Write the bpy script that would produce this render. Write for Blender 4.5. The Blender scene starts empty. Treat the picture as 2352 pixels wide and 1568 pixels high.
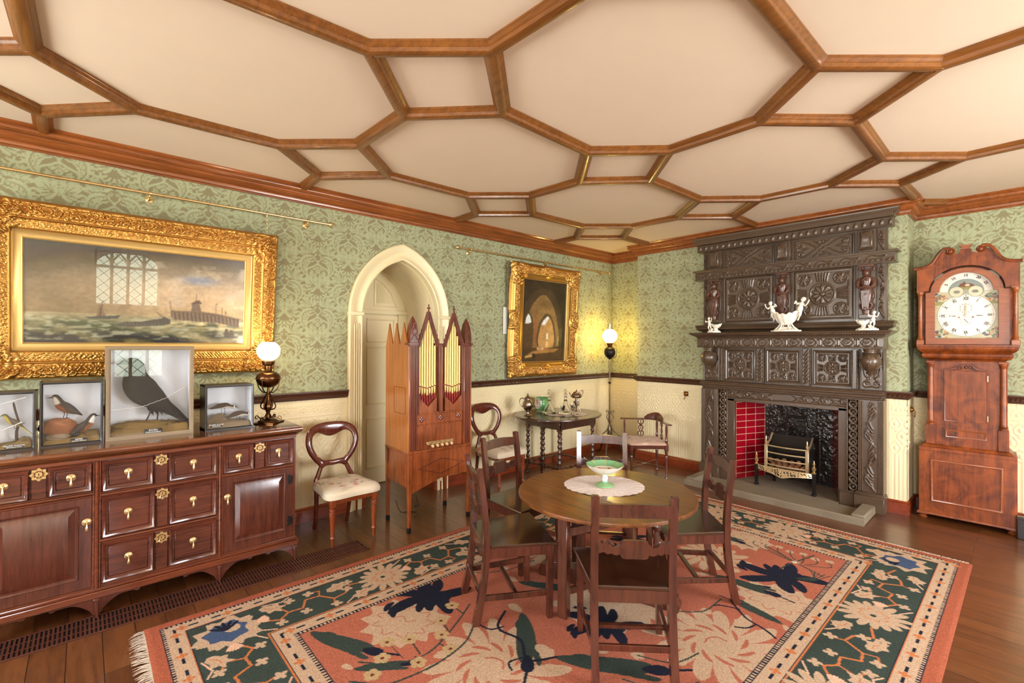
import bpy, math, random
import numpy as np
from mathutils import Matrix, Vector
random.seed(7); RNG=np.random.default_rng(7)
PI=math.pi
sc=bpy.context.scene
COL=sc.collection
def lin(c):
    return tuple((v/12.92 if v<=.04045 else ((v+.055)/1.055)**2.4) for v in c)
def rgb(r,g,b): return lin((r/255,g/255,b/255))
# ---------------------------------------------------------------- materials
def newmat(name):
    m=bpy.data.materials.new(name); m.use_nodes=True
    nt=m.node_tree; b=nt.nodes['Principled BSDF']
    return m,nt,b
def setp(b,**k):
    for n,v in k.items():
        n=n.replace('_',' ')
        if n=='Specular': n='Specular IOR Level'
        if n=='Coat': n='Coat Weight'
        if n=='Transmission': n='Transmission Weight'
        b.inputs[n].default_value=v
def plain(name,col,rough=.5,metal=0,coat=0,spec=.5,var=0,bump=0,bscale=200,coatr=.1,sheen=0):
    m,nt,b=newmat(name); N=nt.nodes; L=nt.links
    setp(b,Base_Color=(*col,1),Roughness=rough,Metallic=metal,Coat=coat,Specular=spec)
    b.inputs['Coat Roughness'].default_value=coatr
    if sheen: b.inputs['Sheen Weight'].default_value=sheen
    if var or bump:
        tc=N.new('ShaderNodeTexCoord')
        if var:
            nz=N.new('ShaderNodeTexNoise'); nz.inputs['Scale'].default_value=6; nz.inputs['Detail'].default_value=5
            L.new(tc.outputs['Object'],nz.inputs['Vector'])
            mx=N.new('ShaderNodeMix'); mx.data_type='RGBA'
            mx.inputs['A'].default_value=(*[c*(1-var) for c in col],1); mx.inputs['B'].default_value=(*[min(1,c*(1+var)) for c in col],1)
            L.new(nz.outputs['Fac'],mx.inputs['Factor']); L.new(mx.outputs['Result'],b.inputs['Base Color'])
        if bump:
            n2=N.new('ShaderNodeTexNoise'); n2.inputs['Scale'].default_value=bscale; n2.inputs['Detail'].default_value=3
            L.new(tc.outputs['Object'],n2.inputs['Vector'])
            bp=N.new('ShaderNodeBump'); bp.inputs['Strength'].default_value=bump; bp.inputs['Distance'].default_value=.004
            L.new(n2.outputs['Fac'],bp.inputs['Height']); L.new(bp.outputs['Normal'],b.inputs['Normal'])
    return m
def wood(name,dark,light,axis='x',scale=1.,rough=.3,coat=.5,grain=1.,coatr=.12,figure=0,spec=.5,world=False):
    m,nt,b=newmat(name); N=nt.nodes; L=nt.links
    tc=N.new('ShaderNodeTexCoord'); mp=N.new('ShaderNodeMapping')
    s=[14*scale]*3; s['xyz'.index(axis)]=1.1*scale
    mp.inputs['Scale'].default_value=s
    if world:
        geo=N.new('ShaderNodeNewGeometry'); L.new(geo.outputs['Position'],mp.inputs['Vector'])
    else: L.new(tc.outputs['Object'],mp.inputs['Vector'])
    n1=N.new('ShaderNodeTexNoise'); n1.inputs['Scale'].default_value=2.2; n1.inputs['Detail'].default_value=7; n1.inputs['Roughness'].default_value=.62; n1.inputs['Distortion'].default_value=.6
    L.new(mp.outputs['Vector'],n1.inputs['Vector'])
    n2=N.new('ShaderNodeTexNoise'); n2.inputs['Scale'].default_value=11; n2.inputs['Detail'].default_value=4
    L.new(mp.outputs['Vector'],n2.inputs['Vector'])
    n3=N.new('ShaderNodeTexNoise'); n3.inputs['Scale'].default_value=2.5 if not figure else 5; n3.inputs['Detail'].default_value=3; n3.inputs['Distortion'].default_value=figure*3
    L.new(tc.outputs['Object'],n3.inputs['Vector'])
    a=N.new('ShaderNodeMath'); a.operation='MULTIPLY_ADD'; a.inputs[1].default_value=.35*grain
    L.new(n2.outputs['Fac'],a.inputs[0]); L.new(n1.outputs['Fac'],a.inputs[2])
    c=N.new('ShaderNodeMath'); c.operation='MULTIPLY_ADD'; c.inputs[1].default_value=.45+figure
    L.new(n3.outputs['Fac'],c.inputs[0]); L.new(a.outputs[0],c.inputs[2])
    mr=N.new('ShaderNodeMapRange'); 
    mid=.5+.175*grain+.5*(.45+figure)
    mr.inputs['From Min'].default_value=mid-.32; mr.inputs['From Max'].default_value=mid+.32
    L.new(c.outputs[0],mr.inputs['Value'])
    cr=N.new('ShaderNodeValToRGB'); e=cr.color_ramp.elements
    e[0].color=(*dark,1); e[1].color=(*light,1)
    L.new(mr.outputs['Result'],cr.inputs['Fac']); L.new(cr.outputs['Color'],b.inputs['Base Color'])
    setp(b,Roughness=rough,Coat=coat,Specular=spec); b.inputs['Coat Roughness'].default_value=coatr
    bp=N.new('ShaderNodeBump'); bp.inputs['Strength'].default_value=.12; bp.inputs['Distance'].default_value=.002
    L.new(n2.outputs['Fac'],bp.inputs['Height']); L.new(bp.outputs['Normal'],b.inputs['Normal'])
    return m
def vcmat(name,rough=.8,coat=0,spec=.5,bump=0,bscale=300,metal=0,coatr=.1,sheen=0,noise=0):
    m,nt,b=newmat(name); N=nt.nodes; L=nt.links
    at=N.new('ShaderNodeVertexColor'); at.layer_name='paint'
    setp(b,Roughness=rough,Coat=coat,Specular=spec,Metallic=metal); b.inputs['Coat Roughness'].default_value=coatr
    if sheen: b.inputs['Sheen Weight'].default_value=sheen
    if noise:
        tc=N.new('ShaderNodeTexCoord'); nz=N.new('ShaderNodeTexNoise'); nz.inputs['Scale'].default_value=bscale; nz.inputs['Detail'].default_value=3
        L.new(tc.outputs['Object'],nz.inputs['Vector'])
        mr=N.new('ShaderNodeMapRange'); mr.inputs['From Min'].default_value=.3; mr.inputs['From Max'].default_value=.7; mr.inputs['To Min'].default_value=1-noise; mr.inputs['To Max'].default_value=1+noise
        L.new(nz.outputs['Fac'],mr.inputs['Value'])
        vm=N.new('ShaderNodeVectorMath'); vm.operation='SCALE'; L.new(at.outputs['Color'],vm.inputs[0]); L.new(mr.outputs['Result'],vm.inputs['Scale'])
        L.new(vm.outputs[0],b.inputs['Base Color'])
    else: L.new(at.outputs['Color'],b.inputs['Base Color'])
    if bump:
        tc=N.new('ShaderNodeTexCoord'); nz=N.new('ShaderNodeTexNoise'); nz.inputs['Scale'].default_value=bscale; nz.inputs['Detail'].default_value=3
        L.new(tc.outputs['Object'],nz.inputs['Vector'])
        bp=N.new('ShaderNodeBump'); bp.inputs['Strength'].default_value=bump; bp.inputs['Distance'].default_value=.003
        L.new(nz.outputs['Fac'],bp.inputs['Height']); L.new(bp.outputs['Normal'],b.inputs['Normal'])
    return m
def glassmat(name,tint=(1,1,1),rough=.0,alpha=.12):
    # thin pane: mostly clear with a mirror-like surface reflection
    m=bpy.data.materials.new(name); m.use_nodes=True; nt=m.node_tree; N=nt.nodes; L=nt.links
    N.clear(); o=N.new('ShaderNodeOutputMaterial'); t=N.new('ShaderNodeBsdfTransparent'); g=N.new('ShaderNodeBsdfGlossy'); g.inputs['Roughness'].default_value=rough
    t.inputs['Color'].default_value=(*tint,1)
    f=N.new('ShaderNodeFresnel'); gg=N.new('ShaderNodeNewGeometry'); mi=N.new('ShaderNodeMapRange'); mi.inputs['To Min'].default_value=1.5; mi.inputs['To Max'].default_value=1/1.5; L.new(gg.outputs['Backfacing'],mi.inputs['Value']); L.new(mi.outputs['Result'],f.inputs['IOR'])
    ad=N.new('ShaderNodeMath'); ad.operation='ADD'; ad.inputs[1].default_value=alpha*.3; L.new(f.outputs[0],ad.inputs[0])
    mx=N.new('ShaderNodeMixShader'); L.new(ad.outputs[0],mx.inputs[0]); L.new(t.outputs[0],mx.inputs[1]); L.new(g.outputs[0],mx.inputs[2]); L.new(mx.outputs[0],o.inputs[0])
    return m
# ---------------------------------------------------------------- mesh builder
I4=Matrix.Identity(4)
def T(x,y,z): return Matrix.Translation((x,y,z))
def RX(a): return Matrix.Rotation(a,4,'X')
def RY(a): return Matrix.Rotation(a,4,'Y')
def RZ(a): return Matrix.Rotation(a,4,'Z')
def S(x,y,z): return Matrix.Diagonal((x,y,z,1))
class MB:
    def __init__(s,M=None): s.v=[];s.f=[];s.M=M or I4
    def add(s,vs,fs,M=None):
        o=len(s.v); X=s.M@M if M is not None else s.M
        A=np.array(X); P=np.asarray(vs,float)
        P=P@A[:3,:3].T+A[:3,3]
        s.v.extend(P.tolist())
        if A[:3,:3][0]@np.cross(A[:3,:3][1],A[:3,:3][2])<0: fs=[f[::-1] for f in fs]
        s.f.extend([tuple(o+i for i in f) for f in fs]); return s
    def box(s,x0,x1,y0,y1,z0,z1,c=.002,M=None):
        if x0>x1:x0,x1=x1,x0
        if y0>y1:y0,y1=y1,y0
        if z0>z1:z0,z1=z1,z0
        c=min(c,(x1-x0)*.4,(y1-y0)*.4,(z1-z0)*.4)
        if c<=0:
            vs=[(x,y,z) for x in(x0,x1) for y in(y0,y1) for z in(z0,z1)]
            return s.add(vs,[(0,1,3,2),(4,6,7,5),(0,4,5,1),(2,3,7,6),(0,2,6,4),(1,5,7,3)],M)
        X=(x0,x1);Y=(y0,y1);Z=(z0,z1); vs=[];ix={}
        for i in(0,1):
            for j in(0,1):
                for k in(0,1):
                    sx,sy,sz=1-2*i,1-2*j,1-2*k
                    for a,(p) in enumerate([(0,c,c),(c,0,c),(c,c,0)]):
                        ix[i,j,k,a]=len(vs); vs.append((X[i]+sx*p[0],Y[j]+sy*p[1],Z[k]+sz*p[2]))
        fs=[]
        cen=Vector(((x0+x1)/2,(y0+y1)/2,(z0+z1)/2))
        def F(q):
            P=[Vector(vs[i]) for i in q]; n=(P[1]-P[0]).cross(P[2]-P[1]); m=sum(P,Vector())/len(P)-cen
            fs.append(tuple(q) if n.dot(m)>0 else tuple(q[::-1]))
        for i in(0,1): F([ix[i,0,0,0],ix[i,1,0,0],ix[i,1,1,0],ix[i,0,1,0]])
        for j in(0,1): F([ix[0,j,0,1],ix[1,j,0,1],ix[1,j,1,1],ix[0,j,1,1]])
        for k in(0,1): F([ix[0,0,k,2],ix[1,0,k,2],ix[1,1,k,2],ix[0,1,k,2]])
        for j in(0,1):
            for k in(0,1): F([ix[0,j,k,1],ix[1,j,k,1],ix[1,j,k,2],ix[0,j,k,2]])
            for i in(0,1): F([ix[i,j,0,0],ix[i,j,1,0],ix[i,j,1,1],ix[i,j,0,1]])
        for i in(0,1):
            for k in(0,1): F([ix[i,0,k,0],ix[i,1,k,0],ix[i,1,k,2],ix[i,0,k,2]])
            for j in(0,1):
                for k in(0,1): F([ix[i,j,k,0],ix[i,j,k,1],ix[i,j,k,2]])
        return s.add(vs,fs,M)
    def lathe(s,pr,n=24,M=None,cap=True,a0=0,a1=2*PI):
        full=abs(a1-a0-2*PI)<1e-6; m=n if full else n+1
        vs=[(r*math.cos(a0+(a1-a0)*j/n),r*math.sin(a0+(a1-a0)*j/n),z) for r,z in pr for j in range(m)]
        fs=[]
        for i in range(len(pr)-1):
            for j in range(n):
                k=(j+1)%m; a=i*m+j;b=i*m+k
                fs.append((a,b,b+m,a+m))
        if cap and full:
            if pr[0][0]>1e-5: fs.append(tuple(range(m))[::-1])
            if pr[-1][0]>1e-5: fs.append(tuple((len(pr)-1)*m+j for j in range(m)))
        if pr[0][1]>pr[-1][1] : fs=[f[::-1] for f in fs]
        return s.add(vs,fs,M)
    def tube(s,pts,r,n=8,closed=False,M=None,flat=1.,up=None):
        P=[Vector(p) if len(p)==3 else Vector((p[0],p[1],0)) for p in pts]; m=len(P)
        R=(list(r) if len(r)==m else list(np.interp(np.linspace(0,1,m),np.linspace(0,1,len(r)),r))) if hasattr(r,'__len__') else [r]*m
        vs=[];nrm=None
        for i in range(m):
            if closed: t=P[(i+1)%m]-P[i-1]
            else: t=P[min(i+1,m-1)]-P[max(i-1,0)]
            t=t.normalized() if t.length>1e-9 else Vector((0,0,1))
            if nrm is None:
                nrm=Vector(up) if up is not None else (Vector((0,0,1)) if abs(t.z)<.9 else Vector((1,0,0)))
            if up is not None: nrm=Vector(up)
            nrm=nrm-t*nrm.dot(t)
            if nrm.length<1e-6: nrm=t.orthogonal()
            nrm.normalize(); bi=t.cross(nrm)
            for j in range(n):
                a=2*PI*j/n; vs.append(P[i]+nrm*(math.cos(a)*R[i]*flat)+bi*(math.sin(a)*R[i]))
        fs=[]
        for i in range(m if closed else m-1):
            k=(i+1)%m
            for j in range(n):
                l=(j+1)%n; fs.append((i*n+j,i*n+l,k*n+l,k*n+j))
        if not closed: fs+= [tuple(range(n))[::-1],tuple((m-1)*n+j for j in range(n))]
        return s.add(vs,fs,M)
    def cyl(s,p0,p1,r0,r1=None,n=12,M=None): return s.tube([p0,p1],[r0,r0 if r1 is None else r1],n,M=M)
    def bar(s,p0,p1,w,d,up=(0,0,1),c=.002,w1=None,d1=None,M=None):
        # rectangular bar from p0 to p1, w along side axis, d along up axis, optional end size
        P0,P1=Vector(p0),Vector(p1); t=(P1-P0); L=t.length; t.normalize()
        u=Vector(up); u=(u-t*u.dot(t)).normalized(); b=t.cross(u)
        w1=w if w1 is None else w1; d1=d if d1 is None else d1
        vs=[];c=min(c,w*.3,d*.3,w1*.3,d1*.3)
        for (Pp,ww,dd) in ((P0,w,d),(P1,w1,d1)):
            for a,e in ((-1,-1),(1,-1),(1,1),(-1,1)):
                q=Pp+b*(a*ww/2)+u*(e*dd/2)
                vs.append(q-b*(a*c)); vs.append(q-u*(e*c))
        ring=[0,1,3,2,4,5,7,6]  # order: fix orientation around the section
        # corners: idx 2k -> moved along b, 2k+1 -> moved along u
        order=[1,0,2,3,5,4,6,7]
        n=8; fs=[]
        for j in range(n):
            l=(j+1)%n; fs.append((order[j],order[l],8+order[l],8+order[j]))
        fs+=[tuple(order)[::-1],tuple(8+o for o in order)]
        # orientation check
        a=Vector(vs[fs[0][0]]);q=Vector(vs[fs[0][1]]);r=Vector(vs[fs[0][2]])
        nn=(q-a).cross(r-q); mm=(a+q+r)/3-(P0+P1)/2
        if nn.dot(mm)<0: fs=[f[::-1] for f in fs]
        return s.add(vs,fs,M)
    def prism(s,poly,y0,y1,M=None,c=0):
        # polygon in x,z extruded along y from y0 (front) to y1
        n=len(poly); A=sum(poly[i][0]*poly[(i+1)%n][1]-poly[(i+1)%n][0]*poly[i][1] for i in range(n))
        if A<0: poly=poly[::-1]
        vs=[(x,y0,z) for x,z in poly]+[(x,y1,z) for x,z in poly]
        fs=[tuple(range(n)),tuple(range(n,2*n))[::-1]]
        for i in range(n):
            k=(i+1)%n; fs.append((i+n,k+n,k,i))
        if y1<y0: fs=[f[::-1] for f in fs]
        return s.add(vs,fs,M)
    def ring(s,outer,inner,y0,y1,M=None):
        # flat ring between two loops of equal count in x,z ; y0 front
        n=len(outer); vs=[(x,y0,z) for x,z in outer]+[(x,y0,z) for x,z in inner]+[(x,y1,z) for x,z in outer]+[(x,y1,z) for x,z in inner]
        fs=[]
        for i in range(n):
            k=(i+1)%n
            fs+=[(i,k,n+k,n+i),(2*n+k,2*n+i,3*n+i,3*n+k),(k,i,2*n+i,2*n+k),(n+i,n+k,3*n+k,3*n+i)]
        A=sum(outer[i][0]*outer[(i+1)%n][1]-outer[(i+1)%n][0]*outer[i][1] for i in range(n))
        if A<0: fs=[f[::-1] for f in fs]
        return s.add(vs,fs,M)
    def sweep(s,prof,path,side,up=(0,0,1),closed=False,M=None,capends=True):
        # profile (a,b): a along 'side' (mitred outward from the path), b along up. path: 3d points
        P=[Vector(p) for p in path]; m=len(P); U=Vector(up); n=len(prof); vs=[]
        for i in range(m):
            def sd(t): return t.cross(U).normalized()*side
            if closed or 0<i<m-1:
                t0=(P[i]-P[i-1]).normalized(); t1=(P[(i+1)%m]-P[i]).normalized()
                s0,s1=sd(t0),sd(t1); b=(s0+s1); b=b/ max(.2,(b.length_squared/2)); 
            else:
                t=(P[1]-P[0]) if i==0 else (P[-1]-P[-2]); b=sd(t.normalized())
            for a,c in prof: vs.append(P[i]+b*a+U*c)
        fs=[]
        for i in range(m if closed else m-1):
            k=(i+1)%m
            for j in range(n):
                l=(j+1)%n; fs.append((i*n+j,i*n+l,k*n+l,k*n+j))
        if not closed and capends: fs+=[tuple(range(n))[::-1],tuple((m-1)*n+j for j in range(n))]
        A=sum(prof[i][0]*prof[(i+1)%n][1]-prof[(i+1)%n][0]*prof[i][1] for i in range(n))
        # tangent x up = side*sign ; section (side,up) is right handed about -tangent
        if (A>0)==(side>0): fs=[f[::-1] for f in fs]
        if side>0: fs=[f[::-1] for f in fs]; fs=[f[::-1] for f in fs]
        return s.add(vs,fs,M)
    def ball(s,c,r,n=14,M=None,rx=1,ry=1,rz=1):
        pr=[(math.sin(PI*i/(n//2+1))*r,-math.cos(PI*i/(n//2+1))*r) for i in range(n//2+2)]
        pr[0]=(0.00001,-r);pr[-1]=(0.00001,r)
        X=T(*c)@S(rx,ry,rz)
        return s.lathe(pr,n,(M@X) if M is not None else X)
    def build(s,name,mat,parent=None,ang=38,loc=None,fixn=False):
        me=bpy.data.meshes.new(name); me.from_pydata(s.v,[],s.f); me.update()
        if fixn:
            import bmesh
            bm=bmesh.new(); bm.from_mesh(me); bmesh.ops.recalc_face_normals(bm,faces=bm.faces); bm.to_mesh(me); bm.free()
        if len(me.polygons):
            me.polygons.foreach_set('use_smooth',[True]*len(me.polygons)); me.set_sharp_from_angle(angle=math.radians(ang))
        o=bpy.data.objects.new(name,me); COL.objects.link(o)
        if mat: me.materials.append(mat)
        if parent is not None: o.parent=parent
        return o
def gridobj(name,P,mat,parent=None,cols=None,skirt=None,smooth=True,flip=False):
    """P: (n,m,3) points; cols (n,m,3); one mesh"""
    n,m=P.shape[:2]; V=P.reshape(-1,3); idx=np.arange(n*m).reshape(n,m)
    q=np.stack([idx[:-1,:-1],idx[:-1,1:],idx[1:,1:],idx[1:,:-1]],-1).reshape(-1,4)
    if flip: q=q[:,::-1]
    if skirt is not None:   # close the sides with an offset back edge
        ed=np.concatenate([idx[0,:],idx[1:,-1],idx[-1,-2::-1],idx[-2:0:-1,0]])
        B=V[ed]+np.asarray(skirt); o=len(V); V=np.concatenate([V,B]); k=len(ed); a=ed; b=np.roll(ed,-1); c=o+np.arange(k); d=np.roll(c,-1)
        w=np.stack([b,a,c,d],-1)
        if flip: w=w[:,::-1]
        q=np.concatenate([q,w])
    me=bpy.data.meshes.new(name); me.vertices.add(len(V)); me.vertices.foreach_set('co',V.astype(np.float32).ravel())
    nf=len(q); me.loops.add(nf*4); me.loops.foreach_set('vertex_index',q.astype(np.int32).ravel())
    me.polygons.add(nf); me.polygons.foreach_set('loop_start',np.arange(nf,dtype=np.int32)*4)
    me.polygons.foreach_set('use_smooth',np.ones(nf,dtype=bool) if smooth else np.zeros(nf,dtype=bool))
    me.update(calc_edges=True)
    if skirt is not None and smooth: me.set_sharp_from_angle(angle=math.radians(70))
    if cols is not None:
        C=np.ones((len(V),4),np.float32); C[:n*m,:3]=cols.reshape(-1,3)
        if len(V)>n*m: C[n*m:,:3]=C[ed,:3]
        ca=me.color_attributes.new('paint','FLOAT_COLOR','POINT'); ca.data.foreach_set('color',C.ravel())
    o=bpy.data.objects.new(name,me); COL.objects.link(o); me.materials.append(mat)
    if parent is not None: o.parent=parent
    return o
def thing(name,label,cat,loc=(0,0,0),rz=0,group=None,tilt=0):
    o=bpy.data.objects.new(name,None); COL.objects.link(o); o.location=loc; o.rotation_euler=(tilt,0,rz); o.empty_display_size=.1
    tag(o,label,cat,group); return o
def tag(o,label,cat,group=None):
    o['label']=label; o['category']=cat
    if group: o['group']=group
    return o
def struct(o,label=None,cat=None):
    o['kind']='structure'
    if label: o['label']=label
    return o
def copy_tree(o,parent=None):
    c=o.copy(); COL.objects.link(c); c.parent=parent
    for ch in list(o.children): copy_tree(ch,c)
    return c
def loft_ring(name,outer,inner,depth,mat,par,yf,n=12):
    # rounded closed band between two outlines (x,z); yf(x,z) gives the mid depth
    P=[]
    for (ox,oz),(ix,iz) in zip(outer+outer[:1],inner+inner[:1]):
        cx,cz,hx,hz=(ox+ix)/2,(oz+iz)/2,(ox-ix)/2,(oz-iz)/2
        P.append([(cx+hx*math.cos(a),yf(cx,cz)+depth*math.sin(a),cz+hz*math.cos(a)) for a in np.linspace(0,2*PI,n+1)])
    return gridobj(name,np.array(P),mat,par)
# ---------------------------------------------------------------- raster for colours and relief heights
class Ras:
    def __init__(s,w,h,res,base,tile=False,x0=0,z0=0):
        s.w,s.h,s.res,s.tile,s.x0,s.z0=w,h,res,tile,x0,z0
        s.nx=int(round(w/res))+(0 if tile else 1); s.nz=int(round(h/res))+(0 if tile else 1)
        s.dx=w/(s.nx if tile else s.nx-1); s.dz=h/(s.nz if tile else s.nz-1)
        s.x=x0+np.arange(s.nx)*s.dx; s.z=z0+np.arange(s.nz)*s.dz
        base=np.asarray(base,float); s.A=np.zeros((s.nz,s.nx)+base.shape)+base; s.half=False
    def _put(s,fn,bb,val,mode):
        offs=[(0,0)]
        if s.tile:
            offs=[(i*s.w,j*s.h) for i in(-1,0,1) for j in(-1,0,1)]
            if s.half: offs+=[((i+.5)*s.w,(j+.5)*s.h) for i in(-2,-1,0,1) for j in(-2,-1,0,1)]
        for ox,oz in offs:
            a,b,c,d=bb[0]+ox-s.x0,bb[1]+ox-s.x0,bb[2]+oz-s.z0,bb[3]+oz-s.z0
            i0=max(0,int(math.ceil(a/s.dx)));i1=min(s.nx,int(b/s.dx)+1);j0=max(0,int(math.ceil(c/s.dz)));j1=min(s.nz,int(d/s.dz)+1)
            if i1<=i0 or j1<=j0: continue
            X,Z=np.meshgrid(s.x[i0:i1]-ox,s.z[j0:j1]-oz); m,hv=fn(X,Z)
            sub=s.A[j0:j1,i0:i1]
            if mode=='set': sub[m]=val
            elif mode=='max': sub[m]=np.maximum(sub[m],(hv*val)[m])
            elif mode=='add': sub[m]+=(hv*val)[m]
            elif mode=='mix': 
                t=hv[m][:,None] if sub.ndim==3 else hv[m]
                sub[m]=sub[m]*(1-t)+np.asarray(val)*t
    def poly(s,pts,val,mode='set'):
        P=np.asarray(pts,float); bb=(P[:,0].min(),P[:,0].max(),P[:,1].min(),P[:,1].max())
        def fn(X,Z):
            ins=np.zeros(X.shape,bool); n=len(P)
            for i in range(n):
                x1,z1=P[i];x2,z2=P[(i+1)%n]
                if z1==z2: continue
                c=((z1>Z)!=(z2>Z))&(X<(x2-x1)*(Z-z1)/(z2-z1)+x1); ins^=c
            return ins,np.ones(X.shape)
        s._put(fn,bb,val,mode); return s
    def stroke(s,pts,w,val,mode='set',w1=None,prof='round'):
        P=np.asarray(pts,float); w1=w if w1 is None else w1; W=max(w,w1); bb=(P[:,0].min()-W,P[:,0].max()+W,P[:,1].min()-W,P[:,1].max()+W)
        n=len(P)
        def fn(X,Z):
            best=np.full(X.shape,9.)
            for i in range(n-1):
                d=P[i+1]-P[i]; L2=d@d+1e-12; t=np.clip(((X-P[i,0])*d[0]+(Z-P[i,1])*d[1])/L2,0,1)
                u=(i+t)/(n-1); ww=w+(w1-w)*u
                q=np.hypot(X-P[i,0]-t*d[0],Z-P[i,1]-t*d[1])/np.maximum(ww,1e-5); best=np.minimum(best,q)
            return best<1,np.sqrt(np.clip(1-best**2,0,1))
        s._put(fn,bb,val,mode); return s
    def disc(s,x,z,r,val,mode='set',rz=None,dome=True):
        rz=r if rz is None else rz
        def fn(X,Z):
            q=((X-x)/r)**2+((Z-z)/rz)**2; return q<1,np.sqrt(np.clip(1-q,0,1))
        s._put(fn,(x-r,x+r,z-rz,z+rz),val,mode); return s
    def petal(s,x,z,ang,L,w,val,mode='set',bend=0):
        ca,sa=math.cos(ang),math.sin(ang)
        def fn(X,Z):
            u=((X-x)*ca+(Z-z)*sa)/L; v=(-(X-x)*sa+(Z-z)*ca)-bend*L*u*u
            hw=w*np.sqrt(np.clip(u*(1-u)*4,0,1))*(.75+.5*u); q=np.abs(v)/np.maximum(hw,1e-6)
            m=(u>0)&(u<1)&(q<1); return m,np.sqrt(np.clip(1-q**2,0,1))
        s._put(fn,(x-L*1.15-w,x+L*1.15+w,z-L*1.15-w,z+L*1.15+w),val,mode); return s
    def flower(s,x,z,r,n,val,val2=None,mode='set',a0=0,fat=.9,c=.25):
        for i in range(n): s.petal(x,z,a0+2*PI*i/n,r,r*fat*math.sin(PI/n)*.8,val,mode)
        if val2 is not None: s.disc(x,z,r*c,val2,mode)
        return s
    def blur(s,n=1):
        for _ in range(n):
            P=np.pad(s.A,((1,1),(1,1))+((0,0),)*(s.A.ndim-2),mode='edge'); s.A=(P[:-2,1:-1]+P[2:,1:-1]+P[1:-1,:-2]+P[1:-1,2:]+2*P[1:-1,1:-1])/6
        return s
    def sample(s,X,Z):
        fx=(X-s.x0)/s.dx; fz=(Z-s.z0)/s.dz
        if s.tile: i=np.floor(fx).astype(int);j=np.floor(fz).astype(int);i1=(i+1)%s.nx;j1=(j+1)%s.nz;tx=fx-i;tz=fz-j;i%=s.nx;j%=s.nz
        else:
            i=np.clip(np.floor(fx).astype(int),0,s.nx-2);j=np.clip(np.floor(fz).astype(int),0,s.nz-2);i1=i+1;j1=j+1;tx=np.clip(fx-i,0,1);tz=np.clip(fz-j,0,1)
        if s.A.ndim==3: tx=tx[...,None];tz=tz[...,None]
        return (s.A[j,i]*(1-tx)+s.A[j,i1]*tx)*(1-tz)+(s.A[j1,i]*(1-tx)+s.A[j1,i1]*tx)*tz
def spiral(cx,cz,r0,r1,a0,a1,n=24):
    return [(cx+(r0+(r1-r0)*i/n)*math.cos(a0+(a1-a0)*i/n),cz+(r0+(r1-r0)*i/n)*math.sin(a0+(a1-a0)*i/n)) for i in range(n+1)]
def bez(p0,p1,p2,p3=None,n=14):
    r=[]
    for i in range(n+1):
        t=i/n
        if p3 is None: r.append(tuple((1-t)**2*a+2*t*(1-t)*b+t*t*c for a,b,c in zip(p0,p1,p2)))
        else: r.append(tuple((1-t)**3*a+3*t*(1-t)**2*b+3*t*t*(1-t)*c+t**3*d for a,b,c,d in zip(p0,p1,p2,p3)))
    return r
def smooth(pts,n=4,closed=False):
    # Catmull-Rom through points
    P=[tuple(p) for p in pts]; m=len(P); out=[]
    for i in range(m if closed else m-1):
        g=lambda k:P[k%m] if closed else P[min(max(k,0),m-1)]
        a,b,c,d=g(i-1),g(i),g(i+1),g(i+2)
        for j in range(n):
            t=j/n; out.append(tuple(.5*((2*q)+(-p+r)*t+(2*p-5*q+4*r-s)*t*t+(-p+3*q-3*r+s)*t**3) for p,q,r,s in zip(a,b,c,d)))
    if not closed: out.append(P[-1])
    return out
def noise2(X,Z,f,seed=0,octv=3):
    # value noise
    out=np.zeros(X.shape);amp=1;tot=0;g=np.random.default_rng(seed)
    for o in range(octv):
        tab=g.random((64,64)); x=X*f+100;z=Z*f+100;i=np.floor(x).astype(int);j=np.floor(z).astype(int);u=x-i;v=z-j;u=u*u*(3-2*u);v=v*v*(3-2*v)
        i%=64;j%=64;i1=(i+1)%64;j1=(j+1)%64
        out+=amp*((tab[j,i]*(1-u)+tab[j,i1]*u)*(1-v)+(tab[j1,i]*(1-u)+tab[j1,i1]*u)*v);tot+=amp;amp*=.5;f*=2
    return out/tot
def relief(name,x0,x1,z0,z1,y,H,mat,parent,depth=.02,res=.004,cols=None):
    """relief panel facing -y: H(X,Z)-> height towards the viewer"""
    nx=max(2,int((x1-x0)/res)+1);nz=max(2,int((z1-z0)/res)+1)
    X,Z=np.meshgrid(np.linspace(x0,x1,nx),np.linspace(z0,z1,nz)); h=H(X,Z) if callable(H) else H
    P=np.stack([X,y-h,Z],-1)
    return gridobj(name,P,mat,parent,cols=cols,skirt=(0,depth,0))
EXPO=.38
# ================================================================= palette / materials
OAKD,OAKL=rgb(70,28,6),rgb(166,98,40)
M={}
M['beam']=wood('ceiling_oak',rgb(84,44,14),rgb(150,92,38),'x',1.2,rough=.35,coat=.4)
M['cornice']=wood('cornice_oak',rgb(100,48,16),rgb(168,94,42),'y',1.,rough=.3,coat=.5)
M['rail']=plain('dado_rail_wood',rgb(78,44,26),.35,coat=.5,var=.4,bump=.9,bscale=110)
M['skirt']=wood('skirting_mahogany',rgb(96,30,12),rgb(160,72,34),'y',.8,rough=.3,coat=.5)
M['ceil']=plain('ceiling_plaster',rgb(230,208,184),.9,spec=.2,var=.02)
M['cream']=plain('cream_paint',rgb(240,222,178),.45,coat=.15)
M['cream2']=plain('cream_embossed_paper',rgb(238,220,174),.55,coat=.1)
M['dull']=plain('plain_wall_paint',rgb(226,214,184),.9,spec=.1)
M['paper']=vcmat('damask_wallpaper',rough=.75,spec=.3)
M['iron']=plain('dark_cast_iron',rgb(38,33,30),.4,metal=.6,bump=.3,bscale=120)
M['brass']=plain('polished_brass',rgb(236,206,148),.25,metal=.9,var=.08)
M['abrass']=plain('aged_brass',rgb(150,104,56),.3,metal=1,var=.2)
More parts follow.
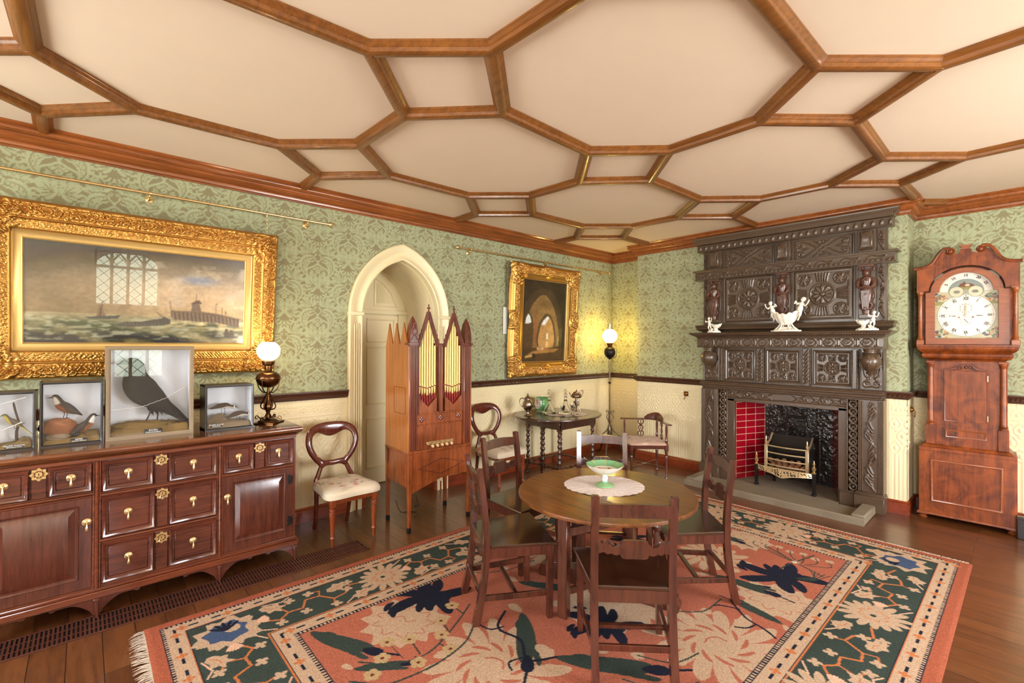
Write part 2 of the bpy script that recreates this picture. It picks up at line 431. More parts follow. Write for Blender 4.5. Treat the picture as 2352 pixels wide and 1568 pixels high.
M['glass']=glassmat('thin_glass',alpha=0)
# floor boards
def floor_mat():
    m,nt,b=newmat('floor_boards'); N=nt.nodes; L=nt.links
    g=N.new('ShaderNodeNewGeometry'); mp=N.new('ShaderNodeMapping'); mp.inputs['Location'].default_value=(.3,.06,0); L.new(g.outputs['Position'],mp.inputs['Vector'])
    bt=N.new('ShaderNodeTexBrick'); bt.inputs['Scale'].default_value=1; bt.inputs['Brick Width'].default_value=2.7; bt.inputs['Row Height'].default_value=.14; bt.inputs['Mortar Size'].default_value=.0022; bt.inputs['Mortar Smooth'].default_value=.3
    bt.inputs['Color1'].default_value=(.25,.25,.25,1); bt.inputs['Color2'].default_value=(.75,.75,.75,1); bt.inputs['Mortar'].default_value=(0,0,0,1); bt.offset=.37
    L.new(mp.outputs['Vector'],bt.inputs['Vector'])
    m2=N.new('ShaderNodeMapping'); m2.inputs['Scale'].default_value=(1.6,13,1); L.new(g.outputs['Position'],m2.inputs['Vector'])
    ad=N.new('ShaderNodeVectorMath'); ad.operation='MULTIPLY_ADD'; ad.inputs[1].default_value=(7,7,7); L.new(bt.outputs['Color'],ad.inputs[0]); L.new(m2.outputs['Vector'],ad.inputs[2])
    n=N.new('ShaderNodeTexNoise'); n.inputs['Scale'].default_value=1.3; n.inputs['Detail'].default_value=8; n.inputs['Roughness'].default_value=.65; n.inputs['Distortion'].default_value=1.4; L.new(ad.outputs[0],n.inputs['Vector'])
    n4=N.new('ShaderNodeTexNoise'); n4.inputs['Scale'].default_value=7; n4.inputs['Detail'].default_value=4; L.new(ad.outputs[0],n4.inputs['Vector'])
    a=N.new('ShaderNodeMath'); a.operation='MULTIPLY_ADD'; a.inputs[1].default_value=.45; L.new(bt.outputs['Color'],a.inputs[0]); L.new(n.outputs['Fac'],a.inputs[2])
    a2=N.new('ShaderNodeMath'); a2.operation='MULTIPLY_ADD'; a2.inputs[1].default_value=.3; L.new(n4.outputs['Fac'],a2.inputs[0]); L.new(a.outputs[0],a2.inputs[2])
    cr=N.new('ShaderNodeValToRGB'); e=cr.color_ramp.elements; e[0].position=.52; e[0].color=(*rgb(58,28,12),1); e[1].position=1.15; e[1].position=1.0; e[1].color=(*rgb(112,66,32),1)
    L.new(a2.outputs[0],cr.inputs['Fac'])
    mx=N.new('ShaderNodeMix'); mx.data_type='RGBA'; mx.inputs['B'].default_value=(.012,.006,.003,1); L.new(bt.outputs['Fac'],mx.inputs['Factor']); L.new(cr.outputs['Color'],mx.inputs['A']); L.new(mx.outputs['Result'],b.inputs['Base Color'])
    setp(b,Roughness=.32,Coat=.5,Specular=.5); b.inputs['Coat Roughness'].default_value=.14
    bp=N.new('ShaderNodeBump'); bp.inputs['Strength'].default_value=.25; bp.inputs['Distance'].default_value=.002; L.new(a2.outputs[0],bp.inputs['Height']); L.new(bp.outputs['Normal'],b.inputs['Normal'])
    return m
M['floor']=floor_mat()
# ================================================================= room
XL,YB,YC,YR=-4.367,6.066,5.749,6.126
XC0,XC1=-3.712,-.786
XR,YF=2.4,-2.3
ZC=2.98
o=MB().box(-5.2,XR+.1,YF-.1,6.3,-.1,0,0).build('floor',M['floor']); struct(o,'dark polished floorboards')
o=MB().box(-5.2,XR+.1,YF-.1,6.3,ZC,ZC+.1,0).build('ceiling',M['ceil']); struct(o,'cream plaster ceiling between oak ribs')
# ---- damask wallpaper tile (x,z relative to the V point)
PL,PD=rgb(172,176,140),rgb(140,132,100)
def damask():
    w,h=.568,.483
    R=Ras(w,h,.003,PD,tile=True); R.half=True
    def sym(fn):
        fn(1); fn(-1)
    def P(pts,s): return [(s*x,z) for x,z in pts]
    L,D=PL,PD
    # acanthus crown below the pomegranate, at z -.24
    def crown(s):
        for a,l,wd in ((10,.105,.016),(28,.12,.018),(48,.11,.018),(70,.08,.015),(-12,.10,.017),(-34,.085,.016),(-58,.075,.014)):
            R.petal(s*.012,-.222,math.radians(a) if s>0 else PI-math.radians(a),l,wd,L,bend=.18*s)
        for a in (20,48,-20): R.petal(s*.03,-.222,math.radians(a) if s>0 else PI-math.radians(a),.06,.0035,D)
        for k in range(5): R.disc(s*(.10+.018*k),-.262+.012*k,.009,L)
        for k in range(4): R.petal(s*(.105+.02*k),-.275+.01*k,math.radians(-50-12*k) if s>0 else PI+math.radians(50+12*k),.04,.008,L)
    sym(crown)
    R.petal(0,-.245,PI/2,.07,.014,L); R.petal(0,-.235,PI/2,.05,.005,D)
    # wings: outer crescent
    def wing(s):
        o=smooth([(0.02,.035),(.07,.062),(.125,.045),(.157,-.015),(.15,-.075),(.115,-.125),(.07,-.165)],5)
        i=smooth([(.07,-.165),(.108,-.095),(.112,-.045),(.088,-.005),(.05,.022),(.02,.035)],5)
        R.poly(P(o+i,s),L)
        R.stroke(P(smooth([(.03,.04),(.08,.035),(.125,.005),(.135,-.06),(.10,-.12)],5),s),.0035,D)
        ms=smooth([(.06,.04),(.11,.02),(.13,-.04),(.115,-.10)],4)
        for k,(x,z) in enumerate(ms): 
            if k%2==0: R.disc(s*(x-.008),z,.0045,D)
        # serrated leaflets outside
        for k,(x,z,a) in enumerate([(.10,.062,60),(.13,.045,40),(.152,.015,22),(.162,-.02,5),(.16,-.055,-10),(.15,-.09,-25),(.13,-.12,-38),(.105,-.145,-50)]):
            R.petal(s*(x-.008),z,math.radians(a) if s>0 else PI-math.radians(a),.042,.009,L,bend=-.25*s)
        # inner ogee band
        R.stroke(P(smooth([(0,-.018),(.04,-.045),(.088,-.07),(.098,-.105),(.07,-.145),(.035,-.18)],6),s),.0085,L,w1=.006)
        R.stroke(P(smooth([(.008,-.034),(.045,-.06),(.08,-.08),(.086,-.105),(.06,-.138)],6),s),.0022,D)
        for k,(x,z) in enumerate([(.03,-.05),(.05,-.063),(.068,-.078),(.078,-.098),(.07,-.12)]): R.petal(s*x,z,math.radians(215) if s>0 else PI-math.radians(215),.024,.005,L)
        # spiky fan above the wing
        for a,l in ((118,.055),(100,.075),(84,.09),(66,.095),(48,.095),(30,.09),(12,.08)):
            R.petal(s*(.05+.02*math.cos(math.radians(a))),.072,math.radians(a) if s>0 else PI-math.radians(a),l,.0085,L,bend=.06*s)
        R.petal(s*.10,.085,math.radians(-5) if s>0 else PI-math.radians(-5),.09,.011,L,bend=-.2*s)
            # feathery filling between the wing and the ogee band
        for k,(x,z,a,l) in enumerate([(.045,.005,-25,.05),(.065,-.005,-50,.05),(.082,-.022,-65,.045),(.094,-.042,-80,.04),(.104,-.062,-92,.035),(.106,-.085,-110,.035),(.028,.012,-35,.04)]):
            R.petal(s*x,z,math.radians(a) if s>0 else PI-math.radians(a),l,.0065,L,bend=.2*s)
        # leaves filling the ground under the crown
        for x,z,a,l,w_ in ((.0,-.30,-90,.035,.008),(.018,-.30,-60,.045,.008),(.035,-.29,-35,.055,.009),(.06,-.305,-20,.05,.008),(.05,-.33,25,.045,.007),(.025,-.335,70,.03,.006),(.085,-.32,-50,.04,.008),(.11,-.31,-75,.035,.007)):
            R.petal(s*x,z,math.radians(a) if s>0 else PI-math.radians(a),l,w_,L,bend=.2*s)
        # dark veining that breaks the broad leaves
        for a in (100,84,66,48,30): R.petal(s*(.055+.02*math.cos(math.radians(a))),.078,math.radians(a) if s>0 else PI-math.radians(a),.07,.0022,D,bend=.06*s)
        for x,z,a in ((.10,.07,50),(.13,.05,30),(.155,.01,10),(.16,-.03,0),(.155,-.07,-20),(.135,-.11,-35)): R.petal(s*(x-.002),z,math.radians(a) if s>0 else PI-math.radians(a),.03,.002,D)
        for k in range(9): t=k/8; R.petal(s*(.03+.11*math.sin(t*1.9)),.045-.02*t-.17*t*t,math.radians(-60-90*t) if s>0 else PI-math.radians(-60-90*t),.022,.002,D)
        for a in (0,-24,-46,34,60): R.petal(s*.02,-.224,math.radians(a) if s>0 else PI-math.radians(a),.085,.0026,D,bend=.18*s)
        for x,z in ((.05,-.21),(.07,-.235),(.045,-.25),(.085,-.215),(.1,-.245)): R.disc(s*x,z,.0035,D)
        # small sprigs
        for (x,z,r) in ((.175,.07,.013),(.2,.02,.012),(.195,-.14,.014),(.165,-.17,.012),(.225,.12,.014)): R.flower(s*x,z,r,5,L,D)
        for (x,z,a) in ((.19,.045,70),(.205,-.03,-80),(.185,-.1,-60),(.215,.09,60),(.15,.14,110)): R.petal(s*x,z,math.radians(a) if s>0 else PI-math.radians(a),.035,.007,L)
        # V vessel
        R.stroke(P([(0,-.012),(.012,.01),(.028,.028),(.031,.055)],s),.0042,L)
        R.stroke(P(spiral(.015,.066,.012,.003,-PI/2,1.8*PI,14),s),.0028,L)
        R.stroke(P(smooth([(.0,.155),(.02,.143),(.022,.115),(.008,.092)],4),s),.0032,L)
    sym(wing)
    R.petal(0,-.028,PI/2,.04,.007,L); R.flower(0,.122,.014,6,L,D)
    # flower cluster inside
    for x,z,r in ((0,-.088,.022),(-.028,-.125,.02),(.028,-.125,.02),(0,-.152,.018),(-.05,-.098,.015),(.05,-.098,.015),(-.02,-.185,.017),(.02,-.185,.017),(0,-.05,.013),(-.03,-.065,.012),(.03,-.065,.012),(0,-.21,.014),(-.045,-.16,.012),(.045,-.16,.012)):
        R.flower(x,z,r,6,L,D,c=.28)
    return R
DAM=damask()
def anaglypta():
    R=Ras(.46,.97,.0035,0.,tile=True)
    for x in (0,.014): R.stroke([(x,-.1),(x,1.1)],.0035,1,'max')
    for z in (.93,.915,.84,.825,.965): R.stroke([(-.1,z),(.56,z)],.003,1,'max')
    for k in range(4):
        R.stroke(spiral(.07+.1*k,.862,.038,.038,0,PI,12),.005,1,'max'); R.disc(.07+.1*k,.868,.012,1.2,'max'); R.disc(.12+.1*k,.895,.007,1,'max')
    for r in range(3):
        for k in range(4):
            x=.06+.11*k+(.055 if r%2 else 0); z=.74-.115*r
            if x>.44: continue
            for s in (-1,1): R.stroke(smooth([(x,z+.06),(x+s*.02,z+.035),(x+s*.04,z),(x+s*.03,z-.035),(x,z-.055)],4),.0045,1,'max')
            R.disc(x,z-.005,.013,1.2,'max',rz=.02)
            for s in (-1,1): R.disc(x+s*.048,z+.045,.009,1,'max')
    for k in range(14): R.stroke([(.03+.031*k,-.05),(.03+.031*k,.44 if k%3 else .5)],.0035,.8,'max')
    return R
ANA=anaglypta()
def wallgrid(name,org,d,n,u0,u1,z0,z1,kind,parent,hole=None,res=.0065,uo=0,mat=None):
    """wall skin: point=org+d*u+z ; n = normal to the room"""
    nu=int((u1-u0)/res)+2;nz=int((z1-z0)/res)+2
    U,Z=np.meshgrid(np.linspace(u0,u1,nu),np.linspace(z0,z1,nz))
    h=np.zeros(U.shape); cols=None
    if kind=='paper': cols=DAM.sample(U-uo,Z-2.819)
    else: h=ANA.sample(U-uo,Z-.115)*.0055
    P=np.stack([org[0]+d[0]*U+n[0]*h,org[1]+d[1]*U+n[1]*h,Z],-1)
    o=gridobj(name,P,mat or (M['paper'] if kind=='paper' else M['cream2']),parent,cols=cols,flip=(d[0]*n[1]-d[1]*n[0])>0)
    if hole is not None:
        import bmesh
        bm=bmesh.new(); bm.from_mesh(o.data)
        dl=[f for f in bm.faces if hole(f.calc_center_median())]
        bmesh.ops.delete(bm,geom=dl,context='FACES'); bm.to_mesh(o.data); bm.free()
    return o
# arch geometry on the left wall (y,z)
AY,ASP=2.42,1.88
def archpts(a,h,n=14,base=0.,zs=ASP):
    Rr=(a*a+h*h)/(2*a); cx=Rr-a; t1=math.acos(cx/Rr)
    left=[(-(Rr*math.cos(t1*i/n)-cx),zs+Rr*math.sin(t1*i/n)) for i in range(n+1)]
    right=[(-y,z) for y,z in left[::-1]][1:]
    return [(-a,base)]+left+right+[(a,base)]
def arch_half(z,a,h):
    Rr=(a*a+h*h)/(2*a); cx=Rr-a; dz=z-ASP
    if dz<0: return a
    return math.sqrt(max(0,Rr*Rr-dz*dz))-cx if dz<h else -1
inarch=lambda c: abs(c.y-AY)<arch_half(c.z,.50,.66)
# left wall: backing slab with the doorway cut, skins in front
wl=MB()
wl.box(XL-.12,XL-.002,YF,AY-.5,0,ZC,0).box(XL-.12,XL-.002,AY+.5,YB+.1,0,ZC,0)
pts=[(y+AY,z) for y,z in archpts(.5,.66)][1:-1]
pl=pts[:len(pts)//2+1]; pr_=pts[len(pts)//2:]
MX=Matrix(((0,1,0,0),(1,0,0,0),(0,0,1,0),(0,0,0,1)))  # local (x->y, y->x)
wl.prism(pl+[(AY,ZC),(AY-.5,ZC)],XL-.12,XL-.002,M=MX); wl.prism(pr_+[(AY+.5,ZC),(AY,ZC)],XL-.12,XL-.002,M=MX)
wall_left=struct(wl.build('wall_left',M['dull']),'left wall with green damask paper above a cream embossed dado')
wallgrid('wallpaper',(XL,0),(0,1),(1,0),-2.3,YB,1.12,2.86,'paper',wall_left,hole=inarch,uo=1.569)
wallgrid('dado_paper',(XL,0),(0,1),(1,0),-2.3,YB,.1,1.14,'ana',wall_left,hole=inarch)
wb=MB().box(XL-.12,XC0,YB+.002,YB+.3,0,ZC,0)
wb.box(XC0+.002,-2.36,YC+.002,YB+.3,0,ZC,0).box(-1.22,XC1-.002,YC+.002,YB+.3,0,ZC,0).box(-2.36,-1.22,YC+.002,YB+.3,.96,ZC,0).box(-2.36,-1.22,6.26,YB+.3,0,.96,0)
wb.box(XC1-.002,XR+.1,YR+.002,YB+.3,0,ZC,0)
wall_back=struct(wb.build('wall_back',M['dull']),'back wall with a projecting chimney breast, green damask paper above cream dado')
for (org,d,n,u0,u1,uo) in (((0,YB),(1,0),(0,-1),XL,XC0,-4.08),((XC0,0),(0,1),(-1,0),YC,YB,5.6),((0,YC),(1,0),(0,-1),XC0,-2.66,-3.30),((0,YC),(1,0),(0,-1),-1.0,XC1,-.93),((XC1,0),(0,1),(1,0),YC,YR,5.9),((0,YR),(1,0),(0,-1),XC1,XR,-.45)):
    wallgrid('wallpaper',org,d,n,u0,u1,1.12,2.86,'paper',wall_back,uo=uo)
    wallgrid('dado_paper',org,d,n,u0,u1,.1,1.14,'ana',wall_back,uo=uo)
# unseen sides of the room, with one reflected window and larger ones added for light
def holewall(mb,ax,pos,u0,u1,holes,th=.1):
    us=sorted({u0,u1,*[h[0] for h in holes],*[h[1] for h in holes]})
    for a,b in zip(us[:-1],us[1:]):
        zs=[0]+[z for h in holes if h[0]<=a and b<=h[1] for z in (h[2],h[3])]+[ZC]
        for i in range(0,len(zs),2):
            if ax=='x': mb.box(pos,pos+th,a,b,zs[i],zs[i+1],0)
            else: mb.box(a,b,pos,pos+th,zs[i],zs[i+1],0)
WR=[(.12,1.02,1.0,1.95),(2.6,4.6,.9,2.5)]; WF=[(-3.6,-2.0,.9,2.4),(.6,2.3,.8,2.5)]
m=MB(); holewall(m,'x',XR,YF,6.3,WR); struct(m.build('wall_right',M['dull']))
m=MB(); holewall(m,'y',YF-.1,XL-.12,XR+.1,WF); struct(m.build('wall_front',M['dull']))
def window(n,ax,pos,h,cols):
    u0,u1,z0,z1=h; m=MB(); D=Matrix.Identity(4) if ax=='y' else MX
    for k in range(cols+1):
        u=u0+(u1-u0)*k/cols; m.box(u-.022,u+.022,pos,pos+.06,z0,z1,.004,M=D)
    for z in (z0,z0+(z1-z0)*.72,z1): m.box(u0,u1,pos,pos+.06,z-.022,z+.022,.004,M=D)
    for k in range(cols):     # pointed light heads
        a=(u1-u0)/cols/2; c=u0+a*(2*k+1); zt=z0+(z1-z0)*.72
        m.tube([(c-a,pos+.03,zt),(c-a*.8,pos+.03,zt+.12),(c,pos+.03,z1-.03),(c+a*.8,pos+.03,zt+.12),(c+a,pos+.03,zt)],.018,6,M=D)
    R_=(u1-u0)/2; um=(u0+u1)/2; hh=min(.32,R_*.62)   # segmental arched head
    for s in(-1,1): m.prism([(um+s*R_,z1-hh)]+[(um+s*R_*math.cos(a),z1-hh+hh*math.sin(a)) for a in np.linspace(0,PI/2,10)]+[(um,z1+.002),(um+s*R_,z1+.002)],pos,pos+.06,M=D)
    f=m.build('window_%d'%n,M['cream'],fixn=True); struct(f)
    m=MB(); s=.17; nn=int((u1-u0+z1-z0)/s)+1
    for k in range(nn):
        for sg in (1,-1):
            c=k*s; a0=max(0,c-(z1-z0)); a1=min(u1-u0,c)
            if a1<=a0: continue
            pa=(a0,c-a0) ; pb=(a1,c-a1)
            if sg<0: pa=(a0,(z1-z0)-pa[1]); pb=(a1,(z1-z0)-pb[1])
            m.tube([(u0+pa[0],pos+.03,z0+pa[1]),(u0+pb[0],pos+.03,z0+pb[1])],.004,4,M=D)
    m.build('window_leading',M['iron'],f)
    m=MB(); m.box(u0,u1,pos+.028,pos+.032,z0,z1,0,M=D); m.build('window_glass',M['glass'],f)
window(1,'x',XR+.02,WR[0],4); window(2,'x',XR+.02,WR[1],5); window(3,'y',YF-.08,WF[0],4); window(4,'y',YF-.08,WF[1],5)  # first gives the window reflections; the others are added to light the room
# ---- ceiling ribs
K=1.335; ZB=1.6+K
f_,yaw,pitch,roll=1081.3825,.8339005,.00457,.0042783
Fv=Vector((-math.sin(yaw)*math.cos(pitch),math.cos(yaw)*math.cos(pitch),math.sin(pitch))); R0=Vector((math.cos(yaw),math.sin(yaw),0)); U0=R0.cross(Fv)
Rv=R0*math.cos(roll)+U0*math.sin(roll); Uv=U0*math.cos(roll)-R0*math.sin(roll)
# measured rib junctions (metres); the rest follow the octagon grid
LX,LY,PXX,PYY,HX,HY=-2.110,1.414,1.398,1.623,.407,.417
MEAS={'0,0,s': (-2.06, 0.968), '0,0,e': (-1.672, 1.385), '0,0,n': (-2.084, 1.811), '0,0,w': (-2.513, 1.402), '-1,0,e': (-3.091, 1.386), '-1,0,s': (-3.475, 0.982), '-1,0,n': (-3.504, 1.817), '-1,0,w': (-3.912, 1.408), '-1,1,s': (-3.485, 2.612), '-1,1,e': (-3.094, 3.021), '-1,1,n': (-3.519, 3.467), '-1,1,w': (-3.918, 3.041), '0,1,s': (-2.105, 2.625), '0,1,e': (-1.701, 3.034), '0,1,n': (-2.119, 3.465), '0,1,w': (-2.541, 3.062), '0,2,s': (-2.097, 4.265), '0,2,e': (-1.698, 4.662), '0,2,n': (-2.125, 5.105), '0,2,w': (-2.534, 4.695), '-1,2,s': (-3.484, 4.255), '-1,2,e': (-3.096, 4.668), '-1,2,n': (-3.497, 5.088), '-1,2,w': (-3.904, 4.656), '1,1,w': (-1.105, 3.024), '1,1,s': (-0.696, 2.624), '1,1,e': (-0.297, 3.057), '1,1,n': (-0.716, 3.462), '1,2,s': (-0.721, 4.268), '1,2,e': (-0.322, 4.687), '1,2,n': (-0.739, 5.083), '1,2,w': (-1.141, 4.677), '-1,-1,e': (-3.115, -0.198), '-1,-1,n': (-3.509, 0.206), '-1,-1,w': (-3.948, -0.199)}
def node(i,j,n):
    k='%d,%d,%s'%(i,j,n)
    if k in MEAS: return MEAS[k]
    dx,dy={'s':(0,-1),'e':(1,0),'n':(0,1),'w':(-1,0)}[n]
    return (LX+PXX*i+dx*HX,LY+PYY*j+dy*HY)
segs=[]
for i in range(-2,4):
    for j in range(-3,4):
        q=[node(i,j,n) for n in 'senw']
        segs+=[(q[k],q[(k+1)%4]) for k in range(4)]
        segs.append((node(i,j,'n'),node(i,j+1,'s'))); segs.append((node(i,j,'e'),node(i+1,j,'w')))
def inside(x,y):
    return XL+.09<x<XR-.08 and y>YF+.08 and y<(YC-.09 if XC0-.09<x<XC1+.09 else YB-.09 if x<XC0 else YR-.09)
m=MB(); prof=[(.047,0),(.048,-.01),(.041,-.014),(.036,-.022),(.027,-.027),(.024,-.043),(.017,-.047)]
full=[(a,z) for a,z in prof]+[(-a,z) for a,z in prof[::-1]]
nodes=set()
for a,b in segs:
    ts=[t for t in np.linspace(0,1,41) if inside(a[0]+(b[0]-a[0])*t,a[1]+(b[1]-a[1])*t)]
    if not ts: continue
    t0,t1=ts[0],ts[-1]; t0=max(0,t0-(.025 if t0>0 else 0)); t1=min(1,t1+(.025 if t1<1 else 0))
    p=(a[0]+(b[0]-a[0])*t0,a[1]+(b[1]-a[1])*t0,ZC); q=(a[0]+(b[0]-a[0])*t1,a[1]+(b[1]-a[1])*t1,ZC)
    m.sweep(full,[p,q],1)
    for t,e in ((t0,a),(t1,b)):
        if t in (0,1): nodes.add((round(e[0],3),round(e[1],3)))
for x,y in nodes: m.lathe([(max(1e-4,a),z) for a,z in prof]+[(.016,-.0485),(1e-4,-.0485)],16,M=T(x,y,ZC),cap=False)
struct(m.build('trim_1',M['beam'],fixn=True),'oak ceiling ribs in octagons and squares')
cp=[(0,-.143),(.016,-.143),(.02,-.134),(.03,-.13),(.034,-.118),(.034,-.108),(.05,-.1),(.07,-.078),(.075,-.064),(.085,-.06),(.1,-.052),(.105,-.045),(.105,-.03),(.098,-.02),(.112,-.008),(.112,0),(0,0)]
per=[(XL,YF),(XL,YB),(XC0,YB),(XC0,YC),(XC1,YC),(XC1,YR),(XR,YR),(XR,YF)]
m=MB().sweep(cp,[(x,y,ZC) for x,y in per],1,closed=True); struct(m.build('trim_2',M['cornice'],fixn=True),'moulded oak cornice')
rp=[(0,0),(.012,0),(.014,.01),(.03,.018),(.034,.03),(.028,.036),(.034,.044),(.04,.06),(.045,.066),(.045,.075),(0,.075)]
sp=[(0,0),(.02,0),(.02,.098),(.014,.104),(.016,.115),(.008,.125),(0,.127)]
def railpaths(): return [[(XL,YF),(XL,AY-.57)],[(XL,AY+.57),(XL,YB),(XC0,YB),(XC0,YC),(-2.70,YC)],[(-.96,YC),(XC1,YC),(XC1,YR),(XR,YR)]]
for k,pth in enumerate(railpaths()):
    m=MB().sweep(rp,[(x,y,1.085) for x,y in pth],1)
    # carved bead along the rail
    for a,b in zip(pth[:-1],pth[1:]):
        d=Vector((b[0]-a[0],b[1]-a[1],0)); L=d.length; d.normalize(); s=Vector((d.y,-d.x,0)); nb=int(L/.03)
        if a[1]<-1: continue
        for q in range(nb):
            c=Vector((a[0],a[1],0))+d*(L*(q+.5)/nb)+s*.033; m.lathe([(1e-4,-.013),(.009,-.007),(.011,0),(.009,.007),(1e-4,.013)],5,M=T(c.x,c.y,1.119)@Matrix.Rotation(.5,4,s)@RZ(math.atan2(d.y,d.x))@RY(PI/2)@S(.8,1,1),cap=False)
    struct(m.build('trim_%d'%(3+k),M['rail'],fixn=True),'carved dark wood dado rail')
for nm,pth in (('baseboard_left',[(XL,YF),(XL,2.015),(XL-.3,2.015)]),('baseboard_back',[(XL-.3,AY+.42),(XL,AY+.42),(XL,YB),(XC0,YB),(XC0,YC),(-2.70,YC)]),('baseboard_right',[(-.93,YC),(XC1,YC),(XC1,YR),(XR,YR)])):
    m=MB().sweep(sp,[(x,y,0) for x,y in pth],1); struct(m.build(nm,M['skirt'],fixn=True),'mahogany skirting board')
# ---- arched doorway: casing, reveal, inner door
m=MB()
def arcpath(a,h,x,base=0): return [(x,AY+y,z) for y,z in archpts(a,h,16,base)]
cas=[(0,0),(.0,.03),(.012,.034),(.03,.022),(.05,.018),(.075,.024),(.1,.036),(.128,.04),(.14,.03),(.14,0)]
ins=archpts(.43,.573,16,.0); ous=archpts(.57,.74,16,.0); n=len(ins)
def lerp(a,b,t): return (a[0]+(b[0]-a[0])*t,a[1]+(b[1]-a[1])*t)
vs=[];fs=[]
for i in range(n):
    for t,hh in cas: y,z=lerp(ins[i],ous[i],t/.14); vs.append((XL+hh,AY+y,z))
k=len(cas)
for i in range(n-1):
    for j in range(k-1): fs.append((i*k+j,i*k+j+1,(i+1)*k+j+1,(i+1)*k+j))
m.add(vs,fs)
for s in (-1,1):   # capital blocks at the spring and sunk flutes on the piers
    y0=AY+s*.5; m.box(XL,XL+.05,y0-.078,y0+.078,ASP-.015,ASP+.02,.005)
    for q in (-.032,-.011,.011,.032): m.tube([(XL+.028,y0+q,.1),(XL+.028,y0+q,ASP-.12),(XL+.02,y0+q,ASP-.09)],.009,8)
# reveal
XD=-5.02
ins2=[(AY+y,z) for y,z in archpts(.43,.573,16,0)]
vs=[(x,y,z) for x in (XL+.001,XL-.16,XL-.18,XL-.2,XD-.05) for y,z in ins2]; n=len(ins2)
fs=[(i*n+j,i*n+j+1,(i+1)*n+j+1,(i+1)*n+j) for i in range(4) for j in range(n-1)]
m.add(vs,fs)
for x in np.linspace(XL-.05,XL-.6,22):    # embossed ribs round the soffit
    m.tube([(x,AY+y,z) for y,z in archpts(.428,.57,16,.1)],.005,4)
struct(m.build('trim_6',M['cream'],fixn=True),'cream pointed arch surround of the doorway')
m=MB(); yl,yr=AY-.45,2.736
m.box(XD-.06,XD-.02,AY-.5,AY+.5,0,2.6,0)
m.box(XD-.02,XD,yl,yr,.01,1.92,.003)
for (z0,z1) in ((1.63,1.86),(.92,1.545),(.2,.73)):
    for (a,b) in ((yl+.1,2.22),(2.365,2.672)):
        m.sweep([(0,0),(.02,0),(.016,.012),(.004,.014)],[(XD,a,z0),(XD,b,z0),(XD,b,z1),(XD,a,z1)],1,up=(1,0,0),closed=True)
door=struct(m.build('door_1',M['cream'],fixn=True),'cream panelled door inside the pointed arch')
m=MB(); m.box(XD-.02,XD+.02,AY-.43,AY+.43,1.93,1.98,.004)
tm=[(AY+y,z) for y,z in archpts(.43,.55,12,1.95,1.95)]
m.box(XD-.02,XD+.012,2.738,2.85,0,1.93,.003)
for (a,b,zt) in ((2.461,2.708,2.318),): m.sweep([(0,0),(.02,0),(.016,.01),(.004,.014)],[(XD-.02,a,2.04),(XD-.02,b,2.04),(XD-.02,b-.06,2.17),(XD-.02,b-.15,2.27),(XD-.02,a,2.33)],1,up=(1,0,0),closed=True)
for q in range(9): m.tube([(XD-.018,2.48+.024*q,2.06),(XD-.018,2.48+.024*q,2.06+.22-.028*max(0,q-2))],.006,5)
m.build('tympanum',M['cream'],door,fixn=True)
# dark void behind fireplace etc. is closed by wall_back
# ================================================================= dresser base against the left wall
M['dres']=wood('dresser_oak',rgb(58,24,16),rgb(112,56,38),'x',1.3,rough=.22,coat=.75,figure=.15)
M['dresv']=wood('dresser_oak_upright',rgb(58,24,16),rgb(108,54,38),'z',1.3,rough=.22,coat=.75)
M['drestop']=wood('dresser_top_oak',rgb(74,36,18),rgb(126,72,38),'x',1.3,rough=.14,coat=.9)
M['dresfr']=wood('dresser_frame_oak',rgb(78,34,18),rgb(130,66,38),'x',1.5,rough=.25,coat=.7)
W90=PI/2
def frame_mould(m,x0,x1,z0,z1,y,w=.022,h=.014):
    # raised mitred moulding around a field (local front is -y)
    m.sweep([(0,0),(0,h*.5),(w*.25,h),(w*.55,h*.8),(w*.8,h*.35),(w,h*.3),(w,0)],[(x0,y,z0),(x1,y,z0),(x1,y,z1),(x0,y,z1)],-1,up=(0,-1,0),closed=True)
def drop_pull(par,x,y,z,s=1):
    s*=1.3
    o=MB(); o.lathe([(1e-4,-.004),(.013*s,-.002),(.016*s,0),(.011*s,.004),(.006*s,.006),(.004*s,.012),(1e-4,.013)],16,M=T(x,y,z)@RX(PI/2))
    p=o.build('pull_plate',M['brass'],par)
    o=MB(); o.lathe([(1e-4,-.036*s),(.004*s,-.034*s),(.0065*s,-.027*s),(.005*s,-.019*s),(.0028*s,-.01*s),(.002*s,0),(1e-4,.001)],12,M=T(x,y-.013,z)); o.build('drop_handle',M['brass'],par)
def escutcheon(par,x,y,z):
    o=MB(); n=32; e_=1.35
    out=[((.034+.0045*math.cos(8*2*PI*i/n))*math.cos(2*PI*i/n)+x,(.032+.0045*math.cos(8*2*PI*i/n))*math.sin(2*PI*i/n)+z) for i in range(n)]
    inn=[(.021*math.cos(2*PI*i/n)+x,.020*math.sin(2*PI*i/n)+z) for i in range(n)]
    o.ring(out,inn,y-.003,y)
    for i in range(8): o.tube([(x+.014*math.cos(i*PI/4),y-.003,z+.014*math.sin(i*PI/4)),(x+.028*math.cos(i*PI/4+.3),y-.005,z+.027*math.sin(i*PI/4+.3))],.0024,5)
    o.lathe([(.015,0),(.014,.003),(1e-4,.003)],16,M=T(x,y,z)@RX(PI/2))
    e=o.build('escutcheon',M['brass'],par)
    o=MB(); o.lathe([(.0028,0),(.0028,.0045),(1e-4,.0045)],8,M=T(x,y,z+.003)@RX(PI/2)); o.prism([(x-.0014,z-.008),(x+.0014,z-.008),(x+.001,z+.002),(x-.001,z+.002)],y-.0045,y); o.build('keyhole',M['iron'],e)
dr=thing('dresser_base','long dark oak dresser base with brass drop handles under the seascape','dresser',(-3.66,0,0),W90)
xl,xr=-.43,1.162
m=MB(); m.box(xl,xr,.0,.655,.165,.925,.003)
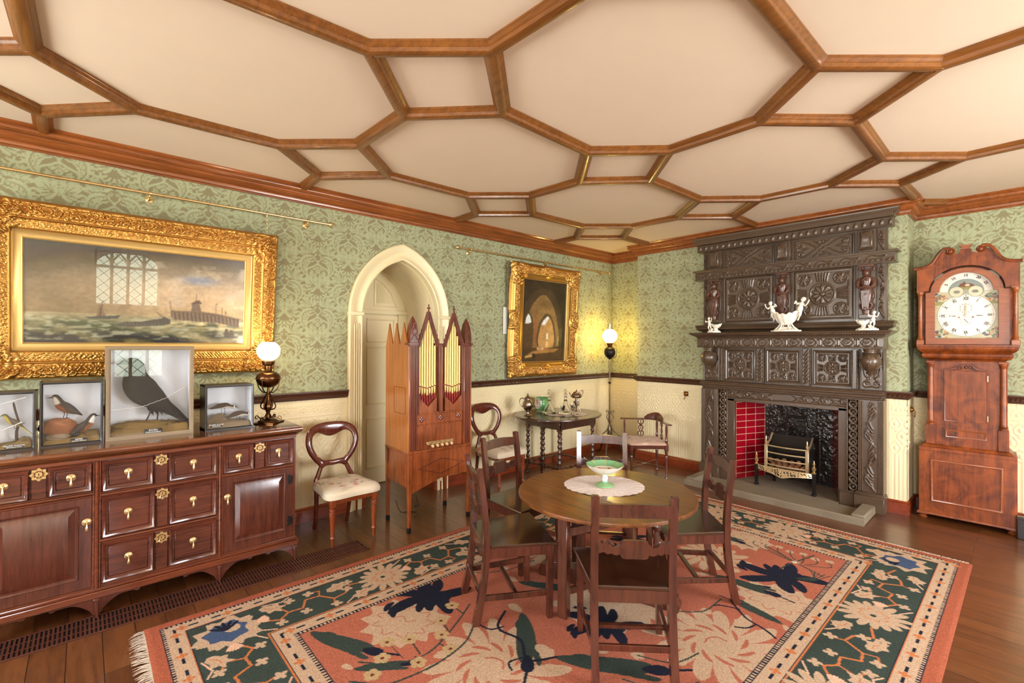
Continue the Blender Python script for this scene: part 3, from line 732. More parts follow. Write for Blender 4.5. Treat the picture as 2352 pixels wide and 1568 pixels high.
m.box(xl-.012,xr+.022,-.022,.66,.112,.15,.004); m.box(xl-.005,xr+.012,-.012,.66,.15,.168,.004)
# frieze and face frame
m.box(xl,xr,-.012,.01,.905,.925,.003)
for x in (.058,.676): 
    m.tube([(x,-.012,.17),(x,-.012,.905)],.0095,8); m.tube([(x-.014,-.006,.17),(x-.014,-.006,.905)],.006,6); m.tube([(x+.014,-.006,.17),(x+.014,-.006,.905)],.006,6)
for (a,b,z) in ((xl,.045,.72),(.07,.665,.704),(.07,.665,.438),(.69,xr-.02,.70)): m.tube([(a,-.006,z),(b,-.006,z)],.008,8); m.tube([(a,-.004,z-.014),(b,-.004,z-.014)],.005,6)
m.build('carcass',M['dresfr'],dr)
m=MB(); m.prism([(xl-.02,.968),(xl-.012,.98),(xr+.035,.98),(xr+.045,.968),(xr+.045,.958),(xr+.03,.945),(xr+.02,.928),(xr+.01,.92),(xl,.92)],.0,.665)
m.sweep([(0,.92),(.006,.925),(.012,.934),(.028,.942),(.036,.952),(.04,.962),(.038,.972),(.03,.9792),(-.02,.9792),(-.02,.92)],[(xl,0,0),(xr,0,0),(xr,.66,0)],1)
m.build('top',M['drestop'],dr,fixn=True)
# arched apron and bracket feet
def apron(x0,x1):
    L=x1-x0; pts=[(x0,.112),(x0,.012),(x0+.012,.012)]
    pts+=[(x0+.03,.045)]+[(x0+.03+.09*t,.045+.055*math.sin(t*PI/2)) for t in (.2,.4,.6,.8,1)]
    pts+=[(x0+.17,.1),(x0+.175,.094),(x0+.185,.09),(x0+.195,.094),(x0+.2,.104)]
    pts+=[(x1-(p[0]-x0),p[1]) for p in pts[::-1]]
    return pts
for a,b in ((xl,.06),(.06,.677),(.677,xr)):
    m=MB(); m.prism(apron(a+.001,b-.001),-.004,.016); m.build('apron',M['dres'],dr)
for x in (.06,.677,xr-.006,xl+.006):
    m=MB(); m.box(x-.008,x+.008,-.02,.03,0,.112,.003); m.box(x-.014,x+.014,-.024,.02,.095,.112,.002); m.build('foot',M['dresv'],dr)
for x in (xl+.02,xr-.02):
    m=MB(); m.box(x-.02,x+.02,.6,.64,0,.112,.003); m.build('foot',M['dresv'],dr)
# drawers: each drawer front has two moulded fields and a muntin
def drawer(x0,x1,z0,z1,xm0,xm1,pulls,ze):
    o=MB(); o.box(x0,x1,-.004,.012,z0,z1,.002)
    for a,b in ((x0,xm0),(xm1,x1)):
        frame_mould(o,a,b,z0,z1,-.004,.03,.02); o.box(a+.03,b-.03,-.012,0,z0+.03,z1-.03,.005)
    o.box(xm0+.004,xm1-.004,-.013,0,z0,z1,.003)
    d=o.build('drawer',M['dres'],dr)
    for x in pulls: drop_pull(d,x,-.018,(z0+z1)/2+.012)
    escutcheon(d,(xm0+xm1)/2,-.0135,ze)
drawer(xl+.012,.038,.738,.902,-.217,-.146,(-.315,-.052),.873)
drawer(.078,.66,.722,.9,.322,.395,(.2,.527),.867)
drawer(.078,.66,.452,.692,.332,.398,(.2,.527),.655)
drawer(.078,.66,.188,.424,.327,.398,(.203,.527),.383)
drawer(.692,1.143,.716,.9,.882,.952,(.787,1.04),.861)
def cdoor(x0,x1,z0,z1,hx,hinge,fx0,fx1):
    o=MB(); o.box(x0,x1,-.006,.012,z0,z1,.003)
    fz0,fz1=z0+.062,z1-.04
    frame_mould(o,fx0,fx1,fz0,fz1,-.006,.012,.008)
    # bevelled raised field
    o.add([(fx0+.012,-.004,fz0+.012),(fx1-.012,-.004,fz0+.012),(fx1-.012,-.004,fz1-.012),(fx0+.012,-.004,fz1-.012),(fx0+.045,-.017,fz0+.05),(fx1-.045,-.017,fz0+.05),(fx1-.045,-.017,fz1-.05),(fx0+.045,-.017,fz1-.05)],[(0,1,5,4),(1,2,6,5),(2,3,7,6),(3,0,4,7),(4,5,6,7)])
    for x in (fx0-.012,fx1+.012): o.box(x-.0006,x+.0006,-.0066,0,z0,z1,0)
    d=o.build('door',M['dresv'],dr,ang=20)
    drop_pull(d,hx,-.007,(z0+z1)/2+.12,1.05)
    for z in (z0+.12,z1-.09):
        o=MB(); s=1 if hinge>hx else -1
        o.prism([(hinge-.02,z-.03),(hinge-.005,z-.036),(hinge+.012,z-.03),(hinge+.012,z+.03),(hinge-.005,z+.036),(hinge-.02,z+.03),(hinge-.012,z+.012),(hinge-.02,z),(hinge-.012,z-.012)],-.010,-.006)
        o.tube([(hinge+.016*s,-.01,z-.02),(hinge+.016*s,-.01,z+.02)],.004,8)
        for q in (-.02,0,.02): o.ball((hinge,-.0105,z+q),.003,6)
        o.build('hinge',M['iron'],d)
cdoor(.692,1.148,.176,.688,.722,1.122,.75,1.088)
cdoor(xl+.012,.038,.18,.702,.015,xl+.03,xl+.07,-.018)
m=MB(); m.box(xl,xl+.02,.05,.6,.112,.17,.002); m.build('side_rail',M['dres'],dr)
# ================================================================= taxidermy cases
M['blackwood']=plain('ebonised_wood',rgb(34,28,26),.35,coat=.4)
M['greywood']=plain('bleached_oak_frame',rgb(142,122,96),.6,var=.2,bump=.3,bscale=90)
M['caseback']=plain('pale_painted_backdrop',rgb(244,246,252),.9,spec=.1,var=.03)
M['rock']=plain('case_rock',rgb(160,102,68),.9,var=.75,bump=1,bscale=60)
M['moss']=plain('mossy_groundwork',rgb(136,108,60),.95,var=.6,bump=1,bscale=90)
M['twig']=plain('dead_twig',rgb(66,50,40),.9,var=.3,bump=.5)
M['labelcard']=plain('black_label_card',rgb(24,22,22),.5)
M['ink']=plain('white_lettering',rgb(235,230,220),.6)
M['gold_ink']=plain('dark_lettering',rgb(60,50,40),.6)
def text(body,size,M4,parent,mat,name='lettering',ext=.0006,align='CENTER'):
    c=bpy.data.curves.new(name,'FONT'); c.body=body; c.offset=.0009 if size>.018 else .0003; c.size=size; c.extrude=ext; c.align_x=align; c.align_y='CENTER'; c.materials.append(mat)
    o=bpy.data.objects.new(name,c); COL.objects.link(o); o.parent=parent; o.matrix_local=M4; return o
def feather(name,base,sec,rough=.75):
    m,nt,b=newmat(name); N=nt.nodes; L=nt.links
    at=N.new('ShaderNodeVertexColor'); at.layer_name='paint'; tc=N.new('ShaderNodeTexCoord'); mp=N.new('ShaderNodeMapping'); mp.inputs['Scale'].default_value=(60,200,200); L.new(tc.outputs['Object'],mp.inputs['Vector'])
    nz=N.new('ShaderNodeTexNoise'); nz.inputs['Scale'].default_value=1; L.new(mp.outputs['Vector'],nz.inputs['Vector'])
    bp=N.new('ShaderNodeBump'); bp.inputs['Strength'].default_value=.5; bp.inputs['Distance'].default_value=.003; L.new(nz.outputs['Fac'],bp.inputs['Height']); L.new(bp.outputs['Normal'],b.inputs['Normal'])
    L.new(at.outputs['Color'],b.inputs['Base Color']); setp(b,Roughness=rough); return m
M['feather']=feather('feathers',None,None)
def bird_body(name,spine,radii,colfn,parent,sx=.8,n=20):
    """one continuous body from bill side to tail; spine in x,z (y=0), radii; colfn(t, a) where a=1 top .. -1 belly"""
    sp=smooth([(x,0,z) for x,z in spine],5); rr=[r[0] for r in smooth([(q,0) for q in radii],5)]
    P=[];C=[]
    m=len(sp)
    for i in range(m):
        p=Vector(sp[i]); t=(Vector(sp[min(i+1,m-1)])-Vector(sp[max(i-1,0)])).normalized(); up=Vector((-t.z,0,t.x)); 
        if up.z<0 and abs(up.z)>.3: up=-up
        row=[];crow=[]
        for j in range(n+1):
            a=2*PI*j/n; r=max(rr[i],.0005)
            q=p+up*(math.cos(a)*r)+Vector((0,1,0))*(math.sin(a)*r*sx); row.append(tuple(q)); crow.append(colfn(i/(m-1),math.cos(a)))
        P.append(row);C.append(crow)
    return gridobj(name,np.array(P),M['feather'],parent,cols=np.array(C))
def wing(parent,pts,y,th,col,name='wing',tip=None):
    # folded wing: domed lens over outline pts (x,z)
    out=smooth(pts,4,closed=True); c=(sum(p[0] for p in out)/len(out),sum(p[1] for p in out)/len(out))
    P=[];C=[]
    for k,t in enumerate((1,.75,.5,.25,0.01)):
        P.append([(c[0]+(x-c[0])*t,y-th*(1-t*t)**.5,c[1]+(z-c[1])*t) for x,z in out+[out[0]]]); 
        C.append([np.array(col)*(1+.25*math.sin(i*1.7+k*2)) for i in range(len(out)+1)])
    return gridobj(name,np.array(P),M['feather'],parent,cols=np.clip(np.array(C),0,1))
def legs(parent,pts,r=.0018,mat='twig'):
    for (x,z,x2,z2,y) in pts:
        o=MB(); o.tube([(x,y,z),((x+x2)/2+.004,y,(z+z2)/2),(x2,y,z2)],[r*1.4,r,r],6)
        for a in (-.5,0,.5,PI): o.tube([(x2,y,z2),(x2+math.cos(a)*r*8,y-math.sin(a)*r*8,z2-r)],[r*.8,r*.4],5)
        o.build('leg',M[mat],parent)
def case(label,x0,x1,h,depth,fmat,fw,y0,lbl,cat='display case'):
    """glazed case, local x to the right, front at y=0"""
    w=x1-x0; t=thing('display_case',label,cat,(-3.66-y0,(x0+x1)/2,.98),W90,'glazed taxidermy cases'); f=M[fmat]
    a=-w/2;b=w/2
    o=MB(); o.box(a,b,depth-.008,depth,0,h,.001); o.box(a,b,0,depth,0,.012,.001); o.box(a,b,0,depth,h-.01,h,.001)
    o.box(a,a+.008,0,depth,0,h,.001); o.box(b-.008,b,0,depth,0,h,.001); o.build('box',f,t)
    o=MB(); o.sweep([(0,0),(fw,0),(fw,.006),(fw*.6,.012),(0,.012)],[(a,.003,0),(b,.003,0),(b,.003,h),(a,.003,h)],-1,up=(0,-1,0),closed=True); o.build('front_frame',f,t,fixn=True)
    o=MB(); o.box(a+.008,b-.008,depth-.014,depth-.0085,.012,h-.01,0); o.box(a+.0085,a+.012,.012,depth-.0085,.012,h-.01,0); o.box(b-.012,b-.0085,.012,depth-.0085,.012,h-.01,0); o.build('backdrop',M['caseback'],t)
    o=MB(); o.box(a+fw*.8,b-fw*.8,.002,.004,fw*.8,h-fw*.8,0); o.build('glass',M['glass'],t)
    lx,lz,lw,lh,l1,l2=lbl
    o=MB(); o.box(lx-lw/2,lx+lw/2,-.004+.010,-.001+.010,lz-lh/2,lz+lh/2,0); lb=o.build('label_card',M['labelcard'],t)
    text(l1,lh*.5,T(lx,.0055,lz+lh*.2)@RX(PI/2),lb,M['ink']); text(l2,lh*.36,T(lx,.0055,lz-lh*.24)@RX(PI/2),lb,M['ink'])
    return t
def ground(parent,x0,x1,y0,y1,hf,mat,name='groundwork',res=.006,z=.012):
    nx=int((x1-x0)/res);ny=int((y1-y0)/res); X,Y=np.meshgrid(np.linspace(x0,x1,nx),np.linspace(y0,y1,ny)); H=hf(X,Y)
    H=H*np.clip(np.minimum(np.minimum(X-x0,x1-X),np.minimum(Y-y0,y1-Y))/.012,0,1)**.5
    return gridobj(name,np.stack([X,Y,z+H],-1),mat,parent)
def boulder(parent,c,s,seed,mat,name='rock'):
    n=44; U,V=np.meshgrid(np.linspace(0,2*PI,n+1),np.linspace(0.001,PI-.001,n//2+1)); 
    X,Y,Z=np.sin(V)*np.cos(U),np.sin(V)*np.sin(U),np.cos(V)
    r=.62+.75*noise2(X+Z*1.3,Y-Z*.7,1.8,seed,4); r=np.where(np.arange(n+1)[None,:]==n,r[:,:1],r)
    P=np.stack([c[0]+X*r*s[0],c[1]+Y*r*s[1],c[2]+Z*r*s[2]],-1); return gridobj(name,P,mat,parent)
BLK=rgb(22,18,18); BRN=rgb(84,68,58); WHT=rgb(228,222,210); RUF=rgb(150,84,48); YEL=rgb(196,178,74); OLV=rgb(104,98,62)
def mixc(a,b,t): t=min(1,max(0,t)); return tuple(p*(1-t)+q*t for p,q in zip(a,b))
# raven
t=case('large pale oak glazed case with a black raven and cracked glass, on the dresser','0' and .098,.556,.60,.2,'greywood',.026,-.19+.4,(-.0+.01,.042,.085,.028,'RAVEN','CORVUS CORAX')) if False else None
t=case('tallest glazed case, pale wood frame, with a black raven behind cracked glass',.098,.556,.592,.2,'greywood',.024,.21,(.01,.037,.095,.03,'RAVEN','CORVUS CORAX'))
ground(t,-.21,.21,.02,.18,lambda X,Y:.03+.05*np.exp(-((X+.04)/.15)**4)*np.exp(-((Y-.1)/.05)**2)+.02*noise2(X,Y,25,3)+.02*(X>.1),M['moss'])
boulder(t,(-.04,.09,.07),(.155,.05,.032),5,M['moss'],'log')
b=bird_body('raven',[(-.128,.492),(-.118,.497),(-.10,.50),(-.078,.475),(-.078,.42),(-.065,.36),(-.032,.305),(.02,.255),(.08,.2),(.14,.15),(.205,.085)],[.004,.022,.034,.048,.062,.082,.086,.07,.044,.028,.014],lambda t_,a:mixc(BLK,rgb(44,36,34),max(0,-a)*.6),t,.75)
b.location=(0,.1,-.015)
for k,(dx,dz,an) in enumerate(((0,0,0),(.012,.01,.12),(-.01,-.008,-.12))): pass
wing(b,[(-.08,.38),(-.03,.365),(.03,.31),(.09,.22),(.15,.14),(.205,.085),(.185,.085),(.12,.13),(.05,.17),(-.02,.22),(-.07,.29)],-.048,.02,BLK)
wing(b,[(-.08,.37),(-.02,.35),(.04,.3),(.1,.2),(.18,.13),(.12,.14),(.03,.18),(-.05,.24)],.062,.015,BLK)
o=MB(); o.tube([(-.11,0,.500),(-.145,0,.502),(-.176,0,.488)],[.016,.012,.001],10); 
for k in range(8): a=-.9+.22*k; o.tube([(-.1+.01*k,-.02,.43),(-.11+.008*k,-.025,.40)],[.004,.0006],5)
o.build('bill',M['labelcard'],b); o=MB(); o.ball((-.105,-.026,.477),.005,10); o.build('eye',M['labelcard'],b)
o=MB()
for k in range(12): x=-.01+.008*k; o.tube([(x,-.02+.004*(k%3),.20),(x+.01,-.02,.165-.012*(k%3))],[.012,.001],5)
o.build('belly_feathers',M['labelcard'],b)
o=MB()
for dy in (-.02,0,.015): o.tube([(.12,dy,.17),(.2,dy*1.5,.075),(.205+dy,dy*2,.06)],[.014,.012,.004],6,flat=.5)
o.build('tail',M['labelcard'],b)
legs(b,[(.01,.2,-.03,.098,-.02),(.04,.19,.04,.098,.02)],.0045)
o=MB()
for a,c,dz in (((-.21,.19),(-.05,.20),0),((-.05,.20),(.08,.25),0),((.08,.25),(.205,.335),0)): 
    for k in range(10):
        u=k/10;v=(k+1)/10; j=lambda q:.0025*math.sin(q*37+a[0]*50)
        o.tube([(a[0]+(c[0]-a[0])*u,-.0005+.003,a[1]+(c[1]-a[1])*u+j(u)),(a[0]+(c[0]-a[0])*v,.0025,a[1]+(c[1]-a[1])*v+j(v))],.0011,4)
o.build('crack',M['ink'],t)
# dipper pair
t=case('black glazed case with a pair of white-breasted dippers on a reddish rock',-.192,.088,.383,.16,'blackwood',.014,.21,(.03,.026,.075,.022,'DIPPER','CINCLUS CINCLUS'))
ground(t,-.128,.128,.015,.145,lambda X,Y:.018+.02*noise2(X,Y,25,8)+.03*(X>.03)*np.exp(-((Y-.11)/.04)**2),M['moss'])
boulder(t,(-.055,.085,.105),(.085,.05,.055),9,M['rock']); boulder(t,(-.062,.04,.05),(.05,.022,.02),4,M['greywood'],'stone')
def dipper(t,loc,sgn,s):
    def cf(u,a):
        if u<.2: return RUF if sgn>0 else BLK
        if a<.25 and u<.47: return WHT
        if a<-.1 and u<.75: return RUF
        return mixc(BRN,BLK,.6)
    b=bird_body('dipper',[(-.047*s*sgn,.098*s),(-.043*s*sgn,.1*s),(-.033*s*sgn,.1*s),(-.022*s*sgn,.085*s),(-.012*s*sgn,.062*s),(.008*s*sgn,.045*s),(.03*s*sgn,.03*s),(.055*s*sgn,.012*s),(.07*s*sgn,.0)],[.001*s,.006*s,.0145*s,.016*s,.022*s,.024*s,.019*s,.008*s,.003*s],cf,t,.85)
    b.location=loc
    wing(b,[(-.012*s*sgn,.08*s),(.012*s*sgn,.065*s),(.04*s*sgn,.035*s),(.062*s*sgn,.01*s),(.03*s*sgn,.018*s),(.002*s*sgn,.035*s)],-.016*s,.008*s,mixc(BRN,BLK,.6))
    o=MB(); o.tube([(-.04*s*sgn,0,.1*s),(-.063*s*sgn,0,.097*s)],[.004*s,.0008],8); o.build('bill',M['labelcard'],b)
    o=MB(); o.ball((-.036*s*sgn,-.012*s,.104*s),.0022*s,8); o.build('eye',M['labelcard'],b)
    legs(b,[(.0,.03*s,-.002,-.008*s,-.008),(.01*s*sgn,.03*s,.01*s*sgn,-.008*s,.008)],.0016)
dipper(t,(-.04,.085,.165),1,1.2); dipper(t,(.058,.06,.045),-1,1.15)
# yellow wagtail
t=case('black glazed case with one yellow wagtail on a thin twig, nearest the photo edge',-.44,-.206,.335,.16,'blackwood',.014,.205,(.03,.026,.075,.02,'YELLOW WAGTAIL','MOTACILLA FLAVA'))
ground(t,-.1,.1,.015,.145,lambda X,Y:.012+.02*noise2(X,Y,30,2)+.025*np.exp(-((X-.06)/.03)**2),M['moss'])
o=MB(); o.tube(smooth([(.035,.08,.02),(.034,.08,.1),(.042,.08,.15),(.028,.08,.22),(.02,.08,.27)],3),[.007]*7+[.005]*5+[.002],7); o.tube([(.04,.08,.13),(.07,.07,.15)],[.004,.001],6); o.build('perch',M['twig'],t)
b=bird_body('wagtail',[(-.018,.195),(-.012,.197),(-.002,.196),(.006,.185),(.015,.17),(.035,.155),(.055,.14),(.08,.11),(.11,.075)],[.001,.006,.0105,.011,.015,.016,.010,.004,.003],lambda u,a:YEL if a<.2 else OLV,t,.85); b.location=(-.01,.07,-.0)
wing(b,[(.01,.185),(.03,.175),(.055,.15),(.078,.122),(.05,.135),(.025,.15)],-.012,.006,BRN)
o=MB(); o.tube([(-.012,0,.196),(-.028,0,.193)],[.003,.0006],6); o.build('bill',M['labelcard'],b); legs(b,[(.03,.145,.036,.12,-.004),(.035,.145,.045,.12,.004)],.0012)
o=MB()
for a,c in (((-.02,.27),(.075,.30)),((-.02,.12),(.06,.16))): o=MB(); o.tube([(a[0],.002,a[1]),(c[0],.002,c[1])],[.0012,.0022],4); o.build('crack',M['ink'],t)
# ringed plovers
t=case('smallest black glazed case with two ringed plovers, beside the brass lamp',.622,.926,.315,.2,'blackwood',.013,.2,(-.082,.033,.07,.024,'RINGED PLOVER','CHARADRIUS'))
ground(t,-.14,.14,.015,.185,lambda X,Y:.022+.025*noise2(X,Y,22,12)+.06*np.exp(-((X+.05)/.06)**2-((Y-.11)/.05)**2),M['greywood'])
def plover(t,loc,ang,s):
    def cf(u,a):
        if a<-.15: return WHT
        if .27<u<.34: return WHT
        if .34<u<.40 or .1<u<.16: return BLK
        return BRN
    b=bird_body('plover',[(.095*s,.022*s),(.09*s,.025*s),(.078*s,.027*s),(.064*s,.028*s),(.05*s,.03*s),(.02*s,.035*s),(-.02*s,.03*s),(-.055*s,.018*s),(-.09*s,.008*s)],[.001*s,.005*s,.012*s,.0125*s,.013*s,.021*s,.019*s,.009*s,.0025*s],cf,t,.8)
    b.location=loc; b.rotation_euler=(0,ang,0)
    wing(b,[(.04*s,.045*s),(0,.05*s),(-.04*s,.03*s),(-.08*s,.008*s),(-.02*s,.018*s),(.025*s,.03*s)],-.014*s,.006*s,BRN)
    o=MB(); o.tube([(.088*s,0,.024*s),(.105*s,0,.018*s)],[.003*s,.0006],6); o.build('bill',M['labelcard'],b)
    legs(b,[(.01*s,.02*s,.016*s,-.028*s,-.006),(-.005*s,.02*s,-.005*s,-.028*s,.006)],.0013)
plover(t,(-.03,.1,.125),.1,1.0); plover(t,(.06,.06,.062),PI-.25 if False else .0,1.0)
# ================================================================= oil lamps
M['opal']=plain('opal_glass',rgb(250,244,236),.2,coat=.5)
def glow(name,col,st,base=(.9,.88,.84)):
    m,nt,b=newmat(name); b.inputs['Alpha'].default_value=.45; setp(b,Base_Color=(*base,1),Roughness=.25); b.inputs['Emission Color'].default_value=(*col,1); b.inputs['Emission Strength'].default_value=st; return m
M['glow_up']=glow('lit_opal_globe',(1,.93,.85),2.2); M['glow_lo']=glow('lit_clear_globe',(1,.86,.8),.85); M['flame']=glow('glowing_mantle',(1,.85,.6),8)
M['bronze']=plain('bronzed_brass',rgb(108,74,46),.28,metal=1,var=.2)
M['steel']=plain('wrought_iron_bright',rgb(118,104,88),.3,metal=1,var=.2)
lp=thing('table_oil_lamp','lit brass oil lamp with a frosted globe, on the right end of the dresser','oil lamp',(-3.97,1.055,.981),W90,'oil lamps')
lp.rotation_euler=(0,0,.8)
m=MB(); m.box(-.085,.085,-.085,.085,0,.008,.002); m.lathe([(.075,.008),(.07,.018),(.035,.026),(.016,.036),(.01,.05),(.012,.07),(.02,.1),(.028,.12),(.022,.145),(.01,.165),(.009,.2),(.014,.206),(.014,.216),(.008,.222),(.008,.272),(.02,.28)],20); m.build('base',M['bronze'],lp)
for k in range(4):
    A=RZ(k*PI/2); m=MB()
    m.tube(smooth([(.085,0,.03),(.098,0,.028),(.1,0,.045),(.085,0,.052),(.06,0,.03),(.03,0,.04),(.014,0,.07)],4),[.006]*25,6,M=A,flat=.6)
    m.tube(smooth([(.012,0,.1),(.05,0,.11),(.058,0,.135),(.04,0,.17),(.022,0,.21),(.008,0,.23)],4),[.005]*21,6,M=A)
    m.tube(smooth([(.006,0,.235),(.04,0,.235),(.075,0,.27),(.085,0,.32),(.084,0,.34),(.1,0,.345)],4),[.0045]*21,6,M=A); m.build('scroll',M['bronze'],lp)
m=MB(); m.lathe([(.02,.272),(.05,.28),(.075,.3),(.086,.33),(.087,.35),(.08,.37),(.06,.388),(.03,.398),(.025,.41)],28); m.lathe([(.089,.338),(.092,.341),(.089,.344)],28,cap=False); m.build('fuel_font',M['bronze'],lp)
m=MB(); m.lathe([(.025,.4),(.028,.42),(.028,.44),(.042,.45),(.046,.47),(.046,.478),(.03,.48)],20); m.cyl((.03,0,.43),(.07,0,.43),.002); m.ball((.072,0,.43),.006,8); m.build('burner',M['bronze'],lp)
def globe(t,z0,r,split=.5):
    c=z0+r*.92; pr=[(r*math.sin(a),c-r*math.cos(a)*.95) for a in np.linspace(.5,2.62,22)]
    k=int(len(pr)*split); m=MB(); m.lathe(pr[:k+1],28,cap=False); m.build('globe_lower',M['glow_lo'],t); m=MB(); m.lathe(pr[k:],28,cap=False); m.build('globe_upper',M['glow_up'],t)
    for o in t.children:
        if o.name.startswith('globe'): o.visible_shadow=True
    return c
globe(lp,.478,.083)
# standing lamp
sl=thing('standing_oil_lamp','tall lit iron floor oil lamp with a glass globe in the corner of the room','oil lamp',(-4.075,5.6,0),.6,'oil lamps')
m=MB(); m.tube([(0,0,.3),(0,0,1.40)],.011,10); m.lathe([(.012,1.03),(.02,1.035),(.024,1.045),(.02,1.055),(.012,1.06)],14); m.lathe([(.012,.60),(.02,.605),(.02,.62),(.012,.625)],12); m.lathe([(.012,.27),(.03,.29),(.032,.35),(.02,.42),(.012,.44)],12); m.build('pole',M['steel'],sl)
for k in range(3):
    A=RZ(k*2*PI/3+.3); m=MB(); m.tube(smooth([(.015,0,.44),(.05,0,.36),(.12,0,.3),(.16,0,.26),(.17,0,.22),(.15,0,.21)],4),.007,6,M=A)
    m.tube(smooth([(.012,0,.28),(.06,0,.26),(.12,0,.2),(.17,0,.1),(.2,0,.03),(.235,0,.012),(.245,0,.03),(.225,0,.04)],4),[.014]*16+[.011]*13,8,M=A); m.build('leg',M['steel'],sl)
    m=MB(); m.tube(smooth([(.012,0,.46),(.03,0,.5),(.06,0,.54),(.045,0,.575),(.02,0,.60),(.03,0,.63),(.06,0,.64),(.065,0,.62),(.05,0,.61)],4),.005,6,M=A); m.build('scroll',M['steel'],sl)
m=MB(); m.lathe([(.012,1.38),(.03,1.40),(.06,1.42),(.078,1.46),(.08,1.49),(.07,1.53),(.04,1.555),(.03,1.56)],24)
for k in range(3): m.tube([(.02,0,1.385),(.09,0,1.42),(.095,0,1.5),(.105,0,1.51)],.004,6,M=RZ(k*2.09))
m.build('fuel_font',M['iron'],sl); m=MB(); m.lathe([(.03,1.55),(.034,1.58),(.045,1.6),(.045,1.615),(.03,1.62)],20); m.build('burner',M['bronze'],sl)
M['clearglow']=glow('lit_frosted_globe',(1,.8,.45),1.5)
m=MB(); r=.105; m.lathe([(r*math.sin(a),1.715-r*math.cos(a)) for a in np.linspace(.42,2.8,20)],28,cap=False); m.build('globe',M['clearglow'],sl)
m=MB(); m.lathe([(.03,1.62),(.032,1.7),(.028,1.8),(.028,1.89),(.027,1.89),(.027,1.8)],16,cap=False); m.build('chimney',M['glass'],sl)
# ================================================================= pictures and rails on the left wall
M['gold']=plain('gilt_gesso',rgb(196,148,78),.36,metal=.95,var=.22,spec=.6)
M['goldflat']=plain('pale_gilt_slip',rgb(222,186,116),.36,metal=.6,var=.08)
M['paint']=vcmat('oil_paint',rough=.35,coat=.35,bump=.35,bscale=120,coatr=.2)
def orn(U,V,L,seed,kind):
    """relief of scrolls repeating along the side; V 0..1 across"""
    h=np.zeros(U.shape)
    if kind=='band':   # fine leaf band
        return .5*np.abs(np.sin(U*PI/.028+3*np.sin(V*9)))*np.abs(np.cos(U*PI/.019+V*7))+.5*noise2(U,V*.1,90,seed,2)
    per=.17; u=(U/per)%1
    for (cu,cv,r,k) in ((.5,.5,.05,3),(.2,.68,.036,2.5),(.8,.68,.036,2.5),(.3,.3,.034,2),(.7,.3,.034,2),(.0,.45,.045,3),(1.,.45,.045,3),(.5,.88,.02,1),(.0,.85,.022,1),(1.,.85,.022,1),(.5,.12,.022,1)):
        du=(u-cu)*per; dv=(V-cv)*.13; d=np.hypot(du,dv); a=np.arctan2(dv,du*(1 if cu<.5 else -1))
        sp=np.cos(k*a-d*300); h=np.maximum(h,np.clip(1-(d/r)**2,0,1)**.5*(.15+.85*np.clip(sp,0,1)))
    h+=.45*np.abs(noise2(U,V*.13,110,seed,2)-.5)*2
    return h
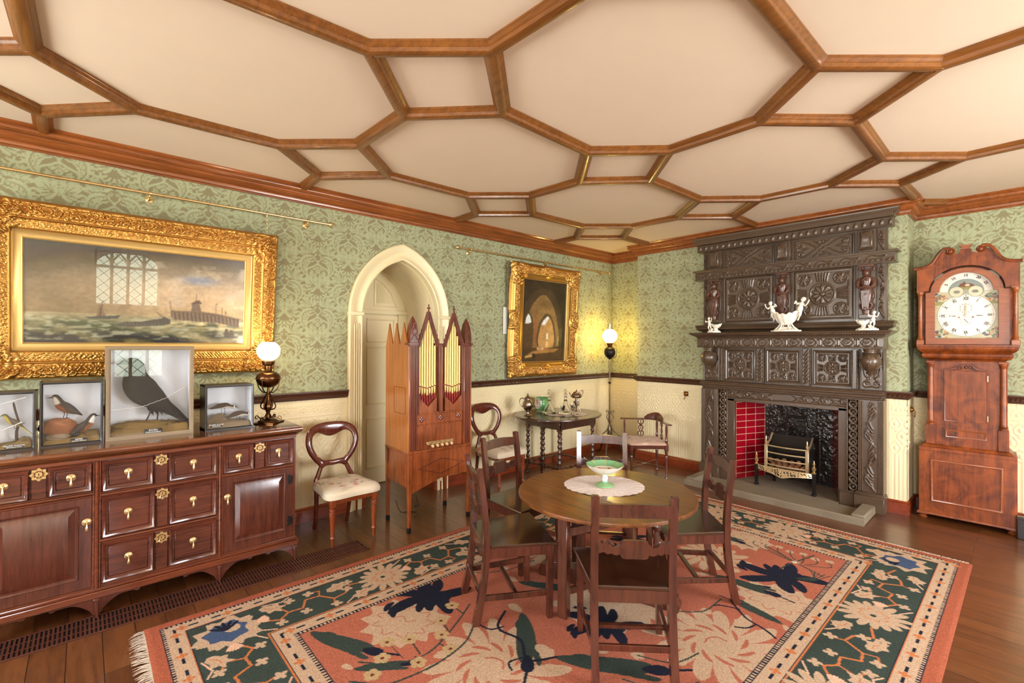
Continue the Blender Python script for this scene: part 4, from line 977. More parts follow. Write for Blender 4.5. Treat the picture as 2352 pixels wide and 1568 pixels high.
def gilt_frame(par,W,H,iw,ih,cx,cz,bands,y0,corner=0,name='gilt_frame',res=.006,seed=1,cart=None):
    """outer W x H, opening iw x ih. bands: list of (t0,t1,h0,h1,kind,amp) across from outside (t=0) to the opening (t=1)"""
    sides=[]
    ox,oz=W/2,H/2; ix,iz=iw/2,ih/2
    for s in range(4):
        Lo=(W,H,W,H)[s]; ts=[]
        nt=int(max(ox-ix,oz-iz)/res*1.0)+2; ns=int(Lo/res)+2
        Tt=np.linspace(0,1,nt); Ss=np.linspace(0,1,ns); Sg,Tg=np.meshgrid(Ss,Tt)
        c0=[(-ox,-oz),(ox,-oz),(ox,oz),(-ox,oz)]; c1=[(-ix,-iz),(ix,-iz),(ix,iz),(-ix,iz)]
        a0,b0=c0[s],c0[(s+1)%4]; a1,b1=c1[s],c1[(s+1)%4]
        X=(a0[0]+(b0[0]-a0[0])*Sg)*(1-Tg)+(a1[0]+(b1[0]-a1[0])*Sg)*Tg
        Z=(a0[1]+(b0[1]-a0[1])*Sg)*(1-Tg)+(a1[1]+(b1[1]-a1[1])*Sg)*Tg
        U=(X if s%2==0 else Z); h=np.zeros(X.shape)
        for t0,t1,h0,h1,kind,amp in bands:
            m=(Tg>=t0)&(Tg<=t1); v=(Tg-t0)/(t1-t0)
            base=h0+(h1-h0)*v
            if kind=='bead': base=base+amp*np.sqrt(np.clip(1-(2*v-1)**2,0,1))*(.35+.65*np.abs(np.sin(U*PI/.016)))
            elif kind=='roll': base=base+amp*np.sqrt(np.clip(1-(2*v-1)**2,0,1))
            elif kind in('scroll','band'): base=base+amp*1.35*(orn(U,v,Lo,seed,kind)-.25)*np.sqrt(np.clip(1-(2*v-1)**2,0,1))**.5
            h=np.where(m,base,h)
        if corner:
            for qx,qz in ((-1,-1),(1,-1),(1,1),(-1,1)):
                px,pz=qx*(ox-corner*.5),qz*(oz-corner*.5); d=np.hypot(X-px,Z-pz); a=np.arctan2(Z-pz,X-px)
                g=np.clip(1-(d/(corner*.95))**2,0,1); h=h+.028*g**.5*(.4+.6*np.abs(np.cos(3*a-d*70)))*(.7+.6*noise2(X,Z,60,seed+3,3))*(g>0)
        if cart:
            for (px,pz,r) in cart:
                d=np.hypot(X-px,Z-pz);a=np.arctan2(Z-pz,X-px); g=np.clip(1-(d/r)**2,0,1); h=h+.022*g**.5*(.4+.6*np.abs(np.cos(3*a+d*80)))*(.6+.7*noise2(X,Z,70,seed+5,3))
        sides.append(np.stack([cx+X,y0-h,cz+Z],-1))
    obs=[gridobj('side_rail',P,M['gold'],None) for P in sides]
    # weld the four mitred sides into the one frame mesh
    import bmesh
    bm=bmesh.new(); [bm.from_mesh(o.data) for o in obs]; me=bpy.data.meshes.new(name); 
    bmesh.ops.remove_doubles(bm,verts=bm.verts,dist=.0008); bm.to_mesh(me); bm.free(); me.materials.append(M['gold'])
    me.polygons.foreach_set('use_smooth',[True]*len(me.polygons))
    for o in obs: bpy.data.objects.remove(o)
    o=bpy.data.objects.new(name,me); COL.objects.link(o); o.parent=par
    return o
def seascape():
    W,H=1.30,.735; R=Ras(W,H,.004,rgb(120,122,116)); X,Z=np.meshgrid(R.x,R.z)
    def band(z0,c0,z1,c1):
        t=np.clip((Z-z0)/(z1-z0),0,1)[...,None]; m=((Z>=z0)&(Z<=z1))[...,None]; R.A=np.where(m,np.array(c0)*(1-t)+np.array(c1)*t,R.A)
    band(0,rgb(62,60,48),.16,rgb(92,98,82)); band(.16,rgb(92,98,82),.22,rgb(150,142,118)); band(.22,rgb(168,150,124),.40,rgb(178,160,138)); band(.40,rgb(178,160,138),.58,rgb(142,132,118)); band(.58,rgb(142,132,118),H,rgb(88,82,70))
    n=noise2(X,Z*1.6,5,4,5); n2=noise2(X,Z*2,9,9,4)
    sky=(Z>.22)
    dark=np.clip((.75-X)/.75,0,1)*.55+np.clip((Z-.5)*2,0,.6)
    t=np.clip(dark*(.6+n),0,.85)[...,None]*sky[...,None]; R.A=R.A*(1-t)+np.array(rgb(74,68,58))*t
    t=(np.clip((n-.52)*4,0,1)*np.clip((X-.55)*3,0,1)*(Z>.3)*(Z<.62)*.7)[...,None]; R.A=R.A*(1-t)+np.array(rgb(206,190,168))*t
    t=(np.exp(-((X-.98)/.12)**2-((Z-.53)/.035)**2)*.8)[...,None]; R.A=R.A*(1-t)+np.array(rgb(120,136,168))*t
    # sea swell and foam
    sea=(Z<.22); sw=np.sin(X*9+6*n+Z*30)*.5+.5; t=(np.clip(sw*n2*1.6-.35,0,1)*sea)[...,None]; R.A=R.A*(1-t*.7)+np.array(rgb(176,170,142))*t*.7
    fo=np.clip(noise2(X,Z*3,14,21,4)*2.2-.9,0,1)*np.exp(-((Z-.155)/.04)**2)*np.clip((X-.6)*3,0,1); t=np.clip(fo*1.8,0,1)[...,None]*.95; R.A=R.A*(1-t)+np.array(rgb(214,200,160))*t
    t=(np.clip(noise2(X,Z*4,10,31,3)*2-.8,0,1)*np.exp(-((Z-.20)/.02)**2))[...,None]*.7; R.A=R.A*(1-t)+np.array(rgb(190,184,160))*t
    D=rgb(64,46,32)
    R.A=np.clip((R.A-.16)*1.25+.12,0.01,1)*np.array([1.1,1.0,.86]); R.A*=(.82+.36*noise2(X,Z*1.5,34,77,3))[...,None]; R.A*=(1+.25*np.clip((X-.6)*2,0,1)*(Z>.2))[...,None]; cl=np.clip((noise2(X*1.2,Z*2.2,7,55,5)-.5)*6,0,1)*np.clip((X-.5)*2.5,0,1)*(Z>.3)*(Z<.66); R.A=R.A*(1-.6*cl[...,None])+np.array(rgb(206,184,158))*.6*cl[...,None]; wv=np.clip((noise2(X*1.4,Z*5,12,61,4)-.52)*7,0,1)*(Z<.2)*(Z>.02); R.A=R.A*(1-.5*wv[...,None])+np.array(rgb(196,192,160))*.5*wv[...,None]
    # jetty with hut
    R.poly([(.80,.22),(.80,.265),(1.0,.262),(1.12,.25),(1.27,.215),(1.27,.14),(1.12,.175),(.82,.195)],rgb(96,72,50))
    for k in range(34): x=.81+.0135*k; R.stroke([(x,.255-.0012*k*(k>14)*.8),(x+.008,.19-.001*k)],.0022,D if k%2 else rgb(150,124,92))
    R.stroke([(.80,.268),(1.02,.264),(1.12,.252),(1.28,.212)],.004,rgb(126,98,68))
    R.poly([(.93,.265),(.935,.335),(.985,.34),(1.0,.27)],rgb(112,88,66)); R.poly([(.925,.33),(.96,.362),(.985,.365),(1.005,.335)],rgb(92,58,40)); R.stroke([(.965,.36),(.963,.415)],.002,D)
    R.stroke([(1.1,.26),(1.1,.34),(1.112,.342)],.0025,D); R.stroke([(1.145,.25),(1.145,.31)],.002,D); R.stroke([(.80,.27),(.79,.35)],.002,D); R.stroke([(1.17,.25),(1.17,.28)],.003,D)
    # wreck and boats
    R.poly([(.46,.135),(.52,.165),(.62,.17),(.74,.2),(.76,.215),(.80,.19),(.80,.155),(.72,.14),(.55,.125)],rgb(70,62,54)); R.stroke([(.75,.21),(.71,.25)],.003,D)
    for k in range(12): R.stroke([(.5+.022*k,.165),(.51+.022*k,.135)],.0015,rgb(110,104,92))
    R.poly([(.36,.19),(.38,.30),(.42,.2)],rgb(120,92,60)); R.poly([(.47,.24),(.50,.30),(.57,.31),(.52,.235)],rgb(150,124,86)); R.poly([(.30,.195),(.33,.18),(.48,.185),(.50,.215)],rgb(60,60,54)); R.stroke([(.38,.19),(.40,.33)],.003,D)
    R.poly([(1.16,.06),(1.17,.13),(1.19,.125),(1.2,.06)],D); R.poly([(1.2,.06),(1.205,.12),(1.225,.11),(1.24,.055)],D)
    for k in range(7): a=k*.45; R.stroke([(1.085,.08),(1.085+.035*math.cos(a),.08+.025*math.sin(a))],.002,D)
    R.blur(1); R.A*=(.85+.3*noise2(X,Z,60,5,2))[...,None]
    return R
def abbey():
    W,H=.84,1.08; R=Ras(W,H,.005,rgb(46,34,20)); X,Z=np.meshgrid(R.x,R.z)
    R.A=R.A*(.7+.6*noise2(X,Z,6,3,4))[...,None]
    R.poly(smooth([(.02,.62),(.06,.78),(.18,.92),(.40,.985),(.58,.92),(.70,.76),(.76,.55),(.70,.5),(.60,.72),(.50,.84),(.38,.9),(.24,.82),(.12,.68),(.08,.55)],4,True),rgb(60,46,30))
    R.poly(smooth([(.10,.5),(.12,.66),(.24,.82),(.38,.9),(.50,.84),(.60,.72),(.68,.5),(.68,.2),(.1,.2)],3,True),rgb(116,88,50))
    R.A=R.A*(.8+.4*noise2(X,Z,16,7,4))[...,None]
    R.poly(smooth([(.03,.2),(.03,.55),(.10,.66),(.17,.6),(.2,.5),(.2,.2)],3,True),rgb(70,52,30)); R.poly([(.05,.5),(.07,.58),(.105,.63),(.14,.60),(.165,.52),(.12,.505)],rgb(206,206,204))
    R.poly([(.2,.2),(.215,.42),(.23,.6),(.25,.68),(.28,.6),(.29,.42),(.28,.2)],rgb(124,80,44))
    R.poly(smooth([(.29,.2),(.30,.46),(.38,.6),(.47,.65),(.57,.58),(.63,.44),(.63,.2)],3,True),rgb(72,52,32)); R.poly(smooth([(.32,.2),(.33,.44),(.40,.55),(.48,.61),(.55,.55),(.60,.42),(.60,.2)],3,True),rgb(166,126,74)); R.poly([(.36,.50),(.40,.555),(.48,.612),(.505,.59),(.42,.49)],rgb(214,214,210))
    R.poly([(.455,.30),(.46,.37),(.475,.385),(.495,.37),(.5,.3)],rgb(226,214,190)); R.poly([(.45,.19),(.455,.27),(.49,.27),(.5,.19)],rgb(196,162,104))
    R.poly([(0,0),(0,.19),(.84,.17),(.84,0)],rgb(64,44,22)); R.poly([(.06,.06),(.2,.1),(.62,.12),(.74,.17),(.4,.16),(.2,.13)],rgb(140,100,52)); R.stroke([(.08,.06),(.2,.075)],.012,rgb(170,140,80)); R.stroke([(.3,.165),(.48,.17)],.012,rgb(150,96,56))
    for x in (.30,.33,.37,.40): R.disc(x,.17,.008,rgb(200,170,130),rz=.02)
    R.poly(smooth([(.2,.05),(.21,.1),(.235,.11),(.26,.09),(.265,.045)],3,True),rgb(34,28,22)); R.poly([(.64,.2),(.66,.36),(.7,.36),(.72,.2)],rgb(110,84,50)); R.stroke([(.69,.22),(.7,.34)],.006,rgb(190,160,110))
    R.blur(3); R.A=np.clip(R.A*1.35*(.55+.9*noise2(X,Z,9,27,5))[...,None]*(.75+.5*noise2(X,Z*1.4,34,17,3))[...,None],0,1)
    return R
# big seascape: local origin at the bottom edge, tilted forward from the wall
def picture(name,label,cat,y0,y1,z0,z1,tilt,xw,op,Rs,bands,corner,slip,cart=None,seed=1,res=.006,glass=True,plate=None):
    W,H=y1-y0,z1-z0; t=thing(name,label,cat,(xw,(y0+y1)/2,z0),W90,'gilt framed paintings',tilt=tilt)
    iy0,iy1,iz0,iz1=op; iw,ih=iy1-iy0,iz1-iz0; cx=(iy0+iy1)/2-(y0+y1)/2; cz=(iz0+iz1)/2-z0
    gw,gh=iw+2*slip,ih+2*slip
    m=MB(); m.box(-W/2+.02,W/2-.02,-.02,-.003,.02,H-.02,.002); m.build('backing_board',M['twig'],t)
    f=gilt_frame(t,W,H,gw,gh,0,H/2,bands,-.02,corner,res=res,seed=seed,cart=cart); 
    # slip
    m=MB(); o_=[(-gw/2,H/2-gh/2),(gw/2,H/2-gh/2),(gw/2,H/2+gh/2),(-gw/2,H/2+gh/2)]
    m.sweep([(0,.04),(slip*.12,.046),(slip*.2,.04),(slip*.8,.03),(slip*.9,.034),(slip,.028),(slip,.018),(0,.018)],[(x,0,z) for x,z in o_],-1,up=(0,-1,0),closed=True); m.build('slip',M['goldflat'],t,fixn=True)
    X,Z=np.meshgrid(np.linspace(0,1,int(iw/.004)),np.linspace(0,1,int(ih/.004))); C=Rs.sample(X*Rs.w,Z*Rs.h)
    gridobj('canvas',np.stack([-iw/2+X*iw,np.full(X.shape,-.024),H/2-ih/2+Z*ih],-1),M['paint'],t,cols=C)
    if glass: m=MB(); m.box(-iw/2,iw/2,-.031,-.029,H/2-ih/2,H/2+ih/2,0); m.build('glass',M['glass'],t)
    m=MB()
    if plate:
        m.ring([(plate[0]*math.cos(a),plate[2]+plate[1]*math.sin(a)) for a in np.linspace(0,2*PI,25)[:-1]],[(plate[0]*.01*math.cos(a),plate[2]+plate[1]*.01*math.sin(a)) for a in np.linspace(0,2*PI,25)[:-1]],-.062,-.05); m.build('name_plate',M['gold'],t)
    return t
B1=[(0,.03,0,.02,'roll',0),(.03,.12,.02,.045,'roll',.008),(.12,.58,.05,.045,'scroll',.022),(.58,.66,.04,.04,'roll',.012),(.66,.93,.03,.03,'band',.014),(.93,1,.03,.022,'roll',.006)]
pic=picture('seascape_painting','wide gilt-framed stormy seascape with a jetty, above the dresser','painting',-.53,1.19,1.355,2.50,.093,XL+.012,(-.59,.975,1.595,2.285) if False else (-.275,.962,1.605,2.262),seascape(),B1,.17,.055,cart=None,seed=2,res=.0042)
B2=[(0,.06,0,.03,'roll',0),(.06,.28,.03,.055,'roll',.012),(.28,.62,.045,.035,'scroll',.022),(.62,.7,.03,.03,'bead',.008),(.7,.94,.03,.02,'roll',.004),(.94,1,.02,.016,'bead',.004)]
pic2=picture('abbey_painting','upright gilt-framed painting of ruined abbey arches, left of the corner lamp','painting',3.84,5.12,1.172,2.62,.045,XL+.012,(4.075,4.885,1.375,2.42),abbey(),B2,.2,.012,cart=[(0,-.68,.13),(0,.68,.12),(.6,0,.14),(-.6,0,.12)],seed=6,res=.0046,glass=False,plate=(.12,.035,.085))
# brass picture rails
def prail(label,y0,y1,z,br,hang):
    t=thing('picture_rail',label,'picture rail',(XL,0,z),W90,'brass picture rails')
    m=MB(); m.cyl((y0,-.062,0),(y1,-.062,0),.0105,n=12); m.build('rod',M['brass'],t)
    for y in (y0,y1):
        s=1 if y==y1 else -1; 
        m=MB(); m.ball((y+s*.02,-.062,0),.024,14); m.cyl((y,-.062,0),(y+s*.008,-.062,0),.017,n=14); m.build('finial',M['brass'],t)
    for y in br:
        m=MB(); m.lathe([(.028,0),(.026,.006),(.012,.012),(.009,.03),(.009,.05)],14,M=T(y,0,-.03)@RX(PI/2)); m.tube([(y,-.045,-.03),(y,-.062,-.022),(y,-.066,-.008)],.007,8); m.lathe([(.016,-.008),(.018,0),(.016,.008)],14,M=T(y,-.062,0)@RY(PI/2)); m.build('bracket',M['brass'],t)
    return t
prail('long brass picture rail above the seascape painting',-1.0,1.64,2.68,(-.5,.345,1.458),None)
prail('shorter brass picture rail above the abbey painting',3.10,5.88,2.675,(3.268,4.531,5.729),None)
def chain(label,y,z0,z1,x=.05):
    n=int((z1-z0)/.016); m=MB()
    for k in range(n):
        z=z0+(z1-z0)*(k+.5)/n; A=T(y,-x-.006,z)@RZ(PI/2*(k%2))
        m.tube([(.005*math.cos(a),0,.0105*math.sin(a)) for a in np.linspace(0,2*PI,9)[:-1]],.0018,5,closed=True,M=A)
    o=m.build('hanging_chain',M['brass']); o.matrix_world=T(XL,0,0)@RZ(W90); tag(o,label,'chain','picture chains')
chain('brass chain holding up the right end of the seascape painting',1.125,2.47,2.675,.058)
chain('brass chain behind the left edge of the abbey painting',3.86,1.95,2.68,.03)
m=MB(); m.box(XL+.012,XL+.02,3.80,3.865,1.72,2.05,.001); o=m.build('paper_tag',M['ink']); tag(o,'narrow white card hanging behind the left edge of the abbey painting','card')
# bell levers on the dado
def bell(x,y,z,rz,label):
    t=thing('bell_lever',label,'bell lever',(x,y,z),rz,'brass bell levers')
    m=MB(); m.box(-.03,.03,-.006,0,-.03,.03,.002); m.lathe([(.022,.006),(.02,.016),(.012,.02),(1e-4,.021)],16,M=RX(PI/2)); m.build('plate',M['abrass'],t)
    m=MB(); m.tube([(0,-.018,0),(0,-.034,-.02),(.0,-.03,-.045),(-.014,-.03,-.07),(-.022,-.03,-.062)],.0045,8); m.ball((0,-.02,0),.009,8); m.build('lever',M['abrass'],t)
bell(-2.985,YC-.004,.965,0,'brass bell lever on the cream dado left of the fireplace')
bell(XC1+.004,5.93,.98,PI/2,'brass bell lever on the chimney breast side near the clock')
# ================================================================= iron floor grating beside the dresser
gr=thing('floor_grating','long brown iron heating grille let into the floorboards under the dresser front','floor grating',(-3.56,0,0),W90)
m=MB(); y0,y1=-1.1,1.65; a,b=-.115,.115
m.box(y0,y1,a,a+.012,0.001,.006,.001); m.box(y0,y1,b-.012,b,.001,.006,.001); m.box(y1-.01,y1,a,b,.001,.006,.001)
for c in (-.045,.03): m.box(y0,y1,c-.004,c+.004,.001,.005,0)
M['grille']=plain('brown_iron_grille',rgb(104,58,42),.4,metal=.4,var=.2)
m.build('border',M['grille'],gr)
m=MB()
k=y0+.02
while k<y1-.012: m.box(k-.0045,k+.0045,a+.01,b-.01,.001,.0055,0); k+=.0185
m.build('slats',M['grille'],gr)
m=MB(); m.box(y0,y1,a,b,.0003,.0008,0); m.build('shade_sheet',plain('painted_shade',rgb(18,14,12),.9),gr)  # flat near-black sheet standing in for the shade below the slats
# ================================================================= barrel organ
M['mah']=wood('organ_mahogany',rgb(92,38,14),rgb(166,88,42),'z',1.1,rough=.25,coat=.6,figure=.2)
M['mahd']=wood('organ_dark_mahogany',rgb(70,28,18),rgb(124,60,40),'z',1.2,rough=.25,coat=.6)
M['mahs']=wood('organ_side_panel',rgb(128,68,24),rgb(190,120,58),'z',.8,rough=.3,coat=.5)
M['pipe']=plain('gilt_pipe',rgb(240,206,130),.42,metal=.35,var=.05)
M['red']=plain('red_pipe_foot',rgb(146,34,24),.45)
M['bone']=plain('bone_knob',rgb(220,180,130),.4,coat=.4)
og=thing('barrel_organ','tall mahogany barrel organ with two gothic arches of gilt pipes, before the doorway','barrel organ',(-3.49,2.335,0),W90-.03)
hw=.325; D=.445
m=MB(); m.box(-hw,hw,.0,D,.665,.682,.004); m.box(-hw+.003,hw-.003,.006,D,.655,.667,.003)
m.prism([(-hw+.01,.655),(-hw+.01,.40),(-hw+.05,.36),(-.03,.435),(.02,.445),(hw-.01,.40),(hw-.01,.655)] if False else [(-hw+.035,.655),(-hw+.035,.335),(-.30+.02,.33),(.0,.415),(.1,.42),(hw-.035,.42),(hw-.035,.655)],.012,.03)
m.box(-hw+.012,-hw+.03,.03,D-.03,.375,.655,.002); m.box(hw-.03,hw-.012,.03,D-.03,.375,.655,.002); m.box(-hw+.03,hw-.03,D-.03,D-.012,.375,.655,.002)
m.build('stand',M['mah'],og)
for x,y in ((-hw+.022,.024),(hw-.022,.024),(-hw+.022,D-.024),(hw-.022,D-.024)):
    m=MB(); m.bar((x,y,.655),(x,y,0),.042,.042,up=(0,1,0),c=.004,w1=.026,d1=.026); m.build('leg',M['mah'],og)
    o=MB(); o.bar((x,y,.045),(x,y,.0),.0292,.0292,up=(0,1,0)); o.build('ferrule',M['iron'],og)
m=MB(); dm=[(-.215,.525),(.0,.585),(.235,.525),(0,.458)]; m.sweep([(0,0),(.006,0),(.006,.006),(0,.006)],[(x,.012,z) for x,z in dm],-1,up=(0,-1,0),closed=True); m.build('lozenge_moulding',M['mahd'],og,fixn=True)
# case body
m=MB(); zc=1.60
m.box(-hw+.012,hw-.012,.05,D-.01,.682,1.58,.002); m.box(-hw+.01,-hw+.085,.006,.06,.682,zc-.02,.003); m.box(hw-.085,hw-.01,.006,.06,.682,zc-.02,.003)
m.box(-.235,.235,.03,.06,.682,.99,.002)
m.box(-.012,.012,.012,.06,1.0,1.60,.002)
m.build('case',M['mah'],og)
m=MB()
for s in (-1,1):
    for q in (.022,.04,.058,.074): m.tube([(s*(hw-q),.008,.69),(s*(hw-q),.008,1.58)],.0085,8)
    m.box(s*(hw-.095) ,s*(hw+.004),-.01,.07,1.583,1.605,.004)
    m.box(s*(hw-.088) ,s*(hw-.002),-.004,.06,1.572,1.585,.003)
for x in (-.015,.015,-.225,.225,-.235+.0,.236): m.tube([(x,.016,.99),(x,.016,1.59)],.0075,8)
m.build('column',M['mahd'],og)
# side panel with three cut gothic peaks
for s,nm in ((-1,0),(1,1)):
    m=MB(); x=s*(hw-.006); pts=[(0.01,.682),(D-.015,.682),(D-.015,1.58)]
    for k in range(3): 
        a=D-.015-.135*k; pts+= [(a-.012,1.61),(a-.035,1.68),(a-.066,1.775),(a-.1,1.68),(a-.122,1.61),(a-.135,1.585)] 
    pts+=[(.01,1.585)]
    m.prism([(p[0],p[1]) for p in pts],x-.006,x+.006,M=Matrix(((0,1,0,0),(1,0,0,0),(0,0,1,0),(0,0,0,1)))); sp_=m.build('side_panel',M['mahs'],og,fixn=True)
    m=MB(); m.sweep([(0,0),(.003,0),(.003,.002),(0,.002)],[(x+s*.006,.06,1.0),(x+s*.006,.06,1.22),(x+s*.006,.26,1.22),(x+s*.006,.26,1.0)],1,up=(s,0,0),closed=True); m.build('access_panel',M['mahd'],sp_,fixn=True)
# turret finials
for s in (-1,1):
    m=MB(); n=10; P=[]
    prof=[(.04,0),(.041,.05),(.038,.1),(.028,.16),(.014,.2),(.002,.225)]
    m.lathe([(r*1.25,z) for r,z in prof],4,M=T(s*(hw-.05),.03,1.605)@RZ(PI/4),cap=True)
    for k in range(3): m.tube(smooth([(-.03+.005*k,-.038+.003*k,.02+.05*k),(0,-.042+.004*k,.07+.05*k),(.03-.005*k,-.038+.003*k,.02+.05*k)],4),.004,6,M=T(s*(hw-.05),.03,1.605))
    m.lathe([(.015,-.003),(.015,.003)],12,M=T(s*(hw-.05),-.008,1.70)@RX(PI/2)); m.build('turret',M['mahd'],og,ang=25)
# gothic gables with pipes
for cx in (-.13,.13):
    w=.088; m=MB()
    ou=[(cx-w-.012,1.57),(cx-w*.55,1.72),(cx,1.87),(cx+w*.55,1.72),(cx+w+.012,1.57)]; 
    for a,b in zip(ou[:-1],ou[1:]): m.bar((a[0],.012,a[1]),(b[0],.012,b[1]),.03,.026,up=(0,1,0),c=.004)
    for a,b in zip(ou[:-1],ou[1:]): m.tube([(a[0],-.004,a[1]),(b[0],-.004,b[1])],.005,6)
    for k in range(7):
        for s in (-1,1):
            t=k/7; x=cx+s*(w+.026)*(1-t)-s*.0; z=1.585+.29*t; m.petal=None; m.ball((x,.012,z),.011,8,rx=.8,rz=1.3)
    m.tube([(cx,.012,1.86),(cx,.012,1.94)],[.009,.003],8); m.ball((cx,.012,1.905),.008,8,rx=2.6); m.ball((cx,.012,1.925),.007,8,rz=1.6)
    m.build('gable',M['mahd'],og)
    m=MB(); m.prism([(cx-w,1.0),(cx+w,1.0),(cx+w,1.13),(cx,1.05),(cx-w,1.13)],.014,.03); m.build('pipe_sill',M['mah'],og)
    m=MB(); m.box(cx-w,cx+w,.045,.0495,1.0,1.60,0); m.build('red_cloth',M['red'],og)
    for k in range(7):
        x=cx-w+.0135+k*.0248; u=abs(k-3)/3.
        top=1.84-.26*u-.0*u; zb=1.06+.07*u
        p=MB(); p.tube([(x,.034,1.235-.02*(1-u)),(x,.034,top)],.0108,10); p.tube([(x,.034,zb),(x,.034,1.225-.02*(1-u))],[.004,.0108],10)
        p.box(x-.006,x+.006,.0215,.03,1.235-.02*(1-u),1.247-.02*(1-u),.0); q=p.build('pipe',M['pipe'],og)
        p=MB(); p.tube([(x,.0335,zb),(x,.0335,zb+.09)],[.0048,.0082],10); p.build('pipe_foot',M['red'],q)
# frieze rail with quatrefoils, keys
m=MB(); m.box(-.235,.235,.02,.035,.9,.985,.002); m.box(-.235,.235,.014,.035,.985,1.0,.003); m.box(-.235,.235,.014,.035,.888,.9,.003); m.build('frieze',M['mah'],og)
for x in (-.19,0,.19):
    m=MB(); 
    for k in range(4): m.lathe([(.0135,0),(.0135,.004),(.009,.006),(1e-4,.006)],14,M=T(x+.0125*math.cos(k*PI/2),.02,.943+.0125*math.sin(k*PI/2))@RX(PI/2))
    m.build('quatrefoil',M['mahd'],og)
m=MB(); m.box(-.137,.137,.02,.03,.715,.745,.002); m.build('stop_rail',M['brass'],og)
for k in range(5):
    m=MB(); x=-.095+.048*k; m.lathe([(.005,0),(.005,.02),(.013,.024),(.014,.036),(.009,.042),(1e-4,.043)],12,M=T(x,.02,.71)@RX(PI/2)); m.build('stop_knob',M['bone'],og)
m=MB(); m.lathe([(.006,0),(.005,.008),(1e-4,.009)],10,M=T(hw-.075,.004,1.16)@RX(PI/2)); m.build('keyhole',M['iron'],og)
# cables behind the organ
rr=random.Random(5)
for k in range(2):
    pts=[(-4.1,2.22+.22*k,.09)]; x,y=-4.05,2.2+.22*k
    for q in range(7): x+=rr.uniform(-.03,.07); y+=rr.uniform(-.05,.05); pts.append((min(x,-3.78),y,.006))
    m=MB(); m.tube(smooth(pts,4),.004,6); o=m.build('cable',M['blackwood']); tag(o,['dark cable on the floor behind the organ, nearer the dresser','dark cable on the floor behind the organ, nearer the fireplace'][k],'cable','cables behind the organ')
# ================================================================= balloon back chairs
M['bal']=wood('balloon_chair_mahogany',rgb(64,22,14),rgb(120,54,36),'z',1.4,rough=.18,coat=.8)
M['ball']=wood('balloon_chair_legs',rgb(104,40,16),rgb(156,76,36),'z',1.4,rough=.2,coat=.7)
def tapestry():
    R=Ras(.5,.46,.004,rgb(224,208,178)); rr=random.Random(3)
    for k in range(26):
        x,z=rr.uniform(.02,.48),rr.uniform(.02,.44); a=rr.uniform(0,6.3)
        R.stroke(bez((x,z),(x+.05*math.cos(a),z+.05*math.sin(a)),(x+.07*math.cos(a+.9),z+.07*math.sin(a+.9))),.0028,rgb(128,98,84))
        for q in range(3): R.petal(x+.02*q*math.cos(a),z+.02*q*math.sin(a),a+1.2-2.4*(q%2),.022,.004,rgb(164,150,110))
    for k in range(9):
        x,z=rr.uniform(.05,.45),rr.uniform(.05,.4); R.flower(x,z,.022,5,rgb(190,104,88),rgb(170,70,60))
    return R
TAP=tapestry(); M['tap']=vcmat('tapestry_fabric',rough=.9,bump=.4,bscale=500,sheen=.2)
TAP2=Ras(.5,.46,.004,rgb(196,160,136))
for k_ in range(150):
    q_=random.Random(k_+50); TAP2.petal(q_.uniform(0,.5),q_.uniform(0,.46),q_.uniform(0,6.3),.035,.006,[rgb(120,84,66),rgb(224,200,170),rgb(150,100,80),rgb(206,180,150)][k_%4],bend=.3)
def cushion(par,pts,z,h,name='seat',mat='tap',Rs=None):
    """domed seat over an outline (x,y)"""
    out=smooth(pts,5,closed=True); out.append(out[0]); cx=sum(p[0] for p in pts)/len(pts); cy=sum(p[1] for p in pts)/len(pts); P=[]
    for t,dz in ((1,-h*.55),(1.01,-h*.2),(1.0,.15*h),(.96,.45*h),(.88,.7*h),(.7,.9*h),(.45,.98*h),(.2,h),(.01,h)): P.append([(cx+(x-cx)*t,cy+(y-cy)*t,z+dz) for x,y in out])
    P=np.array(P)[:, ::-1]; Rs=Rs or TAP; C=Rs.sample(np.clip(P[...,0]+.25,0,.5),np.clip(P[...,1]+.23,0,.46))
    # finer fabric grid
    def up(A,k=6):
        i=np.linspace(0,A.shape[0]-1,(A.shape[0]-1)*k+1); a=np.floor(i).astype(int).clip(0,A.shape[0]-2); t=(i-a)[:,None,None]; return A[a]*(1-t)+A[a+1]*t
    P=up(P); C=Rs.sample(np.clip(P[...,0]+.25,0,.5),np.clip(P[...,1]+.23,0,.46)); return gridobj(name,P,M[mat],par,cols=C,flip=True)
